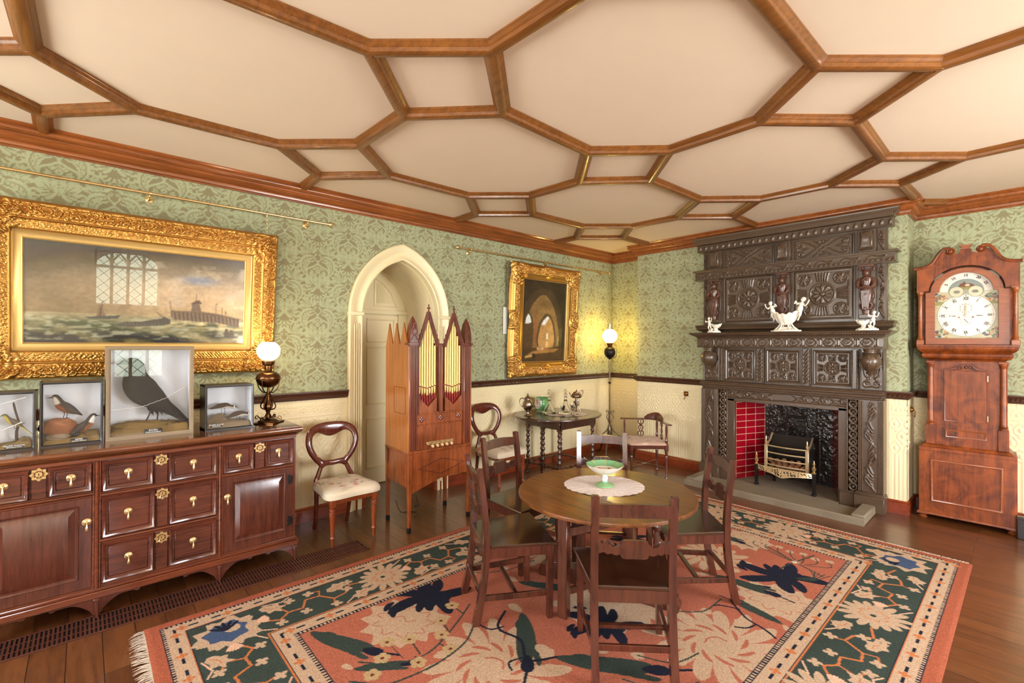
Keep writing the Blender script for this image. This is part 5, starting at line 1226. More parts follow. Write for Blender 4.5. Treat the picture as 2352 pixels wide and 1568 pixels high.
def balloon(label,loc,rz):
    t=thing('balloon_back_chair',label,'chair',loc,rz,'balloon-back chairs')
    # local: front -y ; seat 0.47 wide ; origin at floor centre
    fw,fy=.172,-.2
    def turned(x,y): 
        m=MB(); m.box(x-.023,x+.023,y-.023,y+.023,.31,.39,.003)
        m.lathe([(.010,0),(.013,.02),(.014,.055),(.018,.065),(.023,.07),(.018,.077),(.015,.085),(.021,.19),(.025,.25),(.018,.257),(.026,.264),(.026,.272),(.018,.278),(.026,.288),(.025,.298),(.018,.304),(.022,.311)],16,M=T(x,y,0)); m.build('leg',M['ball'],t)
    turned(-fw,fy); turned(fw,fy)
    for s in (-1,1):
        m=MB(); m.tube(smooth([(s*.14,.27,0.002),(s*.143,.235,.13),(s*.15,.205,.30),(s*.155,.2,.42),(s*.135,.208,.475),(s*.112,.218,.53)],5),[.016,.017,.019,.021,.02,.019],8); m.build('leg',M['bal'],t)
    m=MB(); m.box(-.172,.172,fy-.017,fy+.017,.335,.39,.003)
    for z in (.347,.361,.375): m.tube([(-.15,fy-.018,z),(.15,fy-.018,z)],.0045,6)
    for s in (-1,1): m.bar((s*fw,fy,.362),(s*.15,.2,.362),.034,.056)
    m.bar((-.15,.2,.362),(.15,.2,.362),.03,.056); m.build('seat_frame',M['ball'],t)
    cushion(t,[(-.215,-.225),(0,-.24),(.215,-.225),(.205,0),(.175,.2),(0,.205),(-.175,.2),(-.205,0)],.405,.05)
    # balloon back: flat rounded hoop, deep crest, waisted lower rail
    yf=lambda x,z: .2+(z-.42)*.19+(.012 if z>.7 else .012*max(0,(z-.5)/.2))-.05*(x/.23)**2
    oR=[(0,.535),(.06,.538),(.112,.515),(.132,.555),(.172,.60),(.213,.665),(.233,.74),(.225,.81),(.19,.862),(.13,.892),(.06,.903),(0,.905)]
    iR=[(0,.582),(.05,.585),(.085,.590),(.105,.605),(.135,.635),(.165,.69),(.178,.745),(.168,.795),(.135,.822),(.095,.815),(.045,.79),(0,.780)]
    full=lambda R_: R_+[(-x,z) for x,z in R_[-2:0:-1]]
    oS=smooth(full(oR),4,True); iS=smooth(full(iR),4,True)
    loft_ring('backrest',oS,iS,.015,M['bal'],t,yf)
    return t
balloon('balloon-back chair with floral seat between the dresser and the organ',(-3.87,1.615,0),PI/2)
balloon('balloon-back chair with floral seat between the organ and the small oval table',(-4.02,3.46,0),PI/2)
# ================================================================= carved oak chimneypiece
M['carv']=plain('carved_dark_oak',rgb(84,64,46),.36,coat=.4,var=.25,coatr=.2)
M['carf']=plain('carved_figure_oak',rgb(92,56,42),.35,coat=.45,var=.25)
M['china']=plain('white_glazed_china',rgb(250,240,224),.12,coat=.8)
M['stone']=plain('hearth_stone',rgb(132,118,96),.8,var=.18,bump=.5,bscale=70)
M['soot']=plain('cast_fireback',rgb(46,40,34),.28,metal=.5,coat=.3,var=.3)
fp=thing('carved_chimneypiece','tall dark carved oak chimneypiece with overmantel, round rosettes and carved figures','fireplace',(-1.83,YC,0))
def part(name,mb,mat='carv',par=None,**k): return mb.build(name,M[mat],par or fp,**k)
def rosette(R,cx,cz,w,h):
    s=min(w,h); e=R
    e.stroke([(cx-w/2,cz-h/2),(cx+w/2,cz-h/2),(cx+w/2,cz+h/2),(cx-w/2,cz+h/2),(cx-w/2,cz-h/2)],.012*s/.3,.006,'max')
    e.stroke(spiral(cx,cz,.235*s,.235*s,0,2*PI,40),.02*s,.009,'max')
    for k in range(10): e.petal(cx+.05*s*math.cos(k*PI/5+.3),cz+.05*s*math.sin(k*PI/5+.3),k*PI/5+.3,.155*s,.042*s,.014,'max')
    e.disc(cx,cz,.055*s,.016,'max')
    for sx in(-1,1):
        for sz in(-1,1):
            x,z=cx+sx*(w*.5-.165*s),cz+sz*(h*.5-.165*s)
            e.stroke(spiral(x,z,.125*s,.125*s,0,2*PI,30),.013*s,.009,'max')
            for k in range(7): e.petal(x,z,k*2*PI/7,.105*s,.026*s,.012,'max',bend=.35)
            e.disc(x,z,.02*s,.012,'max')
    for k in range(5):
        o=(k-2)*.052*s
        for q in (-1,1):
            e.stroke([(cx+o*.8,cz+q*(.29*s)),(cx+o*1.15,cz+q*(h*.5-.04*s))],.017*s,.012,'max'); e.stroke([(cx+q*.29*s,cz+o*.8),(cx+q*(w*.5-.04*s),cz+o*1.15)],.017*s,.012,'max')
def guilloche(R,x,z0,z1,w,step):
    n=int((z1-z0)/step)
    for k in range(n):
        z=z0+(k+.5)*(z1-z0)/n; R.stroke(spiral(x,z,w*.42,w*.42,0,2*PI,20),w*.1,.008,'max'); R.disc(x,z,w*.16,.012,'max')
        for s in(-1,1): R.petal(x+s*w*.38,z+step*.5,PI/2+s*.5,step*.5,w*.09,.008,'max')
def leafscroll(R,x,z0,z1,w,n):
    L=(z1-z0)/n
    for k in range(n):
        z=z0+k*L; s=1 if k%2 else -1
        R.stroke(smooth([(x-s*w*.3,z),(x+s*w*.1,z+L*.25),(x+s*w*.36,z+L*.5),(x+s*w*.1,z+L*.8),(x-s*w*.1,z+L*.62)],5),w*.07,.016,'max')
        for q in range(6): R.petal(x-s*w*.2,z+L*(.10+.13*q),PI/2-s*(.3+.9*(1-abs(q-2.5)/4)),w*.75,w*.09,.016,'max',bend=.25*s)
        R.disc(x+s*w*.12,z+L*.68,w*.1,.012,'max')
def strap(R,x0,x1,z0,z1):
    cx,cz=(x0+x1)/2,(z0+z1)/2;W=(x1-x0);H=(z1-z0); t=.006
    for s in(-1,1):
        for q in(-1,1):
            R.stroke(smooth([(cx-s*W*.16,cz-q*H*.42),(cx,cz-q*H*.1),(cx+s*W*.2,cz+q*H*.22),(cx+s*W*.34,cz+q*H*.40),(cx+s*W*.44,cz+q*H*.3),(cx+s*W*.40,cz+q*H*.12),(cx+s*W*.34,cz+q*H*.2)],5),t,.009,'max')
            R.stroke([(cx-s*W*.08,cz-q*H*.3),(cx+s*W*.24,cz+q*H*.30)],t,.009,'max')
            R.disc(cx+s*W*.38,cz+q*H*.25,.013,.01,'max'); R.stroke(smooth([(cx,cz+q*H*.1),(cx+s*W*.07,cz+q*H*.25),(cx+s*W*.03,cz+q*H*.4),(cx,cz+q*H*.32)],4),t*.8,.008,'max')
        R.stroke(smooth([(cx+s*W*.25,cz),(cx+s*W*.42,cz-.02),(cx+s*W*.47,cz),(cx+s*W*.42,cz+.02),(cx+s*W*.25,cz)],4),t*.8,.008,'max')
    for x in (x0+.012,x1-.012):
        n=int(H/.02); 
        for k in range(n): R.disc(x,z0+(k+.5)*H/n,.006,.008,'max')
def carve(name,x0,x1,z0,z1,y,fn,depth=.02,res=.0038,mat='carv'):
    R=Ras(x1-x0,z1-z0,res,0.,x0=x0,z0=z0); fn(R)
    X,Z=np.meshgrid(R.x,R.z); return gridobj(name,np.stack([X,y-R.A,Z],-1),M[mat],fp,skirt=(0,depth,0))
def mould(prof,x,y,z,ret=.3,name='moulding',mat='carv'):
    # horizontal moulding round front and both returns, profile (projection, height)
    m=MB(); m.sweep([(-.03,prof[0][1])]+prof+[(-.03,prof[-1][1])],[(-x,ret,z),(-x,y,z),(x,y,z),(x,ret,z)],1,up=(0,0,1)); return part(name,m,fixn=True)
Yb=-.05
# plinths, pilasters
for s in(-1,1):
    m=MB(); a,b=sorted((s*.665,s*.903)); m.box(a,b,-.175,0,0,.15,.004); m.box(a+.006,b-.006,-.168,0,.15,.165,.004); m.box(a+.014,b-.014,-.16,0,.165,.178,.003)
    a,b=sorted((s*.535,s*.665)); m.box(a,b,-.13,0,0,.135,.004); m.box(a+.004,b,-.124,0,.135,.15,.003); part('plinth',m,'iron' if 0 else 'carv')
    a,b=sorted((s*.69,s*.892)); m=MB(); m.box(a,b,-.13,0,.178,1.07,.003)
    for q in (.008,.022,.036): 
        for e in (a+q,b-q): m.tube([(e,-.132,.185),(e,-.132,1.06)],.007,8)
    part('pilaster',m)
    carve('pilaster_carving',a+.048,b-.048,.19,1.055,-.128,lambda R,c=(a+b)/2:leafscroll(R,c,.2,1.05,.12,4))
    a,b=sorted((s*.60,s*.69)); m=MB(); m.box(a,b,-.1,0,.14,1.07,.003); part('inner_pilaster',m)
    carve('roundel_carving',a+.004,b-.004,.155,1.06,-.1,lambda R,c=(a+b)/2:guilloche(R,c,.16,1.05,.075,.072))
    a,b=sorted((s*.515,s*.60)); m=MB(); m.box(a,b,-.085,.05,.0,.965,.004); m.box(*sorted((s*.588,s*.602)),-.1,0,.14,1.07,.003); part('opening_jamb',m)
m=MB(); m.box(-.60,.60,-.085,.05,.935,.975,.004); m.box(-.60,.60,-.08,0,.97,1.07,.003); part('lintel',m)
def linc(R):
    R.stroke([(-.59,.983),(.59,.983)],.004,.007,'max'); R.stroke([(-.59,1.062),(.59,1.062)],.004,.007,'max')
    for h in(-1,1):
        for k in range(3):
            x=h*(.1+.17*k); R.stroke(smooth([(x,1.055),(x+h*.05,1.02),(x+h*.10,.99),(x+h*.14,1.01),(x+h*.115,1.035)],5),.006,.009,'max'); R.stroke(smooth([(x+h*.01,.99),(x+h*.06,1.015),(x+h*.12,1.055),(x+h*.16,1.04)],5),.006,.009,'max')
            R.disc(x+h*.105,1.022,.012,.011,'max',rz=.02); R.petal(x+h*.02,1.0,.6*h+(PI if h<0 else 0),.06,.008,.007,'max')
carve('lintel_carving',-.595,.595,.975,1.068,-.082,linc)
mould([(.0,0),(.01,.006),(.012,.02),(.022,.028),(.024,.045),(.038,.055),(.04,.07),(.03,.078),(.034,.09),(.02,.095)],.86,-.13,1.068)
m=MB(); m.box(-.66,.66,-.115,-.03,1.07,1.155,.006); m.box(-.89,.89,-.06,0,1.06,1.58,.003); part('panel_stage',m)
# three square rosette panels with frames
for c in(-.46,0,.46):
    carve('rosette_panel',c-.15,c+.15,1.198,1.528,-.064,lambda R,c=c:rosette(R,c,1.363,.275,.30))
    m=MB(); m.sweep([(0,0),(.0,.012),(.012,.016),(.02,.008),(.026,0)],[(c-.172,-.06,1.178),(c+.172,-.06,1.178),(c+.172,-.06,1.548),(c-.172,-.06,1.548)],-1,up=(0,-1,0),closed=True); part('panel_frame',m,fixn=True)
for c in(-.23,.23,-.655,.655):
    w=.034 if abs(c)<.5 else .02
    m=MB(); m.box(c-w-.008,c+w+.008,-.085,-.05,1.165,1.56,.003); part('upright',m)
    def tw(R,c=c,w=w):
        for e in (c-w-.002,c+w+.002):
            for k in range(22): R.disc(e,1.18+.0172*k,.006,.007,'max')
        if w>.03:
            for k in range(8): R.petal(c-w*.7,1.185+.043*k,.75,w*2.2,.011,.011,'max',bend=.2)
    carve('twist_carving',c-w-.008,c+w+.008,1.17,1.555,-.086,tw)
# side bays with bulbous supports
for s in(-1,1):
    a,b=sorted((s*.69,s*.892)); m=MB(); m.box(a,b,-.075,0,1.165,1.57,.003)
    for e in(a+.01,b-.01): m.tube([(e,-.078,1.17),(e,-.078,1.56)],.008,8)
    part('side_bay',m)
    def bay(R,c=(a+b)/2):
        for q in(-1,1): R.stroke(smooth([(c,1.2),(c+q*.05,1.19),(c+q*.065,1.23),(c+q*.03,1.27),(c+q*.055,1.31),(c+q*.07,1.4)],5),.006,.009,'max'); R.stroke(spiral(c+q*.032,1.225,.02,.005,0,5,16),.005,.008,'max')
        for q in(-1,1): R.stroke(smooth([(c+q*.02,1.53),(c+q*.07,1.52),(c+q*.075,1.47)],5),.006,.009,'max')
    carve('bay_carving',a+.02,b-.02,1.175,1.56,-.076,bay)
    m=MB(); c=(a+b)/2; pr=[(.002,1.262),(.010,1.268),(.014,1.285),(.008,1.3),(.012,1.312),(.03,1.325),(.035,1.335),(.024,1.345),(.05,1.362),(.078,1.395),(.088,1.435),(.085,1.47),(.066,1.505),(.045,1.52),(.05,1.53),(.048,1.54),(.055,1.548),(.055,1.556),(.06,1.566)]
    m.lathe(pr,28,M=T(c,-.155,0)); 
    for k in range(8):
        A=T(c,-.155,0)@RZ(k*PI/4); m.tube([(.05,0,1.362),(.080,0,1.395),(.090,0,1.435)],[.003,.006,.001],6,M=A); m.tube([(.087,0,1.47),(.068,0,1.505)],[.007,.003],6,M=A)
    part('bulbous_support',m)
# frieze and mantel shelf
def fr(R):
    for k in range(11):
        x=-.78+.156*k; R.stroke([(x-.05,1.625),(x-.02,1.66),(x+.02,1.66),(x+.05,1.625),(x+.02,1.59),(x-.02,1.59),(x-.05,1.625)],.005,.008,'max')
        for q in range(4): R.stroke([(x-.035+.012*q,1.60+.006*q),(x-.02+.012*q,1.65-.006*q)],.003,.007,'max')
        for sx in(-1,1):
            for sz in(-1,1): R.disc(x+sx*.062,1.625+sz*.032,.008,.01,'max')
        R.stroke([(x+.078,1.595),(x+.078,1.655)],.006,.010,'max')
    for z in (1.578,1.672): R.stroke([(-.9,z),(.9,z)],.005,.006,'max')
m=MB(); m.box(-.905,.905,-.215,0,1.567,1.682,.003); part('frieze',m); carve('frieze_carving',-.9,.9,1.572,1.678,-.216,fr)
mould([(0,0),(.012,.004),(.016,.014),(.035,.022),(.05,.032),(.052,.036),(.066,.04),(.07,.052),(.064,.058)],.905,-.215,1.68,ret=0)
m=MB(); 
for k in range(84): x=-.93+1.86*k/83; m.box(x-.007,x+.007,-.266,-.24,1.708,1.721,.003)
part('dentils',m,'carf')['kind']='stuff'
m=MB(); m.box(-.968,.968,-.28,0,1.725,1.74,.003); part('mantel_shelf',m)
# overmantel
m=MB(); m.box(-.905,.905,Yb,0,1.74,2.80,.003); part('overmantel_back',m)
mould([(0,0),(.02,.004),(.03,.02),(.06,.03),(.075,.045),(.07,.06),(.08,.075),(.085,.088),(.06,.094)],.89,-.05,1.742,ret=0)
for s,c in((-1,-.37),(1,.37)):
    carve('rosette_panel',c-.262,c+.262,1.872,2.388,-.064,lambda R,c=c:rosette(R,c,2.13,.48,.47),res=.004)
    m=MB(); m.sweep([(0,0),(.0,.016),(.014,.018),(.022,.008),(.03,0)],[(c-.285,Yb,1.85),(c+.285,Yb,1.85),(c+.285,Yb,2.405),(c-.285,Yb,2.405)],-1,up=(0,-1,0),closed=True); part('panel_frame',m,fixn=True)
    carve('strapwork_panel',c-.255,c+.255,2.515,2.715,-.062,lambda R,c=c:strap(R,c-.25,c+.25,2.52,2.71))
    m=MB(); m.sweep([(0,0),(.0,.014),(.012,.016),(.02,0)],[(c-.275,Yb,2.503),(c+.275,Yb,2.503),(c+.275,Yb,2.725),(c-.275,Yb,2.725)],-1,up=(0,-1,0),closed=True); part('panel_frame',m,fixn=True)
for s in(-1,1):
    a,b=sorted((s*.83,s*.9)); carve('edge_carving',a,b,1.86,2.39,-.058,lambda R,c=(a+b)/2:leafscroll(R,c,1.87,2.38,.06,3)); carve('edge_carving',a,b,2.51,2.72,-.058,lambda R,c=(a+b)/2:leafscroll(R,c,2.515,2.715,.06,1))
def mid(R):
    for k in range(46): x=-.96+1.92*k/45; R.petal(x-.012,2.398,.5,.036,.011,.014,'max')
    for k in range(9):
        x=-.85+.2125*k; R.stroke(smooth([(x-.09,2.44),(x-.05,2.465),(x,2.45),(x+.04,2.435),(x+.06,2.46)],5),.005,.008,'max')
        for q in range(9): R.disc(x+.02+.011*(q%5),2.445+.013*(q//5),.005,.008,'max')
    for z in (2.425,2.483): R.stroke([(-.98,z),(.98,z)],.005,.007,'max')
m=MB(); m.box(-.975,.975,-.13,0,2.395,2.488,.004); m.box(-1.0,1.0,-.15,0,2.485,2.505,.004); m.box(-.985,.985,-.14,0,2.385,2.397,.003); part('middle_cornice',m); carve('middle_cornice_carving',-.972,.972,2.395,2.486,-.131,mid)
def cres(R):
    for k in range(28):
        x=-.93+1.86*k/27; R.petal(x,2.75,.9,.05,.012,.012,'max',bend=.3); R.petal(x+.02,2.80,-2.2,.05,.012,.012,'max',bend=.3); R.disc(x+.01,2.775,.008,.014,'max')
    for z in (2.742,2.812): R.stroke([(-.96,z),(.96,z)],.005,.007,'max')
m=MB(); m.box(-.955,.955,-.115,0,2.735,2.82,.003); part('top_frieze',m); carve('top_frieze_carving',-.952,.952,2.736,2.818,-.116,cres)
mould([(0,0),(.01,.004),(.014,.02),(.03,.034),(.042,.05),(.045,.062),(.05,.07),(.05,.082)],.955,-.115,2.818,ret=-.02)
m=MB(); m.box(-.96,.96,-.15,-.02,2.82,2.895,.002); part('top_cap',m)
# carved figures and acanthus brackets
for x in(-.75,0,.75):
    m=MB(); m.box(x-.07,x+.07,-.075,-.04,1.86,2.385,.003); m.box(x-.055,x+.055,-.13,-.05,1.86,1.90,.004); part('figure_backing',m)
    o=Yb-.06; m=MB()
    m.lathe([(.028,1.90),(.034,1.93),(.026,1.96),(.034,2.0),(.05,2.05),(.056,2.10),(.046,2.15),(.04,2.19),(.052,2.23),(.05,2.255),(.022,2.275)],18,M=T(x,o,0)@S(1,.75,1))
    m.ball((x,o-.008,2.302),.03,14,rz=1.15); m.ball((x,o-.036,2.298),.007,8)
    for s in(-1,1):
        m.tube(smooth([(x+s*.045,o,2.25),(x+s*.066,o-.015,2.2),(x+s*.045,o-.035,2.16),(x-s*.012,o-.045,2.17)],5),[.018]*8+[.013]*8,8); m.tube(spiral(0,0,.03,.004,-1.5*s,4.5*s+(0),20),.008,6,M=T(x+s*.034,o-.012,2.08)@RX(PI/2)@S(1,1,1)); m.tube(smooth([(x+s*.02,o-.02,2.02),(x+s*.05,o-.01,1.99),(x+s*.03,o-.02,1.95),(x,o-.03,1.97)],4),.01,6)
        m.tube(spiral(0,0,.022,.004,-1.5*s,4*s,16),.008,6,M=T(x+s*.045,o,2.345)@RX(PI/2)); m.ball((x+s*.012,o-.036,2.235),.014,8)
    m.box(x-.062,x+.062,o-.02,Yb,2.365,2.386,.004); m.ball((x,o-.02,2.33),.022,10,rx=1.5,rz=.5)
    for k in range(7): m.tube([(x-.03+.01*k,o-.036,2.13),(x-.022+.0075*k,o-.03,1.95)],[.007,.004],6)
    part('carved_figure',m,'carf')
    m=MB(); m.box(x-.075,x+.075,-.08,-.04,2.505,2.735,.003); m.box(x-.052,x+.052,-.115,-.07,2.53,2.72,.01)
    for k in range(7): u=(k-3)/3; m.tube(smooth([(x+u*.04,-.12,2.71),(x+u*.022,-.135,2.64),(x+u*.038,-.118,2.56),(x+u*.045,-.128,2.535)],4),[.009]*13,6)
    m.ball((x,-.13,2.69),.02,10,rx=1.6,rz=.7); part('acanthus_bracket',m)
# fire opening: tiled cheeks, fireback
def tilemat():
    m,nt,b=newmat('red_glazed_tiles'); N=nt.nodes;L=nt.links; tc=N.new('ShaderNodeTexCoord'); sx=N.new('ShaderNodeSeparateXYZ'); cb=N.new('ShaderNodeCombineXYZ'); L.new(tc.outputs['Object'],sx.inputs[0]); L.new(sx.outputs['X'],cb.inputs['X']); L.new(sx.outputs['Z'],cb.inputs['Y'])
    bt=N.new('ShaderNodeTexBrick'); bt.offset=0; bt.inputs['Scale'].default_value=1; bt.inputs['Brick Width'].default_value=.154; bt.inputs['Row Height'].default_value=.0765; bt.inputs['Mortar Size'].default_value=.003; bt.inputs['Mortar Smooth'].default_value=.1
    bt.inputs['Color1'].default_value=(*rgb(138,10,22),1); bt.inputs['Color2'].default_value=(*rgb(162,14,34),1); bt.inputs['Mortar'].default_value=(*rgb(226,180,150),1); L.new(cb.outputs[0],bt.inputs['Vector']); L.new(bt.outputs['Color'],b.inputs['Base Color']); setp(b,Roughness=.12,Coat=.6); return m
M['tile']=tilemat()
def cheek(x0,y0,x1,y1):
    L=math.hypot(x1-x0,y1-y0); m=MB(); m.box(0,L,-.0,.02,0.015,.95,.001); o=m.build('tiled_cheek',M['tile'],fp); o.location=(x0,y0,0); o.rotation_euler=(0,0,math.atan2(y1-y0,x1-x0)); return o
cheek(-.515,-.03,-.345,.42); cheek(.345,.42,.515,-.03)
m=MB(); m.box(-.5,.5,-.03,.45,.95,.975,0); part('throat_plate',m,'soot')
def fbk(R):
    X,Z=np.meshgrid(R.x,R.z); R.A+=.010*noise2(X,Z,28,5,3)*(np.abs(X)>.2)+.004*noise2(X,Z,50,6,2)
    R.stroke([(-.22,.05),(-.22,.62),(-.12,.66),(-.1,.76),(.1,.76),(.12,.66),(.22,.62),(.22,.05)],.012,.014,'max')
    for k in range(60):
        q=random.Random(k); x=q.uniform(-.17,.17);z=q.uniform(.15,.62); R.petal(x,z,q.uniform(0,6.3),.07,.014,.014,'max',bend=.3)
    for k in range(70):
        q=random.Random(k+99); s=1 if k%2 else -1; x=s*q.uniform(.24,.31);z=q.uniform(.05,.93); R.petal(x,z,q.uniform(0,6.3),.05,.013,.013,'max',bend=.4)
    for k in range(40): q=random.Random(k+300); R.petal(q.uniform(-.3,.3),q.uniform(.78,.94),q.uniform(0,6.3),.05,.013,.013,'max',bend=.4)
R=Ras(.70,.935,.005,0.,x0=-.35,z0=.012); fbk(R); X,Z=np.meshgrid(R.x,R.z); gridobj('fireback',np.stack([X,.42-R.A,Z],-1),M['soot'],fp,skirt=(0,.03,0))
# hearth stone
he=thing('hearth_stone','worn grey stone hearth slab with a raised kerb in front of the fireplace','hearth',(-1.83,YC,0))
m=MB(); m.box(-.505,.505,-.09,.44,.002,.013,.002); m.box(-.77,.77,-.6,-.178,.002,.02,.004); m.box(-.53,.53,-.18,-.088,.002,.018,.002); m.build('slab',M['stone'],he)
def rough(m):   # slightly worn, uneven kerb edges
    for v in m.v:
        v[0]+=.004*math.sin(v[1]*31+v[2]*50); v[1]+=.004*math.sin(v[0]*17)
    return m
m=MB()
m.sweep([(-.024,0),(-.024,.052),(-.016,.062),(.014,.064),(.024,.056),(.026,0)],[(-.84+.056*k,-.63+.003*math.sin(k*1.3),0) for k in range(31)],1)
rough(m).build('front_kerb',M['stone'],he,fixn=True)
for s in(-1,1):
    m=MB(); a,b=sorted((s*.735,s*.84)); m.box(a,b,-.605,-.19,0,.078,.009); rough(m).build('end_kerb',M['stone'],he)
# fire grate
gt=thing('fire_grate','free-standing iron fire basket with brass bars, finials and pierced brass apron','fire grate',(-1.81,5.72,.0145))
gw=.205; M['pbrass']=plain('pale_worn_brass',rgb(228,204,160),.3,metal=.75,var=.12)
m=MB(); m.prism([(-gw,.33),(-gw-.01,.5),(-gw+.02,.56),(gw-.02,.56),(gw+.01,.5),(gw,.33),(gw,.16),(-gw,.16)],.21,.225,M=T(0,0,0)); m.box(-gw,gw,.02,.21,.15,.165,.002); m.build('back_plate',M['soot'],gt)
m=MB()
for s in(-1,1): m.box(s*gw-.006,s*gw+.006,.0,.21,.16,.44,.002)
m.build('side_plate',M['soot'],gt)
for z in(.245,.31,.38,.455):
    m=MB(); m.tube([(x,-.035*math.cos(x/gw*PI/2)+.0,z) for x in np.linspace(-gw,gw,13)],.0085,8); m.build('bar',M['pbrass'],gt)
for s in(-1,1):
    m=MB(); m.box(s*gw-.016,s*gw+.016,-.014,.014,.17,.455,.003); m.lathe([(.014,.455),(.018,.462),(.008,.472),(.015,.487),(.016,.497),(.007,.508),(.008,.53),(.003,.555),(1e-4,.556)],14,M=T(s*gw,0,0)); m.tube([(s*gw,.02,.45),(s*gw,.12,.5),(s*gw,.19,.565)],.011,6); m.build('corner_post',M['pbrass'],gt)
    m=MB(); x=s*.285; m.bar((x,-.06,.235),(x,-.06,.0),.032,.032,up=(0,1,0),w1=.026,d1=.026); m.box(x-.02,x+.02,-.085,-.04,.0,.03,.006); m.tube([(x,-.06,.21),(s*gw,.02,.2)],.008,6); f=m.build('leg',M['iron'],gt)
    m=MB(); m.lathe([(.02,.235),(.024,.243),(.01,.255),(.02,.275),(.022,.292),(.01,.305),(.011,.33),(.015,.337),(.005,.35),(.003,.37),(1e-4,.371)],16,M=T(x,-.06,0)); m.build('finial',M['brass'],f)
    m=MB(); m.bar((s*.2,.21,.16),(s*.2,.25,.0),.028,.02,up=(1,0,0)); m.build('leg',M['iron'],gt)
# pierced apron: bowed brass strip with cut scrollwork
nx,nz=150,26; U,V=np.meshgrid(np.linspace(-1,1,nx),np.linspace(0,1,nz)); low=.165-.03*np.cos(U*PI)*0-.022*np.exp(-(U/.25)**2)+.02*np.abs(U); 
Zz=.232*(1-V)+low*V; Yy=-.06-.075*np.cos(U*PI/2)*(.3+.7*V); P=np.stack([U*.285,Yy,Zz],-1)
ap=gridobj('apron',P,M['pbrass'],gt)
pat=(np.sin(U*34+3*np.sin(V*6))*np.sin(V*9+2*np.cos(U*22))); kk=pat[:-1,:-1]; cut=(kk>.35)&(V[:-1,:-1]>.14)&(V[:-1,:-1]<.86)&(np.abs(U[:-1,:-1])<.95)
import bmesh
bm=bmesh.new(); bm.from_mesh(ap.data); bm.faces.ensure_lookup_table(); cf=cut.ravel(); bmesh.ops.delete(bm,geom=[bm.faces[i] for i in np.nonzero(cf)[0]],context='FACES'); bmesh.ops.solidify(bm,geom=bm.faces[:],thickness=.003); bm.to_mesh(ap.data); bm.free()
# pine cones
M['cone']=plain('pine_cone',rgb(142,92,58),.6,var=.5)
def cone_mesh(seed):
    m=MB(S(.86,.86,.86)); m.ball((0,0,0),.022,10,rz=1.2)
    for k in range(46):
        z=-.026+.054*k/45; a=k*2.4; r=.027*math.sqrt(max(.05,1-(z/.036)**2)); p=(r*.55*math.cos(a),r*.55*math.sin(a),z); q=(r*1.15*math.cos(a),r*1.15*math.sin(a),z+.010)
        m.tube([p,q],[.004,.0066],5,flat=.45)
    me=m.build('pine_cone',M['cone']); return me
pc=cone_mesh(0); rr=random.Random(11); first=True; spots=[]
for lay,(zz,n) in enumerate(((.197,6),(.247,6),(.297,5))):
    for r_ in range(2 if lay<2 else 1):
        for k in range(n): spots.append((-.165+.33*(k+.5*(lay%2))/(n-.5)*.98,-.0+.058*r_+.0,zz))
for k,(x,y,z) in enumerate(spots):
    o=pc if k==0 else pc.copy()
    if k: COL.objects.link(o)
    o.location=(-1.81+x,5.72+y+.012,.0145+z); o.rotation_euler=(rr.uniform(0,3),rr.uniform(0,3),rr.uniform(0,3)); tag(o,'small brown pine cone heaped behind the brass bars of the fire basket','pine cone','pine cones in the fire basket')
# white china on the mantel shelf
def cherub(m,x,y,z,s,lean,face):
    A=T(x,y,z)@RY(lean)@S(s,s,s)
    m.lathe([(.004,0),(.018,.01),(.026,.03),(.024,.05),(.018,.065),(.022,.085),(.016,.098),(.009,.103),(.009,.108)],12,M=A)
    m.ball((0,0,.125),.021,12,M=A); m.ball((.0,.006,.131),.0215,10,M=A); m.ball((0,-.021,.123),.004,6,M=A)
    for q in(-1,1): m.ball((q*.012,.012,.14),.009,8,M=A)
    for q in(-1,1): m.tube(smooth([(q*.018,0,.088),(q*.036,-.01,.075),(q*.05,-.02,.1),(q*.052,-.012,.13) if q*face>0 else (q*.055,-.015,.075)],4),[.0085]*5+[.006]*8,7,M=A); m.ball((q*.052,-.014,.13) if q*face>0 else (q*.055,-.015,.075),.007,8,M=A)
    for q in(-1,1): m.tube(smooth([(q*.012,0,.02),(q*.02,-.012,-.02),(q*.014,.002,-.055),(q*.018,-.014,-.068)],4),[.012]*5+[.007]*8,7,M=A)
def shell(m,x,y,z,w,h,n=12):
    P=[];nu=48
    pr=[(.25,0),(.55,.12),(.8,.35),(.93,.65),(1,.95),(.97,.97),(.85,.62),(.5,.25),(.1,.14)]
    vs=[];
    for r,zz in pr:
        for j in range(nu):
            a=2*PI*j/nu; k=1+.06*math.cos(n*a)*r; vs.append((x+w*r*k*math.cos(a),y+w*.55*r*k*math.sin(a),z+h*(zz+.07*r*math.cos(n*a+1)+.12*r*math.cos(2*a))))
    fs=[(i*nu+j,i*nu+(j+1)%nu,(i+1)*nu+(j+1)%nu,(i+1)*nu+j) for i in range(len(pr)-1) for j in range(nu)]
    m.add(vs,fs)
def chinabase(m,w,h):
    m.add([((w*(1+.07*math.cos(8*a)))*r*math.cos(a),w*.5*r*(1+.07*math.cos(8*a))*math.sin(a),z) for r,z in ((.98,0),(1,.006),(.97,.014),(.8,.02),(.6,.022),(.3,h*.5),(.01,h*.5)) for a in np.linspace(0,2*PI,41)[:-1]],[(i*40+j,i*40+(j+1)%40,(i+1)*40+(j+1)%40,(i+1)*40+j) for i in range(6) for j in range(40)])
    for k in range(6): a=k*PI/3; m.tube(spiral(0,0,.014,.003,0,5,12) and [(w*.8*math.cos(a),w*.42*math.sin(a),.012),(w*.55*math.cos(a),w*.3*math.sin(a),h*.45),(w*.3*math.cos(a),w*.18*math.sin(a),h)],[.012,.008,.007],7)
ZS=1.7405
def china(name,label,loc,build,group=None):
    t=thing(name,label,'china figure',loc,0,'white china on the mantel shelf'); build(t); return t
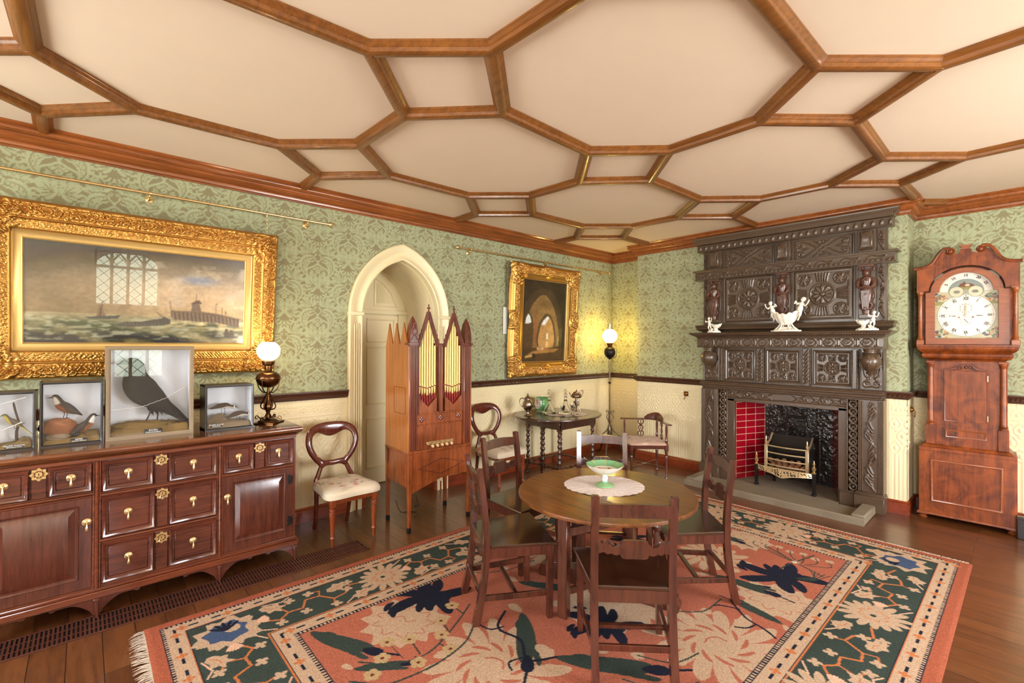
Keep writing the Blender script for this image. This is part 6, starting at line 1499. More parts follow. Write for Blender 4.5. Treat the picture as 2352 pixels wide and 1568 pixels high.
def bigbowl(t):
    m=MB(); chinabase(m,.14,.10); m.build('foot',M['china'],t)
    m=MB(); shell(m,0,0,.07,.125,.135); m.build('bowl',M['china'],t)
    m=MB(); cherub(m,-.115,-.01,.19,.95,-.28,-1); m.build('cherub',M['china'],t); m=MB(); cherub(m,.125,-.01,.195,1.1,.3,1); m.build('cherub',M['china'],t)
china('china_centrepiece','largest white china centrepiece, a shell bowl with a cherub on each side',(-1.745,5.50,ZS),bigbowl)
def small(s):
    def f(t):
        m=MB(); chinabase(m,.085 if s>0 else .075,.05); m.build('foot',M['china'],t)
        m=MB(); shell(m,-s*.03,0,.05,.06,.05,9); m.tube([(-s*.03,0,.01),(-s*.03,0,.06)],[.02,.014],8); m.build('bowl',M['china'],t)
        m=MB(); cherub(m,s*.045,-.01,.075,.72,s*.12,1); m.build('cherub',M['china'],t)
    return f
china('china_bowl','small white china bowl with a cherub, at the left end of the mantel shelf',(-2.515,5.50,ZS),small(-1))
china('china_bowl','small white china shell bowl with a leaning cherub, at the right end of the mantel',(-1.045,5.50,ZS),small(1))
# ================================================================= longcase clock
M['clk']=wood('clock_mahogany',rgb(74,28,6),rgb(156,76,26),'z',.9,rough=.42,coat=.22,figure=.6,spec=.35)
M['clkd']=wood('clock_mahogany_dark',rgb(70,26,12),rgb(124,54,26),'x',1.,rough=.35,coat=.4)
M['clkx']=wood('clock_crossbanding',rgb(112,50,18),rgb(170,92,42),'x',1.6,rough=.38,coat=.3)
ck=thing('longcase_clock','tall mahogany longcase clock with painted arched dial, right of the chimney breast','longcase clock',(-.39,5.80,0),.04)
def cp(name,m,mat='clk',par=None,**k): return m.build(name,M[mat],par or ck,**k)
D=.30
m=MB(); m.box(-.315,.315,0,D,.05,.63,.003); m.sweep([(0,0),(.012,0),(.012,.012),(.006,.02),(0,.02)],[(-.315,D,.045),(-.315,0,.045),(.315,0,.045),(.315,D,.045)],1)
m.sweep([(0,0),(.0,.03),(-.02,.034),(-.03,.05),(-.045,.058),(-.05,.07),(-.06,.07),(-.06,0)],[(-.315,D,.63),(-.315,0,.63),(.315,0,.63),(.315,D,.63)],1); cp('base',m,fixn=True)
m=MB(); m.sweep([(0,0),(.02,0),(.018,.008),(.01,.011),(.003,.008)],[(-.235,0,.165),(.235,0,.165),(.235,0,.555),(-.235,0,.555)],-1,up=(0,-1,0),closed=True); cp('base_panel_moulding',m,'clkx',fixn=True)
for x in(-.29,.29):
    m=MB(); m.lathe([(.03,0),(.036,.008),(.02,.02),(.03,.03),(.03,.045)],16,M=T(x,.04,0)); m.box(x-.04,x+.04,.0,.08,.035,.048,.003); cp('foot',m,'clkx')
    m=MB(); m.box(x-.03,x+.03,D-.06,D,0,.05,.003); cp('foot',m,'clkx')
m=MB(); m.box(-.25,.25,.045,D,.69,1.46,.003); m.box(-.268,-.2,.03,.12,.69,.87,.003); m.box(.2,.268,.03,.12,.69,.87,.003); cp('trunk',m)
m=MB(); m.sweep([(0,0),(.012,0),(.01,.006),(.003,.008)],[(-.135,.045,.765),(.135,.045,.765),(.135,.045,.835),(-.135,.045,.835)],-1,up=(0,-1,0),closed=True); cp('trunk_panel_moulding',m,'clkx',fixn=True)
for s in(-1,1):
    m=MB(); x=s*.235; m.lathe([(.03,.87),(.03,.885),(.024,.89),(.03,.9),(.026,.91),(.0245,.92),(.0225,1.40),(.027,1.405),(.024,1.415),(.03,1.425),(.03,1.44)],20,M=T(x,.045,0)); m.box(x-.032,x+.032,.02,.09,1.44,1.46,.002); cp('trunk_column',m)
m=MB(); m.box(-.14,.14,.03,.047,.915,1.375,.003); m.sweep([(0,0),(.006,0),(.005,.005),(0,.006)],[(-.14,.03,.915),(.14,.03,.915),(.14,.03,1.375),(-.14,.03,1.375)],-1,up=(0,-1,0),closed=True); dr_=cp('trunk_door',m,fixn=True)
m=MB(); 
for s in(-1,1): m.tube(smooth([(s*.14,.027,1.383),(s*.09,.027,1.39),(s*.06,.027,1.41),(s*.025,.027,1.425),(0,.027,1.43)],4),.006,6); m.tube(spiral(0,0,.018,.003,-.5*s,5*s,16),.0055,6,M=T(s*.035,.027,1.402)@RX(PI/2)); m.tube(smooth([(s*.05,.027,1.40),(s*.09,.027,1.383),(s*.13,.027,1.38)],4),[.008]*4+[.003]*5,6)
m.ball((0,.026,1.405),.012,10); cp('carved_crest',m,'clkd')
m=MB(); 
for z in(.96,1.31): m.cyl((.138,.026,z-.025),(.138,.026,z+.025),.005); 
cp('hinge',m,'brass',dr_)
# hood
m=MB(); m.sweep([(0,0),(.004,.01),(.03,.02),(.045,.045),(.045,.06),(.035,.07),(.06,.09),(.075,.11),(.075,.125),(.08,.13),(.08,.145),(0,.145)],[(-.25,D,1.46),(-.25,.045,1.46),(.25,.045,1.46),(.25,D,1.46)],1); m.box(-.25,.25,.045,D,1.46,1.605,0); cp('hood_base_moulding',m,fixn=True)
m=MB(); m.box(-.305,.305,.08,D,1.605,2.20,.002)
fr_=[(-.33,2.10),(-.33,2.30),(-.24,2.325),(-.2,2.36),(-.165,2.43),(-.13,2.46),(-.085,2.45),(-.075,2.42),(-.04,2.43),(-.035,2.46),(.035,2.46),(.04,2.43),(.075,2.42),(.085,2.45),(.13,2.46),(.165,2.43),(.2,2.36),(.24,2.325),(.33,2.30),(.33,2.10)]
arc=[(.245*math.cos(a),2.09+.215*math.sin(a)) for a in np.linspace(.0,PI,25)]
m.prism(fr_+[(.27,2.10)]+[(x,z+.01) for x,z in arc]+[(-.27,2.10)],-.005,.10); m.box(-.33,.33,.1,D,2.10,2.31,.002)
cp('hood',m)
m=MB(); m.prism([(-.042,2.495),(-.03,2.48),(-.025,2.458),(.025,2.458),(.03,2.48),(.042,2.495)],-.02,.06); cp('crown_block',m,'clkx')
for s in(-1,1):
    m=MB(); pth=smooth([(s*.345,0,2.315),(s*.28,0,2.322),(s*.225,0,2.35),(s*.185,0,2.42),(s*.145,0,2.472),(s*.10,0,2.475)],6)
    m.sweep([(-.012,-.012),(-.012,.03),(.0,.034),(.006,.02),(.014,.01),(.014,-.012)],[(p[0],.0,p[2]) for p in pth] if s>0 else [(p[0],.0,p[2]) for p in pth],1*s,up=(0,-1,0)); m.tube(pth,.013,8); m.lathe([(.03,0),(.032,.02),(.024,.03),(.018,.026),(.012,.034),(1e-4,.036)],18,M=T(s*.098,.01,2.448)@RX(PI/2)); m.build('swan_neck',M['clk'],ck,fixn=True)
    m=MB(); x=s*.305; m.lathe([(.024,1.65),(.018,1.66),(.022,1.67),(.016,1.68),(.0145,2.05),(.02,2.06),(.016,2.068),(.023,2.08),(.023,2.09)],18,M=T(x,.0,0)); m.box(x-.027,x+.027,-.027,.03,1.605,1.65,.003); m.box(x-.026,x+.026,-.026,.03,2.09,2.105,.002); cp('hood_column',m,'clkx')
# dial door frame
m=MB(); op=[(-.205,1.665),(.205,1.665),(.205,2.085)]+[(.175*math.cos(a),2.09+.165*math.sin(a)) for a in np.linspace(0,PI,25)]+[(-.205,2.085)]
ou=[(-.27,1.61),(.27,1.61),(.27,2.085)]+[(.235*math.cos(a),2.09+.205*math.sin(a)) for a in np.linspace(0,PI,25)]+[(-.27,2.085)]
m.ring(ou,op,.02,.06); cp('dial_door',m,'clkx')
def dialpaint():
    R=Ras(.42,.60,.0022,rgb(196,188,150),x0=-.21,z0=1.66); X,Z=np.meshgrid(R.x,R.z)
    R.A=R.A*(.85+.3*noise2(X,Z,24,3,4))[...,None]
    for s,c,z in ((-1,rgb(150,160,150),2.03),(1,rgb(196,160,70),2.03),(-1,rgb(190,150,100),1.71),(1,rgb(140,140,110),1.71)):
        for k in range(24):
            q=random.Random(k+int(z*100)+s); col=[rgb(204,196,180),rgb(120,110,84),rgb(70,74,96),rgb(206,150,80),rgb(168,100,70),rgb(110,130,90)][k%6]; R.petal(s*.165+q.uniform(-.05,.04),z+q.uniform(-.04,.04),q.uniform(0,6.3),.03,.009,col)
        R.stroke([(s*.13,z-.05),(s*.2,z-.05)],.012,rgb(150,146,70))
    R.disc(0,1.872,.191,rgb(150,150,120)); R.disc(0,1.872,.187,rgb(250,240,226))
    for k in range(60): a=k*PI/30; R.disc(.176*math.sin(a),1.872+.176*math.cos(a),.0022 if k%5 else .004,rgb(60,50,40))
    R.stroke(spiral(0,1.935,.037,.037,0,2*PI,24),.0012,rgb(150,140,120)); R.stroke(spiral(0,1.822,.036,.036,0,2*PI,24),.0012,rgb(170,160,140))
    for k in range(12): a=k*PI/6; R.stroke([(.04*math.sin(a),1.935+.04*math.cos(a)),(.046*math.sin(a),1.935+.046*math.cos(a))],.0018,rgb(110,100,90))
    # arch: moon opening landscape
    R.poly([(.172*math.cos(a),2.09+.165*math.sin(a)) for a in np.linspace(0,PI,30)],rgb(248,238,222)); R.poly([(.118*math.cos(a),2.088+.112*math.sin(a)) for a in np.linspace(0,PI,30)],rgb(142,152,142))
    R.poly([(-.10,2.088),(-.09,2.12),(-.03,2.135),(.05,2.13),(.10,2.12),(.11,2.088)],rgb(150,140,60)); R.poly([(-.05,2.13),(-.04,2.155),(-.02,2.165),(-.01,2.18),(0,2.16),(.04,2.155),(.06,2.135),(.0,2.128)],rgb(120,70,44)); R.disc(.01,2.143,.016,rgb(214,204,176),rz=.01)
    for s in(-1,1): R.disc(s*.062,2.086,.05,rgb(70,66,52)); R.disc(s*.062,2.086,.047,rgb(214,208,176)); R.disc(s*.06,2.085,.022,rgb(130,130,110),rz=.014)
    R.disc(0,2.09,.018,rgb(160,160,140))
    R.poly([(-.21,2.06),(.21,2.06),(.21,2.075),(-.21,2.075)],rgb(176,172,140)) if 0 else None
    R.disc(0,1.872,.187,rgb(250,240,226),mode='set') if 0 else None
    return R
DP=dialpaint(); M['dial']=vcmat('painted_dial',rough=.3,coat=.4)
X,Z=np.meshgrid(DP.x,DP.z); df=gridobj('dial',np.stack([X,np.full(X.shape,.062),Z],-1),M['dial'],ck,cols=DP.A)
num=['XII','I','II','III','IIII','V','VI','VII','VIII','IX','X','XI']
for k,nn in enumerate(num):
    a=-k*PI/6; text(nn,.04,T(.15*math.sin(-a),.0605,1.872+.15*math.cos(a))@RX(PI/2)@RZ(a)@S(.72,1,1),df,M['gold_ink'],'numeral')
for nn,a in (('5',62),('10',34),('15',0),('20',-34),('25',-62)): a=math.radians(a); text(nn,.03,T(-.145*math.sin(a),.0605,2.09+.14*math.cos(a))@RX(PI/2)@RZ(a),df,M['gold_ink'],'moon_numeral')
m=MB()
for a,L,w in ((.02,.105,.004),(-.03,.07,.006)): 
    m.bar((0,.056,1.872),(L*math.sin(a),.056,1.872+L*math.cos(a)),w,.0015,up=(0,1,0)); m.ball((L*.7*math.sin(a),.056,1.872+L*.7*math.cos(a)),.009,8,ry=.2)
m.lathe([(.01,0),(.008,.006),(1e-4,.007)],12,M=T(0,.056,1.872)@RX(PI/2)); m.build('hands',M['brass'],df)
for q_,w_ in ((-1,'R. Lees'),(1,'Bolton')): text(w_,.015,T(q_*.085,.0605,1.862)@RX(PI/2)@Matrix.Shear('XZ',4,(0,0)) if 0 else T(q_*.088,.0605,1.868)@RX(PI/2),df,M['gold_ink'],'signature')
for x in(-.045,.045): m=MB(); m.lathe([(.0075,0),(.006,.002),(1e-4,.001)],12,M=T(x,.061,1.855)@RX(PI/2)); m.build('winding_hole',M['abrass'],df)
m=MB(); m.bar((-.012,.058,1.842),(.016,.058,1.802),.003,.001,up=(0,1,0)); m.build('seconds_hand',M['iron'],df)
m=MB(); m.prism([p for p in op],.034,.036); m.build('dial_glass',M['glass'],ck)
bx=thing('black_box','dark low box on the floor right of the longcase clock, cut by the photo edge','box',(.03,5.73,0),0)
m=MB(); m.box(-.11,.16,0,.06,0,.17,.006); m.build('body',M['blackwood'],bx); m=MB(); m.box(-.113,.163,-.004,.064,.165,.185,.005); m.build('lid',M['blackwood'],bx)
# ================================================================= carpet
class Xf:
    """draw on a raster through a rotate / mirror / scale / shift"""
    def __init__(s,R,ox,oy,rot=0,flip=1,k=1.): s.R,s.ox,s.oy,s.c,s.s,s.f,s.k,s.r=R,ox,oy,math.cos(rot),math.sin(rot),flip,k,rot
    def p(s,q): x,y=q[0]*s.k,q[1]*s.f*s.k; return (s.ox+x*s.c-y*s.s,s.oy+x*s.s+y*s.c)
    def a(s,t): return s.r+t*s.f
    def poly(s,pts,c): s.R.poly([s.p(q) for q in pts],c)
    def stroke(s,pts,w,c,w1=None): s.R.stroke([s.p(q) for q in pts],w*s.k,c,w1=None if w1 is None else w1*s.k)
    def petal(s,x,y,t,L,w,c,bend=0): q=s.p((x,y)); s.R.petal(q[0],q[1],s.a(t),L*s.k,w*s.k,c,bend=bend*s.f)
    def disc(s,x,y,r,c): q=s.p((x,y)); s.R.disc(q[0],q[1],r*s.k,c)
    def flower(s,x,y,r,n,c,c2=None,a0=0): q=s.p((x,y)); s.R.flower(q[0],q[1],r*s.k,n,c,c2,a0=s.a(a0),fat=.62 if n==4 else .9)
TER=rgb(170,98,74);TERB=rgb(160,86,60);CRM=rgb(186,156,126);GRN=rgb(54,64,56);NVY=rgb(28,30,44);BLU=rgb(66,82,108);ORG=rgb(186,110,64);PNK=rgb(214,170,140);OLI=rgb(180,152,108)
RX0,RX1,RY0,RY1=-3.30,-.285,.25,4.79
def lobed(X,cx,cy,r,n,depth,c,rot=0,ry=1):
    pts=[]
    for i in range(n*10):
        a=2*PI*i/(n*10); k=1-depth*(.5-.5*math.cos(n*a))**.6+.05*math.sin(3*a+cx*7); pts.append((cx+r*k*math.cos(a+rot),cy+r*k*ry*math.sin(a+rot)))
    X.poly(pts,c)
def carpet():
    R=Ras(RX1-RX0,RY1-RY0,.0048,TER,x0=RX0,z0=RY0); X,Z=np.meshgrid(R.x,R.z)
    d=np.minimum(np.minimum(X-RX0,RX1-X),np.minimum(Z-RY0,RY1-Z)); horiz=np.minimum(Z-RY0,RY1-Z)<np.minimum(X-RX0,RX1-X); s=np.where(horiz,X,Z)
    def band(a,b,c): R.A[(d>=a)&(d<b)]=c
    fi=(d>.625)
    R.A[fi]*= (.92+.16*noise2(X,Z,3,1,3))[fi][:,None]
    # ---- field drawing
    F=Xf(R,0,0)
    def stem(pts,w=.006,c=GRN): F.stroke(smooth(pts,5),w,c)
    def clawleaf(x,y,rot,k=1,flip=1,c=NVY):
        Q=Xf(R,x,y,rot,flip,k); Q.petal(-.02,0,0,.16,.06,c); 
        for t,L,w,b in ((.15,.26,.05,.3),(-.5,.24,.045,-.3),(1.2,.2,.04,.35),(2.3,.22,.05,-.3),(2.9,.3,.045,.25),(-2.6,.28,.05,.3),(-1.5,.17,.03,.2),(-1.0,.15,.025,-.3),(-2.0,.18,.03,.3)): Q.petal(0,0,t,L,w,c,bend=b)
        for t in (2.5,2.9,-2.7,-2.4): Q.petal(.22*math.cos(t),.22*math.sin(t),t+.6,.1,.022,c,bend=.3)
    def longleaf(x,y,rot,k=1,flip=1,c=GRN):
        Q=Xf(R,x,y,rot,flip,k); Q.petal(0,0,0,.46,.055,c,bend=.12)
        for i in range(6): Q.petal(.06+.06*i,.01,.7,.11,.02,c,bend=-.4); Q.petal(.08+.06*i,.0,-.55,.10,.02,c,bend=.4)
        Q.petal(.40,.03,.2,.13,.035,NVY); Q.stroke([(.5,.05),(.62,.09)],.008,NVY); Q.petal(-.01,0,2.6,.12,.03,CRM)
    def bigflower(x,y,rot,k=1):
        Q=Xf(R,x,y,rot,1,k)
        for i in range(15):
            t=2*PI*i/15; L=.33+.05*math.sin(3*t+1); Q.petal(.08*math.cos(t),.08*math.sin(t),t,L-.06,.042,CRM,bend=.18); Q.petal(.2*math.cos(t),.2*math.sin(t),t+.6,.12,.02,CRM)
        Q.disc(0,0,.17,CRM)
        for i in range(11): t=2*PI*i/11; Q.petal(.11*math.cos(t),.11*math.sin(t),t+.9,.10,.012,TER,bend=.3)
        Q.R.disc(*Q.p((0,0)),.085*k,CRM); Q.stroke(smooth([(-.06,.02),(-.02,.05),(.03,.05),(.06,.01)],4),.005,TER)
    def blob(x,y,rot,k=1):
        Q=Xf(R,x,y,rot,1,k); lobed(Q,0,0,.27,11,.22,CRM,ry=.86)
        for i in range(9): t=2*PI*i/9; Q.stroke(smooth([(.14*math.cos(t),.12*math.sin(t)),(.18*math.cos(t+.3),.15*math.sin(t+.3)),(.13*math.cos(t+.5),.11*math.sin(t+.5))],3),.003,TER)
        Q.stroke(smooth([(-.08,.0),(-.03,.04),(.02,.0),(.06,.03)],4),.003,TER)
    def spray(pts,fl):
        stem(pts,.0055)
        for (x,y,a,b) in fl:
            F.stroke([(a,b),((x+a)/2+.01,(y+b)/2),(x,y)],.0045,GRN)
            F.flower(x,y,.043,5,OLI); F.disc(x,y,.010,rgb(110,50,30))
    blob(-2.41,1.36,.5,1.0); blob(-1.06,3.20,.2,1.0); blob(-2.45,3.75,.2,.95); blob(-1.55,4.0,2.,.8); blob(-1.25,1.12,1.2,.9); clawleaf(-1.05,1.35,.3,.8,-1); bigflower(-1.75,.98,.8,.5); longleaf(-1.05,1.9,-.9,.7)
    bigflower(-1.79,1.50,.2,1.0); bigflower(-1.12,2.50,1.0,1.0); bigflower(-2.45,2.70,.5,.85); bigflower(-1.62,3.5,.2,.7)
    lobed(F,-1.72,2.35,.30,9,.2,CRM); clawleaf(-1.62,2.2,.4,.8)
    clawleaf(-2.545,1.62,.75,1.0); clawleaf(-1.14,3.56,.9,1.0,-1); clawleaf(-2.2,3.3,2.,.7)
    longleaf(-2.66,.93,.35,.9); longleaf(-2.02,1.92,-.6,.95,-1); longleaf(-1.62,1.78,.55,1.05); longleaf(-1.48,3.22,.2,.8,-1); longleaf(-2.3,2.15,.5,.7); longleaf(-.95,2.95,2.9,.6); longleaf(-1.9,3.95,0,.7,-1); longleaf(-2.22,.98,.9,.55,1)
    stem([(-2.10,1.86),(-2.0,1.72),(-1.84,1.74),(-1.70,1.66),(-1.62,1.78)],.008,NVY); stem([(-1.99,1.75),(-2.02,1.68),(-2.1,1.66)],.006,NVY); stem([(-1.72,1.68),(-1.75,1.58),(-1.7,1.55)],.006,NVY)
    stem([(-1.25,2.98),(-1.12,2.86),(-1.0,2.82),(-.93,2.78)],.007,NVY); stem([(-1.05,2.83),(-1.07,2.76),(-1.12,2.72)],.006,NVY); stem([(-1.18,2.92),(-1.27,2.88),(-1.3,2.84)],.006,NVY)
    spray([(-2.25,1.02),(-2.12,1.15),(-2.08,1.32),(-2.18,1.55),(-2.3,1.75)],[(-2.24,1.30,-2.1,1.28),(-2.30,1.20,-2.13,1.2),(-2.2,1.12,-2.13,1.13),(-2.16,1.45,-2.12,1.42),(-2.27,1.52,-2.17,1.5),(-2.03,1.42,-2.1,1.4),(-2.05,1.24,-2.1,1.25),(-2.12,1.03,-2.18,1.07),(-2.36,1.66,-2.24,1.66)])
    stem([(-2.05,.95),(-2.0,1.1),(-1.98,1.3),(-2.02,1.5),(-2.1,1.62)]); stem([(-2.15,.93),(-2.0,1.05),(-1.9,1.08)])
    for (x,y) in ((-1.35,2.1),(-1.28,2.3),(-1.2,2.2),(-1.42,2.62),(-1.3,2.75),(-2.6,2.0),(-2.5,2.2),(-2.62,2.42),(-2.2,2.0),(-1.95,2.15),(-1.5,2.0),(-2.1,3.0),(-1.9,3.2),(-1.4,3.4),(-1.5,3.62),(-1.9,2.95),(-2.65,3.2),(-1.35,1.75),(-1.45,1.6),(-1.2,1.85)): F.flower(x,y,.035,5,CRM); 
    for (a,b) in (((-1.35,2.1),(-1.15,2.35)),((-1.2,1.9),(-1.5,1.55)),((-2.6,2.0),(-2.45,2.45)),((-2.1,3.0),(-1.8,3.25)),((-1.42,2.62),(-1.3,2.95)),((-1.5,1.3),(-1.35,1.7)),((-1.3,1.9),(-1.05,2.15))): stem([a,((a[0]+b[0])/2+.05,(a[1]+b[1])/2-.04),b],.005)
    # trellis near the far right of the field
    stem([(-1.45,4.02),(-1.16,3.86),(-.96,3.76)],.006); stem([(-1.10,4.08),(-1.16,3.86),(-1.2,3.66)],.006); F.poly([(-1.19,3.86),(-1.16,3.89),(-1.13,3.86),(-1.16,3.83)],rgb(230,210,180))
    for k in range(7): x=-1.5+.085*k; F.flower(x,4.05-.03*(k%2),.03,5,CRM); stem([(x,4.03),(x+.03,3.95),(-1.2+.02*k,3.86)],.004)
    for k in range(5): stem([(-1.05+.03*k,3.80),(-1.0,3.70-.02*k),(-1.08,3.6)],.004)
    # ---- borders painted over the field
    band(.0,.066,TERB); band(.066,.084,NVY); R.A[(d>=.068)&(d<.082)&((s/.022)%1<.5)]=CRM
    band(.084,.172,CRM); band(.166,.174,ORG); band(.174,.505,GRN); band(.498,.508,ORG); band(.508,.60,CRM); band(.60,.625,NVY); R.A[(d>=.604)&(d<.622)&((s/.022)%1<.5)]=CRM; band(.505,.511,NVY)
    band(.092,.095,ORG); band(.172,.176,NVY)
    R.A[(np.abs(d-.125)<.006)&((s/.11)%1<.45)]=NVY; R.A[(np.abs(d-.552)<.006)&((s/.11)%1<.45)]=NVY
    mgr=(d>=.176)&(d<.497); R.A[mgr]*=(.8+.5*noise2(X,Z,4,5,3))[mgr][:,None]
    # little orange crosses in the guard bands
    def guardx(o):
        for (a0,a1,f) in ((RX0+o,RX1-o,lambda v:[(v,RY0+o),(v,RY1-o)]),(RY0+o,RY1-o,lambda v:[(RX0+o,v),(RX1-o,v)])):
            n=int((a1-a0)/.22)
            for k in range(n+1):
                v=round((a0+(a1-a0)*k/n)/.11)*.11+.08
                for q in f(v): F.flower(q[0],q[1],.027,4,ORG,a0=0)
    guardx(.125); guardx(.552)
    def unit(ox,oy,rot,flip,blue=False,L=.95):
        """border unit: local x along the border, y across (-.16..+.16)"""
        Q=Xf(R,ox,oy,rot,flip)
        # stems
        z=[(.16,.02),(.24,.07),(.30,.02),(.38,.03),(.42,-.05),(.50,-.04),(.56,.05),(.64,.03),(.70,-.05),(.80,-.02)]
        Q.stroke(z,.0065,ORG); Q.stroke([(.30,.02),(.27,-.06),(.33,-.09)],.005,ORG); Q.stroke([(.5,-.04),(.52,-.10),(.45,-.12)],.005,ORG); Q.stroke([(.56,.05),(.54,.11)],.005,ORG)
        Q.stroke([(.2,-.15),(.3,-.12),(.35,-.15)],.0045,PNK); Q.stroke([(.6,.15),(.66,.11),(.72,.15)],.0045,PNK); Q.stroke([(.12,.1),(.2,.15)],.0045,PNK)
        for x,y in ((.24,.105),(.34,-.10),(.385,.075),(.455,-.11),(.55,.115),(.665,-.01),(.70,-.09)): Q.flower(x,y,.034,4,CRM,a0=.4)
        # pointed leaf blossoms
        for (x,y,t,k) in ((.22,-.10,.5,1),(.60,-.07,-.4,1),(.74,.09,2.6,.9)):
            W=Xf(R,*Q.p((x,y)),Q.a(t),flip,k); W.poly([(-.05,0),(-.03,.03),(.0,.035),(.02,.06),(.045,.035),(.09,.045),(.07,.01),(.10,-.015),(.06,-.02),(.04,-.05),(.01,-.03),(-.03,-.03)],CRM); W.stroke([(-.02,0),(.02,.012),(.05,0)],.003,ORG)
        # palmette
        if blue:
            lobed(Q,0,0,.17,9,.25,CRM); lobed(Q,-.01,.0,.115,7,.2,BLU); Q.R.disc(*Q.p((-.03,.03)),.04,CRM)
            for i in range(5): t=-.8+.4*i+PI; Q.petal(-.02,0,t,.1,.01,NVY)
        else:
            for i in range(15): t=2*PI*i/15; Q.petal(.03*math.cos(t),.03*math.sin(t),t,.145+.015*math.sin(2*t),.022,CRM)
            Q.disc(0,0,.09,CRM); Q.disc(-.01,0,.016,GRN)
            for i in range(8): t=2*PI*i/8; Q.stroke(smooth([(.05*math.cos(t),.05*math.sin(t)),(.075*math.cos(t+.3),.075*math.sin(t+.3)),(.06*math.cos(t+.6),.06*math.sin(t+.6))],3),.0028,ORG)
        for i in range(7): t=-.6+.2*i; Q.petal(.13,0,t,.07,.008,PNK)
    m_=.338
    ys=[.60,1.52,2.48,3.45,4.43]
    for x,fl,rot in ((RX0+m_,1,PI/2),(RX1-m_,-1,PI/2)):
        for k,y in enumerate(ys[:-1]): unit(x,y,rot,fl if k%2 else -fl,blue=(k==0))
    for y,fl in ((RY0+m_,1),(RY1-m_,-1)):
        for k,x in enumerate((-2.96,-1.98,-1.30)): unit(x if k<2 else -1.42,y,0,fl,blue=(k==0))
    unit(-.66,RY1-m_-.0,PI,1,blue=True) if False else None
    for x,y in ((-.64,4.45),(-.62,.59),(-2.96,4.45)): 
        Q=Xf(R,x,y,.8); lobed(Q,0,0,.18,9,.25,CRM); lobed(Q,-.01,0,.12,7,.2,BLU); [Q.petal(-.02,0,2.4+.35*i,.1,.01,NVY) for i in range(5)]; Q.disc(-.04,.03,.04,CRM)
    # clean edges of the green border, guards stay on top
    mk=(d<.174)|(d>=.498)
    return R,X,Z,d
RUG,X,Z,d=carpet()
M['rug']=vcmat('wool_pile',rough=.95,spec=.15,bump=.9,bscale=160,sheen=.0,noise=.3)
M['fringe']=plain('cotton_fringe',rgb(214,196,172),.9)
rug=thing('carpet','large terracotta floral carpet with a dark green border under the dining table','carpet',(0,0,.001))
H=.010+.0018*noise2(X,Z,6,8,3)-.004*np.clip(1-d/.02,0,1)
rg=gridobj('pile',np.stack([X,Z,H],-1),M['rug'],rug,cols=RUG.A,skirt=(0,0,-.0055),flip=False)
def fringe(y,s,L):
    m=MB(); rr=random.Random(4 if s<0 else 5); n=520
    for k in range(n):
        x=RX0+.02+(RX1-RX0-.04)*k/n+rr.uniform(-.002,.002); q=rr.uniform(.6,1)*L; dx=rr.uniform(-.3,.3)*L+.25*L*math.sin(k*.09); m.add([(x-.0028,y,.007),(x+.0028,y,.007),(x+dx*.5+.0025,y+s*q*.55,.009),(x+dx*.5-.0025,y+s*q*.55,.009),(x+dx+.001,y+s*q,.003),(x+dx-.001,y+s*q,.003)],[(0,1,2,3),(3,2,4,5)])
    o=m.build('fringe',M['fringe'],rug); o['kind']='stuff'
fringe(RY0+.002,-1,.075); fringe(RY1-.002,1,.045)
RZ0=.0125
# ================================================================= dining table (round, trestle gateleg)
M['tbl']=wood('table_oak',rgb(40,20,8),rgb(150,88,36),'x',1.5,rough=.3,coat=.4,coatr=.12,grain=1.4)
M['tbd']=wood('table_dark_oak',rgb(50,24,16),rgb(104,56,38),'z',1.2,rough=.25,coat=.6)
M['chr']=wood('chair_dark_oak',rgb(44,19,12),rgb(96,48,32),'z',.9,rough=.24,coat=.8,grain=.8)
M['chs']=wood('chair_seat_oak',rgb(38,20,12),rgb(72,42,26),'y',1.,rough=.2,coat=.8)
tb=thing('gateleg_table','round dark oak gateleg table at the centre of the carpet, five chairs around it','table',(-1.85,2.50,RZ0),.3)
zt=.652-RZ0; rT=.56
m=MB()
for (a,b) in ((-1.,-.303),(-.296,.165),(.172,1.)):    # two flaps and the fixed board, hinged joints visible
    pts=[]; xs=np.linspace(-1,1,49)
    ys0,ys1=a*rT,b*rT
    top=[(math.sqrt(max(0,rT*rT-y*y)),y) for y in np.linspace(max(ys0,-rT+.0005),min(ys1,rT-.0005),25)]
    poly=top+[(-x,y) for x,y in top[::-1]]
    n=len(poly); 
    for (z0,z1,k0,k1) in ((zt-.022,zt-.004,1,1),(zt-.004,zt,1,.994)): pass
    vs=[(x,y,zt-.022) for x,y in poly]+[(x*1.004,y*1.004 if abs(y)>.31*rT else y,zt-.012) for x,y in poly]+[(x,y,zt-.003) for x,y in poly]+[(x*.993,y*.993 if abs(y)>.31*rT else y,zt) for x,y in poly]
    fs=[tuple(range(n))[::-1],tuple(range(3*n,4*n))]+[(r*n+i,r*n+(i+1)%n,(r+1)*n+(i+1)%n,(r+1)*n+i) for r in range(3) for i in range(n)]
    m.add(vs,fs)
tt=m.build('table_top',M['tbl'],tb,fixn=True,ang=30); tt.rotation_euler=(0,0,-.29)
m=MB(); m.box(-.36,.36,-.15,-.125,zt-.10,zt-.022,.003); m.box(-.36,.36,.125,.15,zt-.10,zt-.022,.003)
for x in(-.36,.36): m.box(x-.012,x+.012,-.15,.15,zt-.10,zt-.022,.003)
m.build('apron',M['tbd'],tb)
m=MB(); m.prism([(-.46,.0),(.46,0),(.47,.03),(.455,.055),(.45,.075),(.41,.085),(.36,.10),(-.36,.10),(-.41,.085),(-.45,.075),(-.455,.055),(-.47,.03)],-.04,.04); m.build('sledge_foot',M['tbd'],tb)
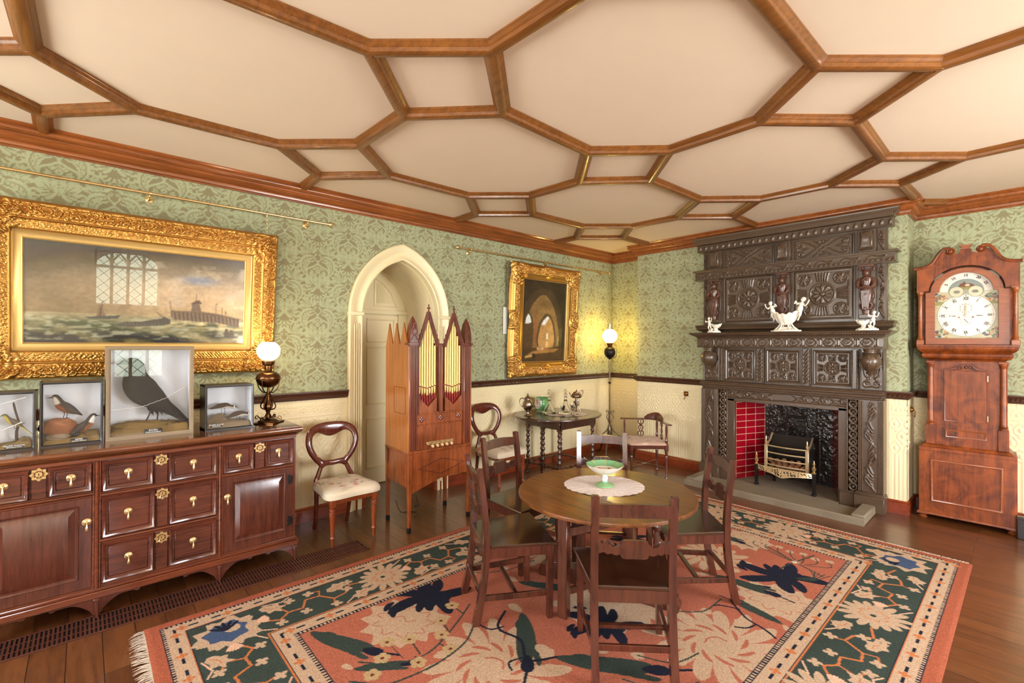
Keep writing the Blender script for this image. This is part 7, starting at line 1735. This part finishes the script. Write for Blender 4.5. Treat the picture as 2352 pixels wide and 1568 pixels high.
def tleg(x,y,zb,ztp,turned=True,w=.055):
    m=MB()
    if turned:
        m.box(x-w/2,x+w/2,y-w/2,y+w/2,ztp-.13,ztp,.003); m.box(x-w/2,x+w/2,y-w/2,y+w/2,zb,zb+.12,.003)
        a,b=zb+.12,ztp-.13; L=b-a; m.lathe([(.024,a),(.027,a+.02*L),(.016,a+.05*L),(.024,a+.09*L),(.018,a+.13*L),(.021,a+.2*L),(.026,a+.4*L),(.023,a+.7*L),(.017,a+.84*L),(.025,a+.89*L),(.016,a+.93*L),(.026,a+.97*L),(.024,b)],18,M=T(x,y,0))
    else: m.box(x-w/2,x+w/2,y-w/2,y+w/2,zb,ztp,.004)
    m.build('leg',M['tbd'],tb)
tleg(-.33,0,.1,zt-.022); tleg(.33,0,.1,zt-.022)
M0=(Matrix.Translation((-1.85,2.5,RZ0))@RZ(.3)).inverted()
def loc(x,y): v=M0@Vector((x,y,RZ0)); return v.x,v.y
ax,ay=loc(-1.828,2.075); tleg(ax,ay,0,zt-.024,False,.058)
bx_,by_=loc(-1.70,2.56)
m=MB()
for z,h in ((.50-RZ0,.048),(.155-RZ0,.036)): m.bar((ax,ay,z),(bx_,by_,z),.026,h)
m.bar((bx_,by_,.12),(bx_,by_,zt-.1),.045,.045,up=(0,1,0)); m.build('gate',M['tbd'],tb)
cx_,cy_=loc(-1.9,2.88); tleg(cx_,cy_,0,zt-.024,False,.055); dx_,dy_=loc(-2.0,2.44)
m=MB()
for z,h in ((.50-RZ0,.048),(.155-RZ0,.036)): m.bar((cx_,cy_,z),(dx_,dy_,z),.026,h)
m.bar((dx_,dy_,.12),(dx_,dy_,zt-.1),.045,.045,up=(0,1,0)); m.build('gate',M['tbd'],tb)
m=MB(); m.prism([(.10,zt-.10),(.30,zt-.10),(.305,zt-.24),(.285,zt-.22),(.27,zt-.19),(.22,zt-.15),(.15,zt-.125)],-.012,.012); m.prism([(-.10,zt-.10),(-.30,zt-.10),(-.305,zt-.24),(-.285,zt-.22),(-.27,zt-.19),(-.22,zt-.15),(-.15,zt-.125)],-.012,.012); m.build('bracket',M['tbd'],tb)
def doily(label,x,y,z,rx,ry,n,rz=0):
    nu,nv=n*10,14; P=[]
    for t in np.linspace(.02,1,nv):
        row=[]
        for i in range(nu+1):
            a=2*PI*i/nu; k=t*(1+(.022*abs(math.sin(n*a/2))-.01)*(t>.9)); row.append((rx*k*math.cos(a),ry*k*math.sin(a),.0015+.0012*math.sin(6*a+t*8)*t+.0008*math.cos(n*a)*t))
        P.append(row)
    o=gridobj('lace_doily',np.array(P),M['lace'],None); o.matrix_world=T(x,y,z)@RZ(rz); return tag(o,label,'doily')
def lacemat():
    m,nt,b=newmat('lace'); N=nt.nodes;L=nt.links; setp(b,Base_Color=(*rgb(232,214,206),1),Roughness=.9); tc=N.new('ShaderNodeTexCoord'); v=N.new('ShaderNodeTexVoronoi'); v.inputs['Scale'].default_value=130; L.new(tc.outputs['Object'],v.inputs['Vector']); cr=N.new('ShaderNodeValToRGB'); cr.color_ramp.elements[0].color=(*rgb(186,160,146),1); cr.color_ramp.elements[1].color=(*rgb(240,226,218),1); cr.color_ramp.elements[1].position=.5; L.new(v.outputs['Distance'],cr.inputs[0]); L.new(cr.outputs[0],b.inputs['Base Color']); bp=N.new('ShaderNodeBump'); bp.inputs['Strength'].default_value=.6; bp.inputs['Distance'].default_value=.002; L.new(v.outputs['Distance'],bp.inputs['Height']); L.new(bp.outputs[0],b.inputs['Normal']); return m
M['lace']=lacemat()
doily('round cream lace doily under the green comport on the centre table',-1.925,2.585,.6525,.265,.235,26,.8)
# comport
cm=thing('china_comport','green and white footed china comport with gilt rim on the lace doily','comport',(-1.91,2.574,.6555),.4)
M['compaint']=vcmat('painted_china',rough=.15,coat=.6)
def lathecol(name,pr,colf,par,n=64,wob=None,mat='compaint'):
    P=[];C=[]
    pr=smooth(pr,6)
    for k,(r,z) in enumerate(pr):
        P.append([(r*(1+(wob(j*2*PI/n,k/(len(pr)-1)) if wob else 0))*math.cos(2*PI*j/n),r*(1+(wob(j*2*PI/n,k/(len(pr)-1)) if wob else 0))*math.sin(2*PI*j/n),z) for j in range(n+1)]); C.append([colf(k/(len(pr)-1),2*PI*j/n) for j in range(n+1)])
    return gridobj(name,np.array(P),M[mat],par,cols=np.array(C),flip=True)
CG=rgb(120,176,124); CW=rgb(240,232,218); CGO=rgb(206,160,80)
lathecol('foot',[(.062,0),(.064,.004),(.058,.012),(.04,.02),(.022,.028),(.016,.036)],lambda u,a:CGO if u<.15 or (.45<u<.55 and math.sin(9*a)>0) else CG if u<.9 else CW,cm,48,lambda a,u:.03*math.cos(8*a)*(1-u))
lathecol('stem',[(.016,.034),(.02,.045),(.021,.055),(.016,.07),(.013,.075),(.02,.082)],lambda u,a:rgb(120,120,140) if (.3<u<.6 and math.sin(7*a)>.6) else CW,cm,32)
def bowlc(u,a):
    if u<.42: return CW
    if .46<u<.56: return CGO
    if .56<=u<.78: return CGO if math.sin(8*a)>.93 else CG
    if .78<=u<.82: return CW
    return rgb(190,150,110) if (math.sin(5*a+u*9)>.6 and .84<u<.93) else (CW if u<.95 else rgb(210,196,150))
lathecol('bowl',[(.018,.08),(.05,.085),(.085,.105),(.118,.135),(.124,.143),(.118,.14),(.085,.117),(.055,.105),(.004,.1)],bowlc,cm,96,lambda a,u:.025*math.cos(10*a)*min(1,u*2)*(1 if u<.8 else 0.2))
# ================================================================= oak dining chairs
def oakchair():
    t=thing('dining_chair','x','chair',(0,0,RZ0),0,'oak chairs round the centre table')
    def post(s):
        m=MB(); w=.036; P=[]
        prof=[(.235,0),(.205,.14),(.182,.30),(.175,.44),(.18,.58),(.195,.72),(.215,.86),(.217,.875)]
        pr=smooth(prof,3); n=len(pr); vs=[];fs=[]
        for i,(y,z) in enumerate(pr):
            x=s*(.182+.0*z); d=.042-.012*(z/.87) ; e=1 if i<n-1 else .55
            for a,b in ((-1,-1),(1,-1),(1,1),(-1,1)): vs.append((x+a*w/2*e,y+b*d/2*e,z+(0.006 if i==n-1 else 0)))
        fs=[(i*4+j,i*4+(j+1)%4,(i+1)*4+(j+1)%4,(i+1)*4+j) for i in range(n-1) for j in range(4)]+[(3,2,1,0),tuple((n-1)*4+j for j in range(4))]
        m.add(vs,fs); m.build('back_leg',M['chr'],t,ang=30,fixn=True)
    post(-1);post(1)
    for s in(-1,1): m=MB(); m.bar((s*.218,-.195,.43),(s*.215,-.195,0),.038,.038,up=(0,1,0),w1=.032,d1=.032); m.build('front_leg',M['chr'],t)
    # seat board with slightly rounded edge
    m=MB(); poly=[(-.165,.19),(.165,.19),(.2,.15),(.252,-.225),(-.252,-.225),(-.2,.15)]; vs=[];n=6
    for z,k in ((.428,1),(.433,1.008),(.440,1.008),(.445,.99)): vs+=[(x*k,y*k,z) for x,y in poly]
    m.add(vs,[tuple(range(n)),tuple(3*n+i for i in range(n))]+[(r*n+i,r*n+(i+1)%n,(r+1)*n+(i+1)%n,(r+1)*n+i) for r in range(3) for i in range(n)]); m.build('seat',M['chs'],t,fixn=True,ang=25)
    m=MB(); m.bar((-.2,-.2,.398),(.2,-.2,.398),.022,.058); m.bar((-.165,.178,.395),(.165,.178,.395),.022,.062)
    for s in(-1,1): m.bar((s*.218,-.19,.398),(s*.182,.17,.398),.022,.058)
    m.build('seat_rail',M['chr'],t)
    def yb(x,z): return .182+(z-.44)*.085+.018*(1-(x/.17)**2)
    # crest rail and carved middle rail, both bowed back
    def bowed(poly,name,th=.02,mat='chr'):
        m=MB(); xs=sorted(set([p[0] for p in poly])); n=len(poly); vs=[(x,yb(x,z)-th/2,z) for x,z in poly]+[(x,yb(x,z)+th/2,z) for x,z in poly]
        m.add(vs,[tuple(range(n)),tuple(range(n,2*n))[::-1]]+[(i+n,(i+1)%n+n,(i+1)%n,i) for i in range(n)])
        return m.build(name,M[mat],t,fixn=True,ang=25)
    X_=np.linspace(-.166,.166,13)
    bowed([(x,.778+.004*math.cos(x*9)) for x in X_]+[(x,.838+.010*math.cos(x*9)) for x in X_[::-1]],'crest_rail')
    lo=[(-.166,.602),(-.14,.612),(-.125,.602),(-.11,.608),(-.085,.600),(-.066,.607),(-.062,.592),(-.05,.586),(.05,.586),(.062,.592),(.066,.607),(.085,.600),(.11,.608),(.125,.602),(.14,.612),(.166,.602)]
    up=[(.166,.665),(.15,.652),(.14,.668),(.12,.655),(.105,.642),(.085,.638),(.066,.652),(.062,.664),(.05,.674),(-.05,.674),(-.062,.664),(-.066,.652),(-.085,.638),(-.105,.642),(-.12,.655),(-.14,.668),(-.15,.652),(-.166,.665)]
    mr=bowed(lo+up,'middle_rail',.018)
    for s in(-1,1):   # carved acanthus on the front face
        m=MB()
        for k,(x0,z0,x1,z1) in enumerate(((.155,.655,.08,.628),(.15,.612,.075,.622),(.16,.635,.08,.626),(.13,.66,.09,.64))): m.tube(smooth([(s*x0,yb(x0,z0)-.011,z0),(s*(x0+x1)/2,yb((x0+x1)/2,z1)-.015,(z0+z1)/2+(.006 if k%2 else -.004)),(s*x1,yb(x1,z1)-.011,z1)],4),[.003,.0065,.003],6)
        m.build('carved_leaf',M['chr'],mr)
    # stretchers
    m=MB()
    for s in(-1,1): m=MB(); m.bar((s*.216,-.195,.145),(s*.182,.205,.145),.018,.032); m.build('side_stretcher',M['chr'],t)
    m=MB(); m.bar((-.2,.0,.145),(.2,.0,.145),.026,.018); m.build('cross_stretcher',M['chr'],t); m=MB(); m.bar((-.18,.205,.165),(.18,.205,.165),.018,.030); m.build('back_stretcher',M['chr'],t)
    return t
ch0=oakchair()
for k,(x,y,fx,fy,lb) in enumerate(((-1.394,2.06,-.70,.715,'dark oak chair nearest the camera, its back hiding part of the round table'),(-2.163,1.932,.44,.897,'dark oak chair seen side-on left of the round table, shiny seat facing the table'),(-1.51,2.93,-.70,-.715,'dark oak chair right of the round table, turned away from the fireplace'),(-2.564,2.42,.995,.098,'dark oak chair left of the round table, nearest the organ, with carved middle rail'),(-2.204,2.947,.64,-.768,'dark oak chair behind the round table, only its back showing'))):
    o=ch0 if k==0 else copy_tree(ch0); o.location=(x,y,RZ0); o.rotation_euler=(0,0,math.atan2(fx,-fy)); o['label']=lb
# ================================================================= oval drop-leaf table by the wall
M['dk']=wood('oval_table_dark_oak',rgb(42,24,16),rgb(86,52,34),'x',1.2,rough=.25,coat=.4,coatr=.12)
M['dkl']=wood('oval_table_legs',rgb(44,24,18),rgb(92,54,38),'z',1.2,rough=.25,coat=.6)
t2=thing('oval_table','dark oval drop-leaf table with turned legs against the left wall, set with silver and glass','table',(-3.885,4.30,0),0)
a2,b2,z2=.475,.59,.745
m=MB(); n=72
vs=[(a2*k*math.cos(2*PI*i/n),b2*k*math.sin(2*PI*i/n),z) for z,k in ((z2-.02,.99),(z2-.01,1.0),(z2-.004,.998),(z2,.985)) for i in range(n)]
m.add(vs,[tuple(range(n))[::-1],tuple(3*n+i for i in range(n))]+[(r*n+i,r*n+(i+1)%n,(r+1)*n+(i+1)%n,(r+1)*n+i) for r in range(3) for i in range(n)]); m.build('table_top',M['dk'],t2,ang=30)
m=MB(); fx0,fx1,fy0,fy1=-.33,.24,-.24,.42
m.box(fx0,fx1,fy0,fy0+.02,.60,z2-.02,.003); m.box(fx0,fx1,fy1-.02,fy1,.60,z2-.02,.003); m.box(fx0,fx0+.02,fy0,fy1,.60,z2-.02,.003); m.box(fx1-.02,fx1,fy0,fy1,.60,z2-.02,.003); m.build('apron',M['dk'],t2)
def t2leg(x,y,mat='dkl'):
    m=MB(); w=.048; m.box(x-w/2,x+w/2,y-w/2,y+w/2,.58,z2-.02,.003); m.box(x-w/2,x+w/2,y-w/2,y+w/2,.11,.17,.003)
    pr=[(.02,0),(.023,.015),(.014,.03),(.022,.05),(.018,.07),(.024,.11)]; m.lathe(pr,14,M=T(x,y,0)); z=.17; p=[(.024,.17)]
    for k in range(6): p+=[(.014,.185+.064*k),(.024,.20+.064*k),(.026,.215+.064*k),(.018,.235+.064*k)]
    p+=[(.024,.575),(.024,.585)]; m.lathe(p,14,M=T(x,y,0)); return m.build('leg',M[mat],t2)
for x,y in ((-.31,-.22),(-.31,.38),(.215,-.22+.0),(.215,.39)): t2leg(x,y)
t2leg(-.28,.0); t2leg(-.05,-.22)
m=MB()
for p,q in (((-.31,-.22),(-.31,.38)),((.215,-.22),(.215,.39)),((-.31,.38),(.215,.39)),((-.31,-.22),(.215,-.22))): m.tube([(p[0]+(q[0]-p[0])*t,p[1]+(q[1]-p[1])*t,.14) for t in np.linspace(0,1,25)],[.013+.004*math.sin(k*1.7) for k in range(25)],8)
m.build('stretcher',M['dkl'],t2)
zt2=z2+.0005
doily('oval cream lace doily under the glassware on the oval wall table',-3.79,4.36,zt2,.20,.26,22,-.3)
M['silver']=plain('tarnished_silver',rgb(168,150,132),.18,metal=1,var=.35,bump=.5,bscale=180)
m_,nt_,b_=newmat('decanter_glass'); setp(b_,Base_Color=(1,1,1,1),Roughness=.02,Transmission=1.0); b_.inputs['IOR'].default_value=1.45; M['dglass']=m_
cpt=thing('silver_coffee_pot','embossed silver coffee pot with loop handle, at the left end of the oval table','coffee pot',(-4.015,3.90,zt2),PI/2-.6)
m=MB(); m.lathe([(.045,0),(.047,.006),(.036,.014),(.014,.028),(.011,.045),(.02,.055),(.045,.08),(.062,.115),(.064,.145),(.05,.175),(.036,.19),(.038,.2),(.036,.205)],28); m.build('body',M['silver'],cpt)
m=MB(); m.lathe([(.038,.205),(.04,.209),(.03,.222),(.012,.235),(.006,.24),(.01,.25),(.005,.262),(1e-4,.272)],20); m.build('lid',M['silver'],cpt)
m=MB(); m.tube(smooth([(-.045,0,.10),(-.075,0,.12),(-.098,0,.16),(-.09,0,.20),(-.06,0,.212),(-.038,0,.195)],4),.006,8); m.build('handle',M['silver'],cpt)
m=MB(); m.tube(smooth([(.05,0,.11),(.08,0,.12),(.09,0,.15),(.105,0,.185)],4),[.012]*5+[.007]*8,8); m.build('spout',M['silver'],cpt)
jr=thing('green_jardiniere','green china cachepot with a white floral cartouche and pink rim on the oval table','cachepot',(-4.18,4.30,zt2),-.5)
PKR=rgb(214,150,120)
def jc(u,a):
    if u<.08: return CW
    if u>.93: return PKR if math.sin(11*a)>-.3 else CW
    dx=(((a-5.35+PI)%(2*PI))-PI)/.55; dz=(u-.6)/.26; r=dx*dx+dz*dz
    if r<1: return rgb(206,150,150) if r<.18 else rgb(170,150,140) if .4<r<.55 and math.sin(a*40)>0 else CW
    return rgb(112,178,104)
lathecol('body',[(.055,0),(.06,.008),(.056,.014),(.075,.03),(.088,.07),(.086,.12),(.085,.15),(.096,.168),(.1,.174),(.09,.172)],jc,jr,64)
for s in(-1,1): m=MB(); m.tube(smooth([(s*.084,0,.12),(s*.105,0,.125),(s*.112,0,.145),(s*.088,0,.15)],4),.005,7); m.build('handle',M['goldflat'],jr)
def decanter(label,x,y,s=1,w=1):
    t=thing('decanter',label,'decanter',(x,y,zt2+.003),0,'glass decanters')
    m=MB(); m.lathe([(1e-4,0),(.062*w,0),(.066*w,.006),(.06*w,.02),(.035*w,.07),(.018,.11),(.014,.125),(.02,.13),(.014,.138),(.014,.16),(.019,.165),(.013,.172),(.013,.19),(.024,.196),(.021,.197),(.0105,.19),(.0105,.12),(.014,.108),(.031*w,.066),(.056*w,.018),(1e-4,.01)],28,M=S(s,s,s),cap=False); m.build('body',M['dglass'],t)
    m=MB(); m.lathe([(1e-4,.175),(.009,.176),(.010,.2),(.006,.205)],14,M=S(s,s,s)); m.tube([(.016*math.cos(a)*s,0,(.222+.016*math.sin(a))*s) for a in np.linspace(0,2*PI,17)[:-1]],.0065*s,8,closed=True); m.build('stopper',M['dglass'],t)
decanter('wide-based clear glass decanter with ring stopper, in front of the green cachepot',-3.96,4.21,1.2,1.1)
decanter('clear glass decanter with ring stopper, in the middle of the oval table doily',-3.80,4.33,1.25,.95)
def wineglass(label,x,y,h=.13,r=.028):
    t=thing('drinking_glass',label,'glass',(x,y,zt2+.003),0,'drinking glasses on the oval table')
    m=MB(); m.lathe([(1e-4,0),(r*1.05,0),(r*1.02,.003),(.005,.008),(.004,h*.45),(r*.5,h*.52),(r*.95,h*.7),(r,h),(r*.95,h),(r*.9,h*.7),(r*.45,h*.55),(1e-4,h*.5)],22,cap=False); m.build('bowl_and_stem',M['dglass'],t)
wineglass('stemmed glass at the front left edge of the doily on the oval table',-3.70,4.17); wineglass('stemmed glass at the front centre of the doily, right of the first glass',-3.65,4.29); wineglass('tall narrow glass right of the silver teapot stand on the doily',-3.68,4.42,.2,.022); wineglass('small glass standing between the two decanters and the silver urn',-3.74,4.38,.15,.026)
ur=thing('silver_urn','silver teapot on a tall curved stand at the right of the oval table','urn',(-3.87,4.62,zt2),PI/2-.4)
m=MB(); m.lathe([(.02,0),(.022,.008),(.008,.02),(.008,.05),(.014,.07),(.03,.11),(.04,.13)],18); 
for k in range(3): m.tube(smooth([(.01,0,.05),(.035,0,.04),(.05,0,.012),(.055,0,.004)],4),.006,6,M=RZ(k*2.09))
m.build('stand',M['silver'],ur)
m=MB(); m.lathe([(.02,.165),(.055,.172),(.066,.195),(.06,.22),(.045,.232),(.04,.235)],26); m.tube([(0,0,.12),(0,0,.17)],.02,10); m.build('body',M['silver'],ur); m=MB(); m.lathe([(.046,.233),(.044,.24),(.02,.252),(.006,.256),(.01,.268),(1e-4,.278)],20); m.build('lid',M['silver'],ur)
m=MB(); m.tube(smooth([(-.055,0,.19),(-.08,0,.205),(-.095,0,.235),(-.105,0,.24)],4),[.011]*5+[.006]*8,8); m.build('spout',M['silver'],ur); m=MB(); m.tube(smooth([(.05,0,.23),(.075,0,.265),(.09,0,.25),(.085,0,.2),(.06,0,.185)],4),.007,8); m.build('handle',M['silver'],ur)
# ================================================================= corner chair
M['cc']=wood('corner_chair_mahogany',rgb(52,22,14),rgb(108,54,36),'z',1.4,rough=.2,coat=.7)
ZB_=.43; kc=1.17/1.17
cc=thing('corner_chair','carved mahogany corner chair with tapestry seat, left of the fireplace','chair',(-3.20,5.12,0),.80)
s_=.205; z_=.415
crn=[(-s_,-s_),(s_,-s_),(s_,s_),(-s_,s_)]   # front corner is (-s,-s) in local after rotation by 45 degrees
for k,(x,y) in enumerate(crn):
    m=MB(); m.lathe([(.012,0),(.016,.008),(.012,.02),(.011,.03),(.015,.14),(.0175,.26),(.013,.275),(.02,.285),(.013,.295),(.018,.305),(.019,.33)],14,M=T(x,y,0)); m.box(x-.021,x+.021,y-.021,y+.021,.33,.41,.004); m.build('leg',M['cc'],cc)
    if k!=0: m=MB(); m.lathe([(.018,.41),(.02,.42),(.012,.43),(.018,.445),(.014,.46),(.011,.5),(.015,.58),(.012,.62),(.011,.64)],14,M=T(x,y,0)); m.build('arm_post',M['cc'],cc)
m=MB()
for k in range(4): a,b=crn[k],crn[(k+1)%4]; m.bar((a[0],a[1],.38),(b[0],b[1],.38),.024,.05)
m.build('seat_rail',M['cc'],cc)
cushion(cc,[(-.225,-.225),(0,-.23),(.215,-.215),(.22,0),(.205,.205),(0,.22),(-.215,.215),(-.23,0)],.415,.025,Rs=TAP2)
m=MB(); m.bar((-s_,-s_,.13),(s_,s_,.13),.016,.012); m.bar((s_,-s_,.13),(-s_,s_,.13),.016,.012); m.box(-.03,.03,-.03,.03,.125,.137,.003); m.build('cross_stretcher',M['cc'],cc)
pth=smooth([(s_+.03,-s_-.05),(s_+.015,-.1),(s_+.012,.08),(s_-.03,s_-.03),(.08,s_+.012),(-.1,s_+.015),(-s_-.05,s_+.03)],5)
m=MB(); m.sweep([(-.026,0),(-.022,.012),(-.01,.018),(.012,.018),(.024,.01),(.024,0)],[(x,y,.64) for x,y in pth],1); m.build('arm_rail',M['cc'],cc,fixn=True)
q=pth[9:22]; m=MB(); nq=len(q); h=lambda u:.06*math.sin(PI*u)**.6+.018
vs=[]
for i,(x,y) in enumerate(q):
    u=i/(nq-1); o=.006+.012*math.sin(PI*u); r=math.hypot(x,y); ex,ey=x/r,y/r
    for zz,dd in ((.656,-.014),(.656+h(u)*.6,-.006),(.656+h(u),.008),(.656+h(u)-.004,.02),(.656,.016)): vs.append((x+ex*(dd+o),y+ey*(dd+o),zz))
m.add(vs,[(i*5+j,i*5+(j+1)%5,(i+1)*5+(j+1)%5,(i+1)*5+j) for i in range(nq-1) for j in range(5)]+[(0,1,2,3,4),tuple((nq-1)*5+j for j in range(5))]); m.build('crest',M['cc'],cc,fixn=True)
for x,y,rot in ((s_,0,PI/2),(0,s_,0)):
    A=T(x,y,0)@RZ(rot); m=MB()
    for s in(-1,1): m.tube([(s*w,0,z) for w,z in smooth([(.018,.425),(.035,.46),(.03,.485),(.012,.495),(.022,.52),(.028,.545),(.012,.565),(.01,.58),(.03,.60),(.034,.62),(.016,.645)],4)],.0065,6,M=A)
    m.tube([(0,0,.425),(0,0,.50)],.006,6,M=A); m.tube([(0,0,.545),(0,0,.645)],.005,6,M=A); m.box(-.03,.03,-.006,.006,.418,.436,.002,M=A); m.ball((0,0,.53),.009,8,M=A); m.build('splat',M['cc'],cc)
# ================================================================= lettering to real meshes
bpy.context.view_layer.update(); dg=bpy.context.evaluated_depsgraph_get()
for o in [o for o in bpy.data.objects if o.type=='FONT']:
    me=bpy.data.meshes.new_from_object(o.evaluated_get(dg)); n=bpy.data.objects.new(o.name,me); COL.objects.link(n); n.parent=o.parent; n.matrix_local=o.matrix_local.copy(); nm=o.name; bpy.data.objects.remove(o); n.name=nm
# ================================================================= camera, light
cam=bpy.data.cameras.new('camera'); co=bpy.data.objects.new('camera',cam); COL.objects.link(co); sc.camera=co
cam.sensor_width=36; cam.lens=36*f_/2352; cam.clip_start=.05
co.matrix_world=Matrix(((Rv.x,Uv.x,-Fv.x,0),(Rv.y,Uv.y,-Fv.y,0),(Rv.z,Uv.z,-Fv.z,1.6),(0,0,0,1)))
w=bpy.data.worlds.new('sky'); sc.world=w; w.use_nodes=True; nt=w.node_tree; bg=nt.nodes['Background']
g=nt.nodes.new('ShaderNodeTexCoord'); sp_=nt.nodes.new('ShaderNodeSeparateXYZ'); nt.links.new(g.outputs['Generated'],sp_.inputs[0]); cr=nt.nodes.new('ShaderNodeValToRGB'); nt.links.new(sp_.outputs['Z'],cr.inputs['Fac'])
nz_=nt.nodes.new('ShaderNodeTexNoise'); nz_.inputs['Scale'].default_value=9; nt.links.new(g.outputs['Generated'],nz_.inputs['Vector']); ma=nt.nodes.new('ShaderNodeMath'); ma.operation='MULTIPLY_ADD'; ma.inputs[1].default_value=.10; nt.links.new(nz_.outputs['Fac'],ma.inputs[0]); nt.links.new(sp_.outputs['Z'],ma.inputs[2]); nt.links.new(ma.outputs[0],cr.inputs['Fac'])
e=cr.color_ramp.elements; e[0].position=.0; e[0].color=(.46,.52,.40,1); e[1].position=.5; e[1].color=(.75,.85,1.1,1)
for ps,c_ in ((.08,(.62,.70,.55,1)),(.11,(.8,.86,.98,1))): q_=e.new(ps); q_.color=c_
nt.links.new(cr.outputs['Color'],bg.inputs['Color']); bg.inputs['Strength'].default_value=11.0
def area(name,loc,rot,sx,sy,power,col):
    l=bpy.data.lights.new(name,'AREA'); l.shape='RECTANGLE'; l.size=sx; l.size_y=sy; l.energy=power; l.color=col
    o=bpy.data.objects.new(name,l); COL.objects.link(o); o.location=loc; o.rotation_euler=rot; return o
# added lamps outside the added windows, brightening the room
area('added_daylight_2',(XR+.16,3.6,1.7),(0,PI/2,0),1.6,2.0,230,(.96,.97,1))
area('added_daylight_3',(-2.8,YF-.16,1.65),(PI/2,0,0),1.6,1.5,130,(.96,.97,1))
area('added_daylight_4',(1.45,YF-.16,1.65),(PI/2,0,0),1.7,1.7,300,(.96,.97,1))
def bulb(name,loc,power,col,r=.03):
    l=bpy.data.lights.new(name,'POINT'); l.energy=power; l.color=col; l.shadow_soft_size=r
    o=bpy.data.objects.new(name,l); COL.objects.link(o); o.location=loc; return o
bulb('table_lamp_light',(-3.97,1.055,1.535),9,(1,.8,.5),.05)
bulb('standing_lamp_light',(-4.075,5.6,1.72),27,(1,.66,.14),.05)
vs_=sc.view_settings; vs_.view_transform='Standard'; vs_.look='None'; vs_.gamma=1; vs_.use_curve_mapping=False; vs_.exposure=EXPO
sc.cycles.use_denoising=True; sc.cycles.max_bounces=7; sc.cycles.use_adaptive_sampling=True; sc.cycles.adaptive_threshold=.045; sc.cycles.diffuse_bounces=3; sc.cycles.glossy_bounces=3; sc.cycles.transparent_max_bounces=12; sc.cycles.transmission_bounces=6
sc.cycles.caustics_reflective=False; sc.cycles.caustics_refractive=False; sc.cycles.sample_clamp_indirect=6
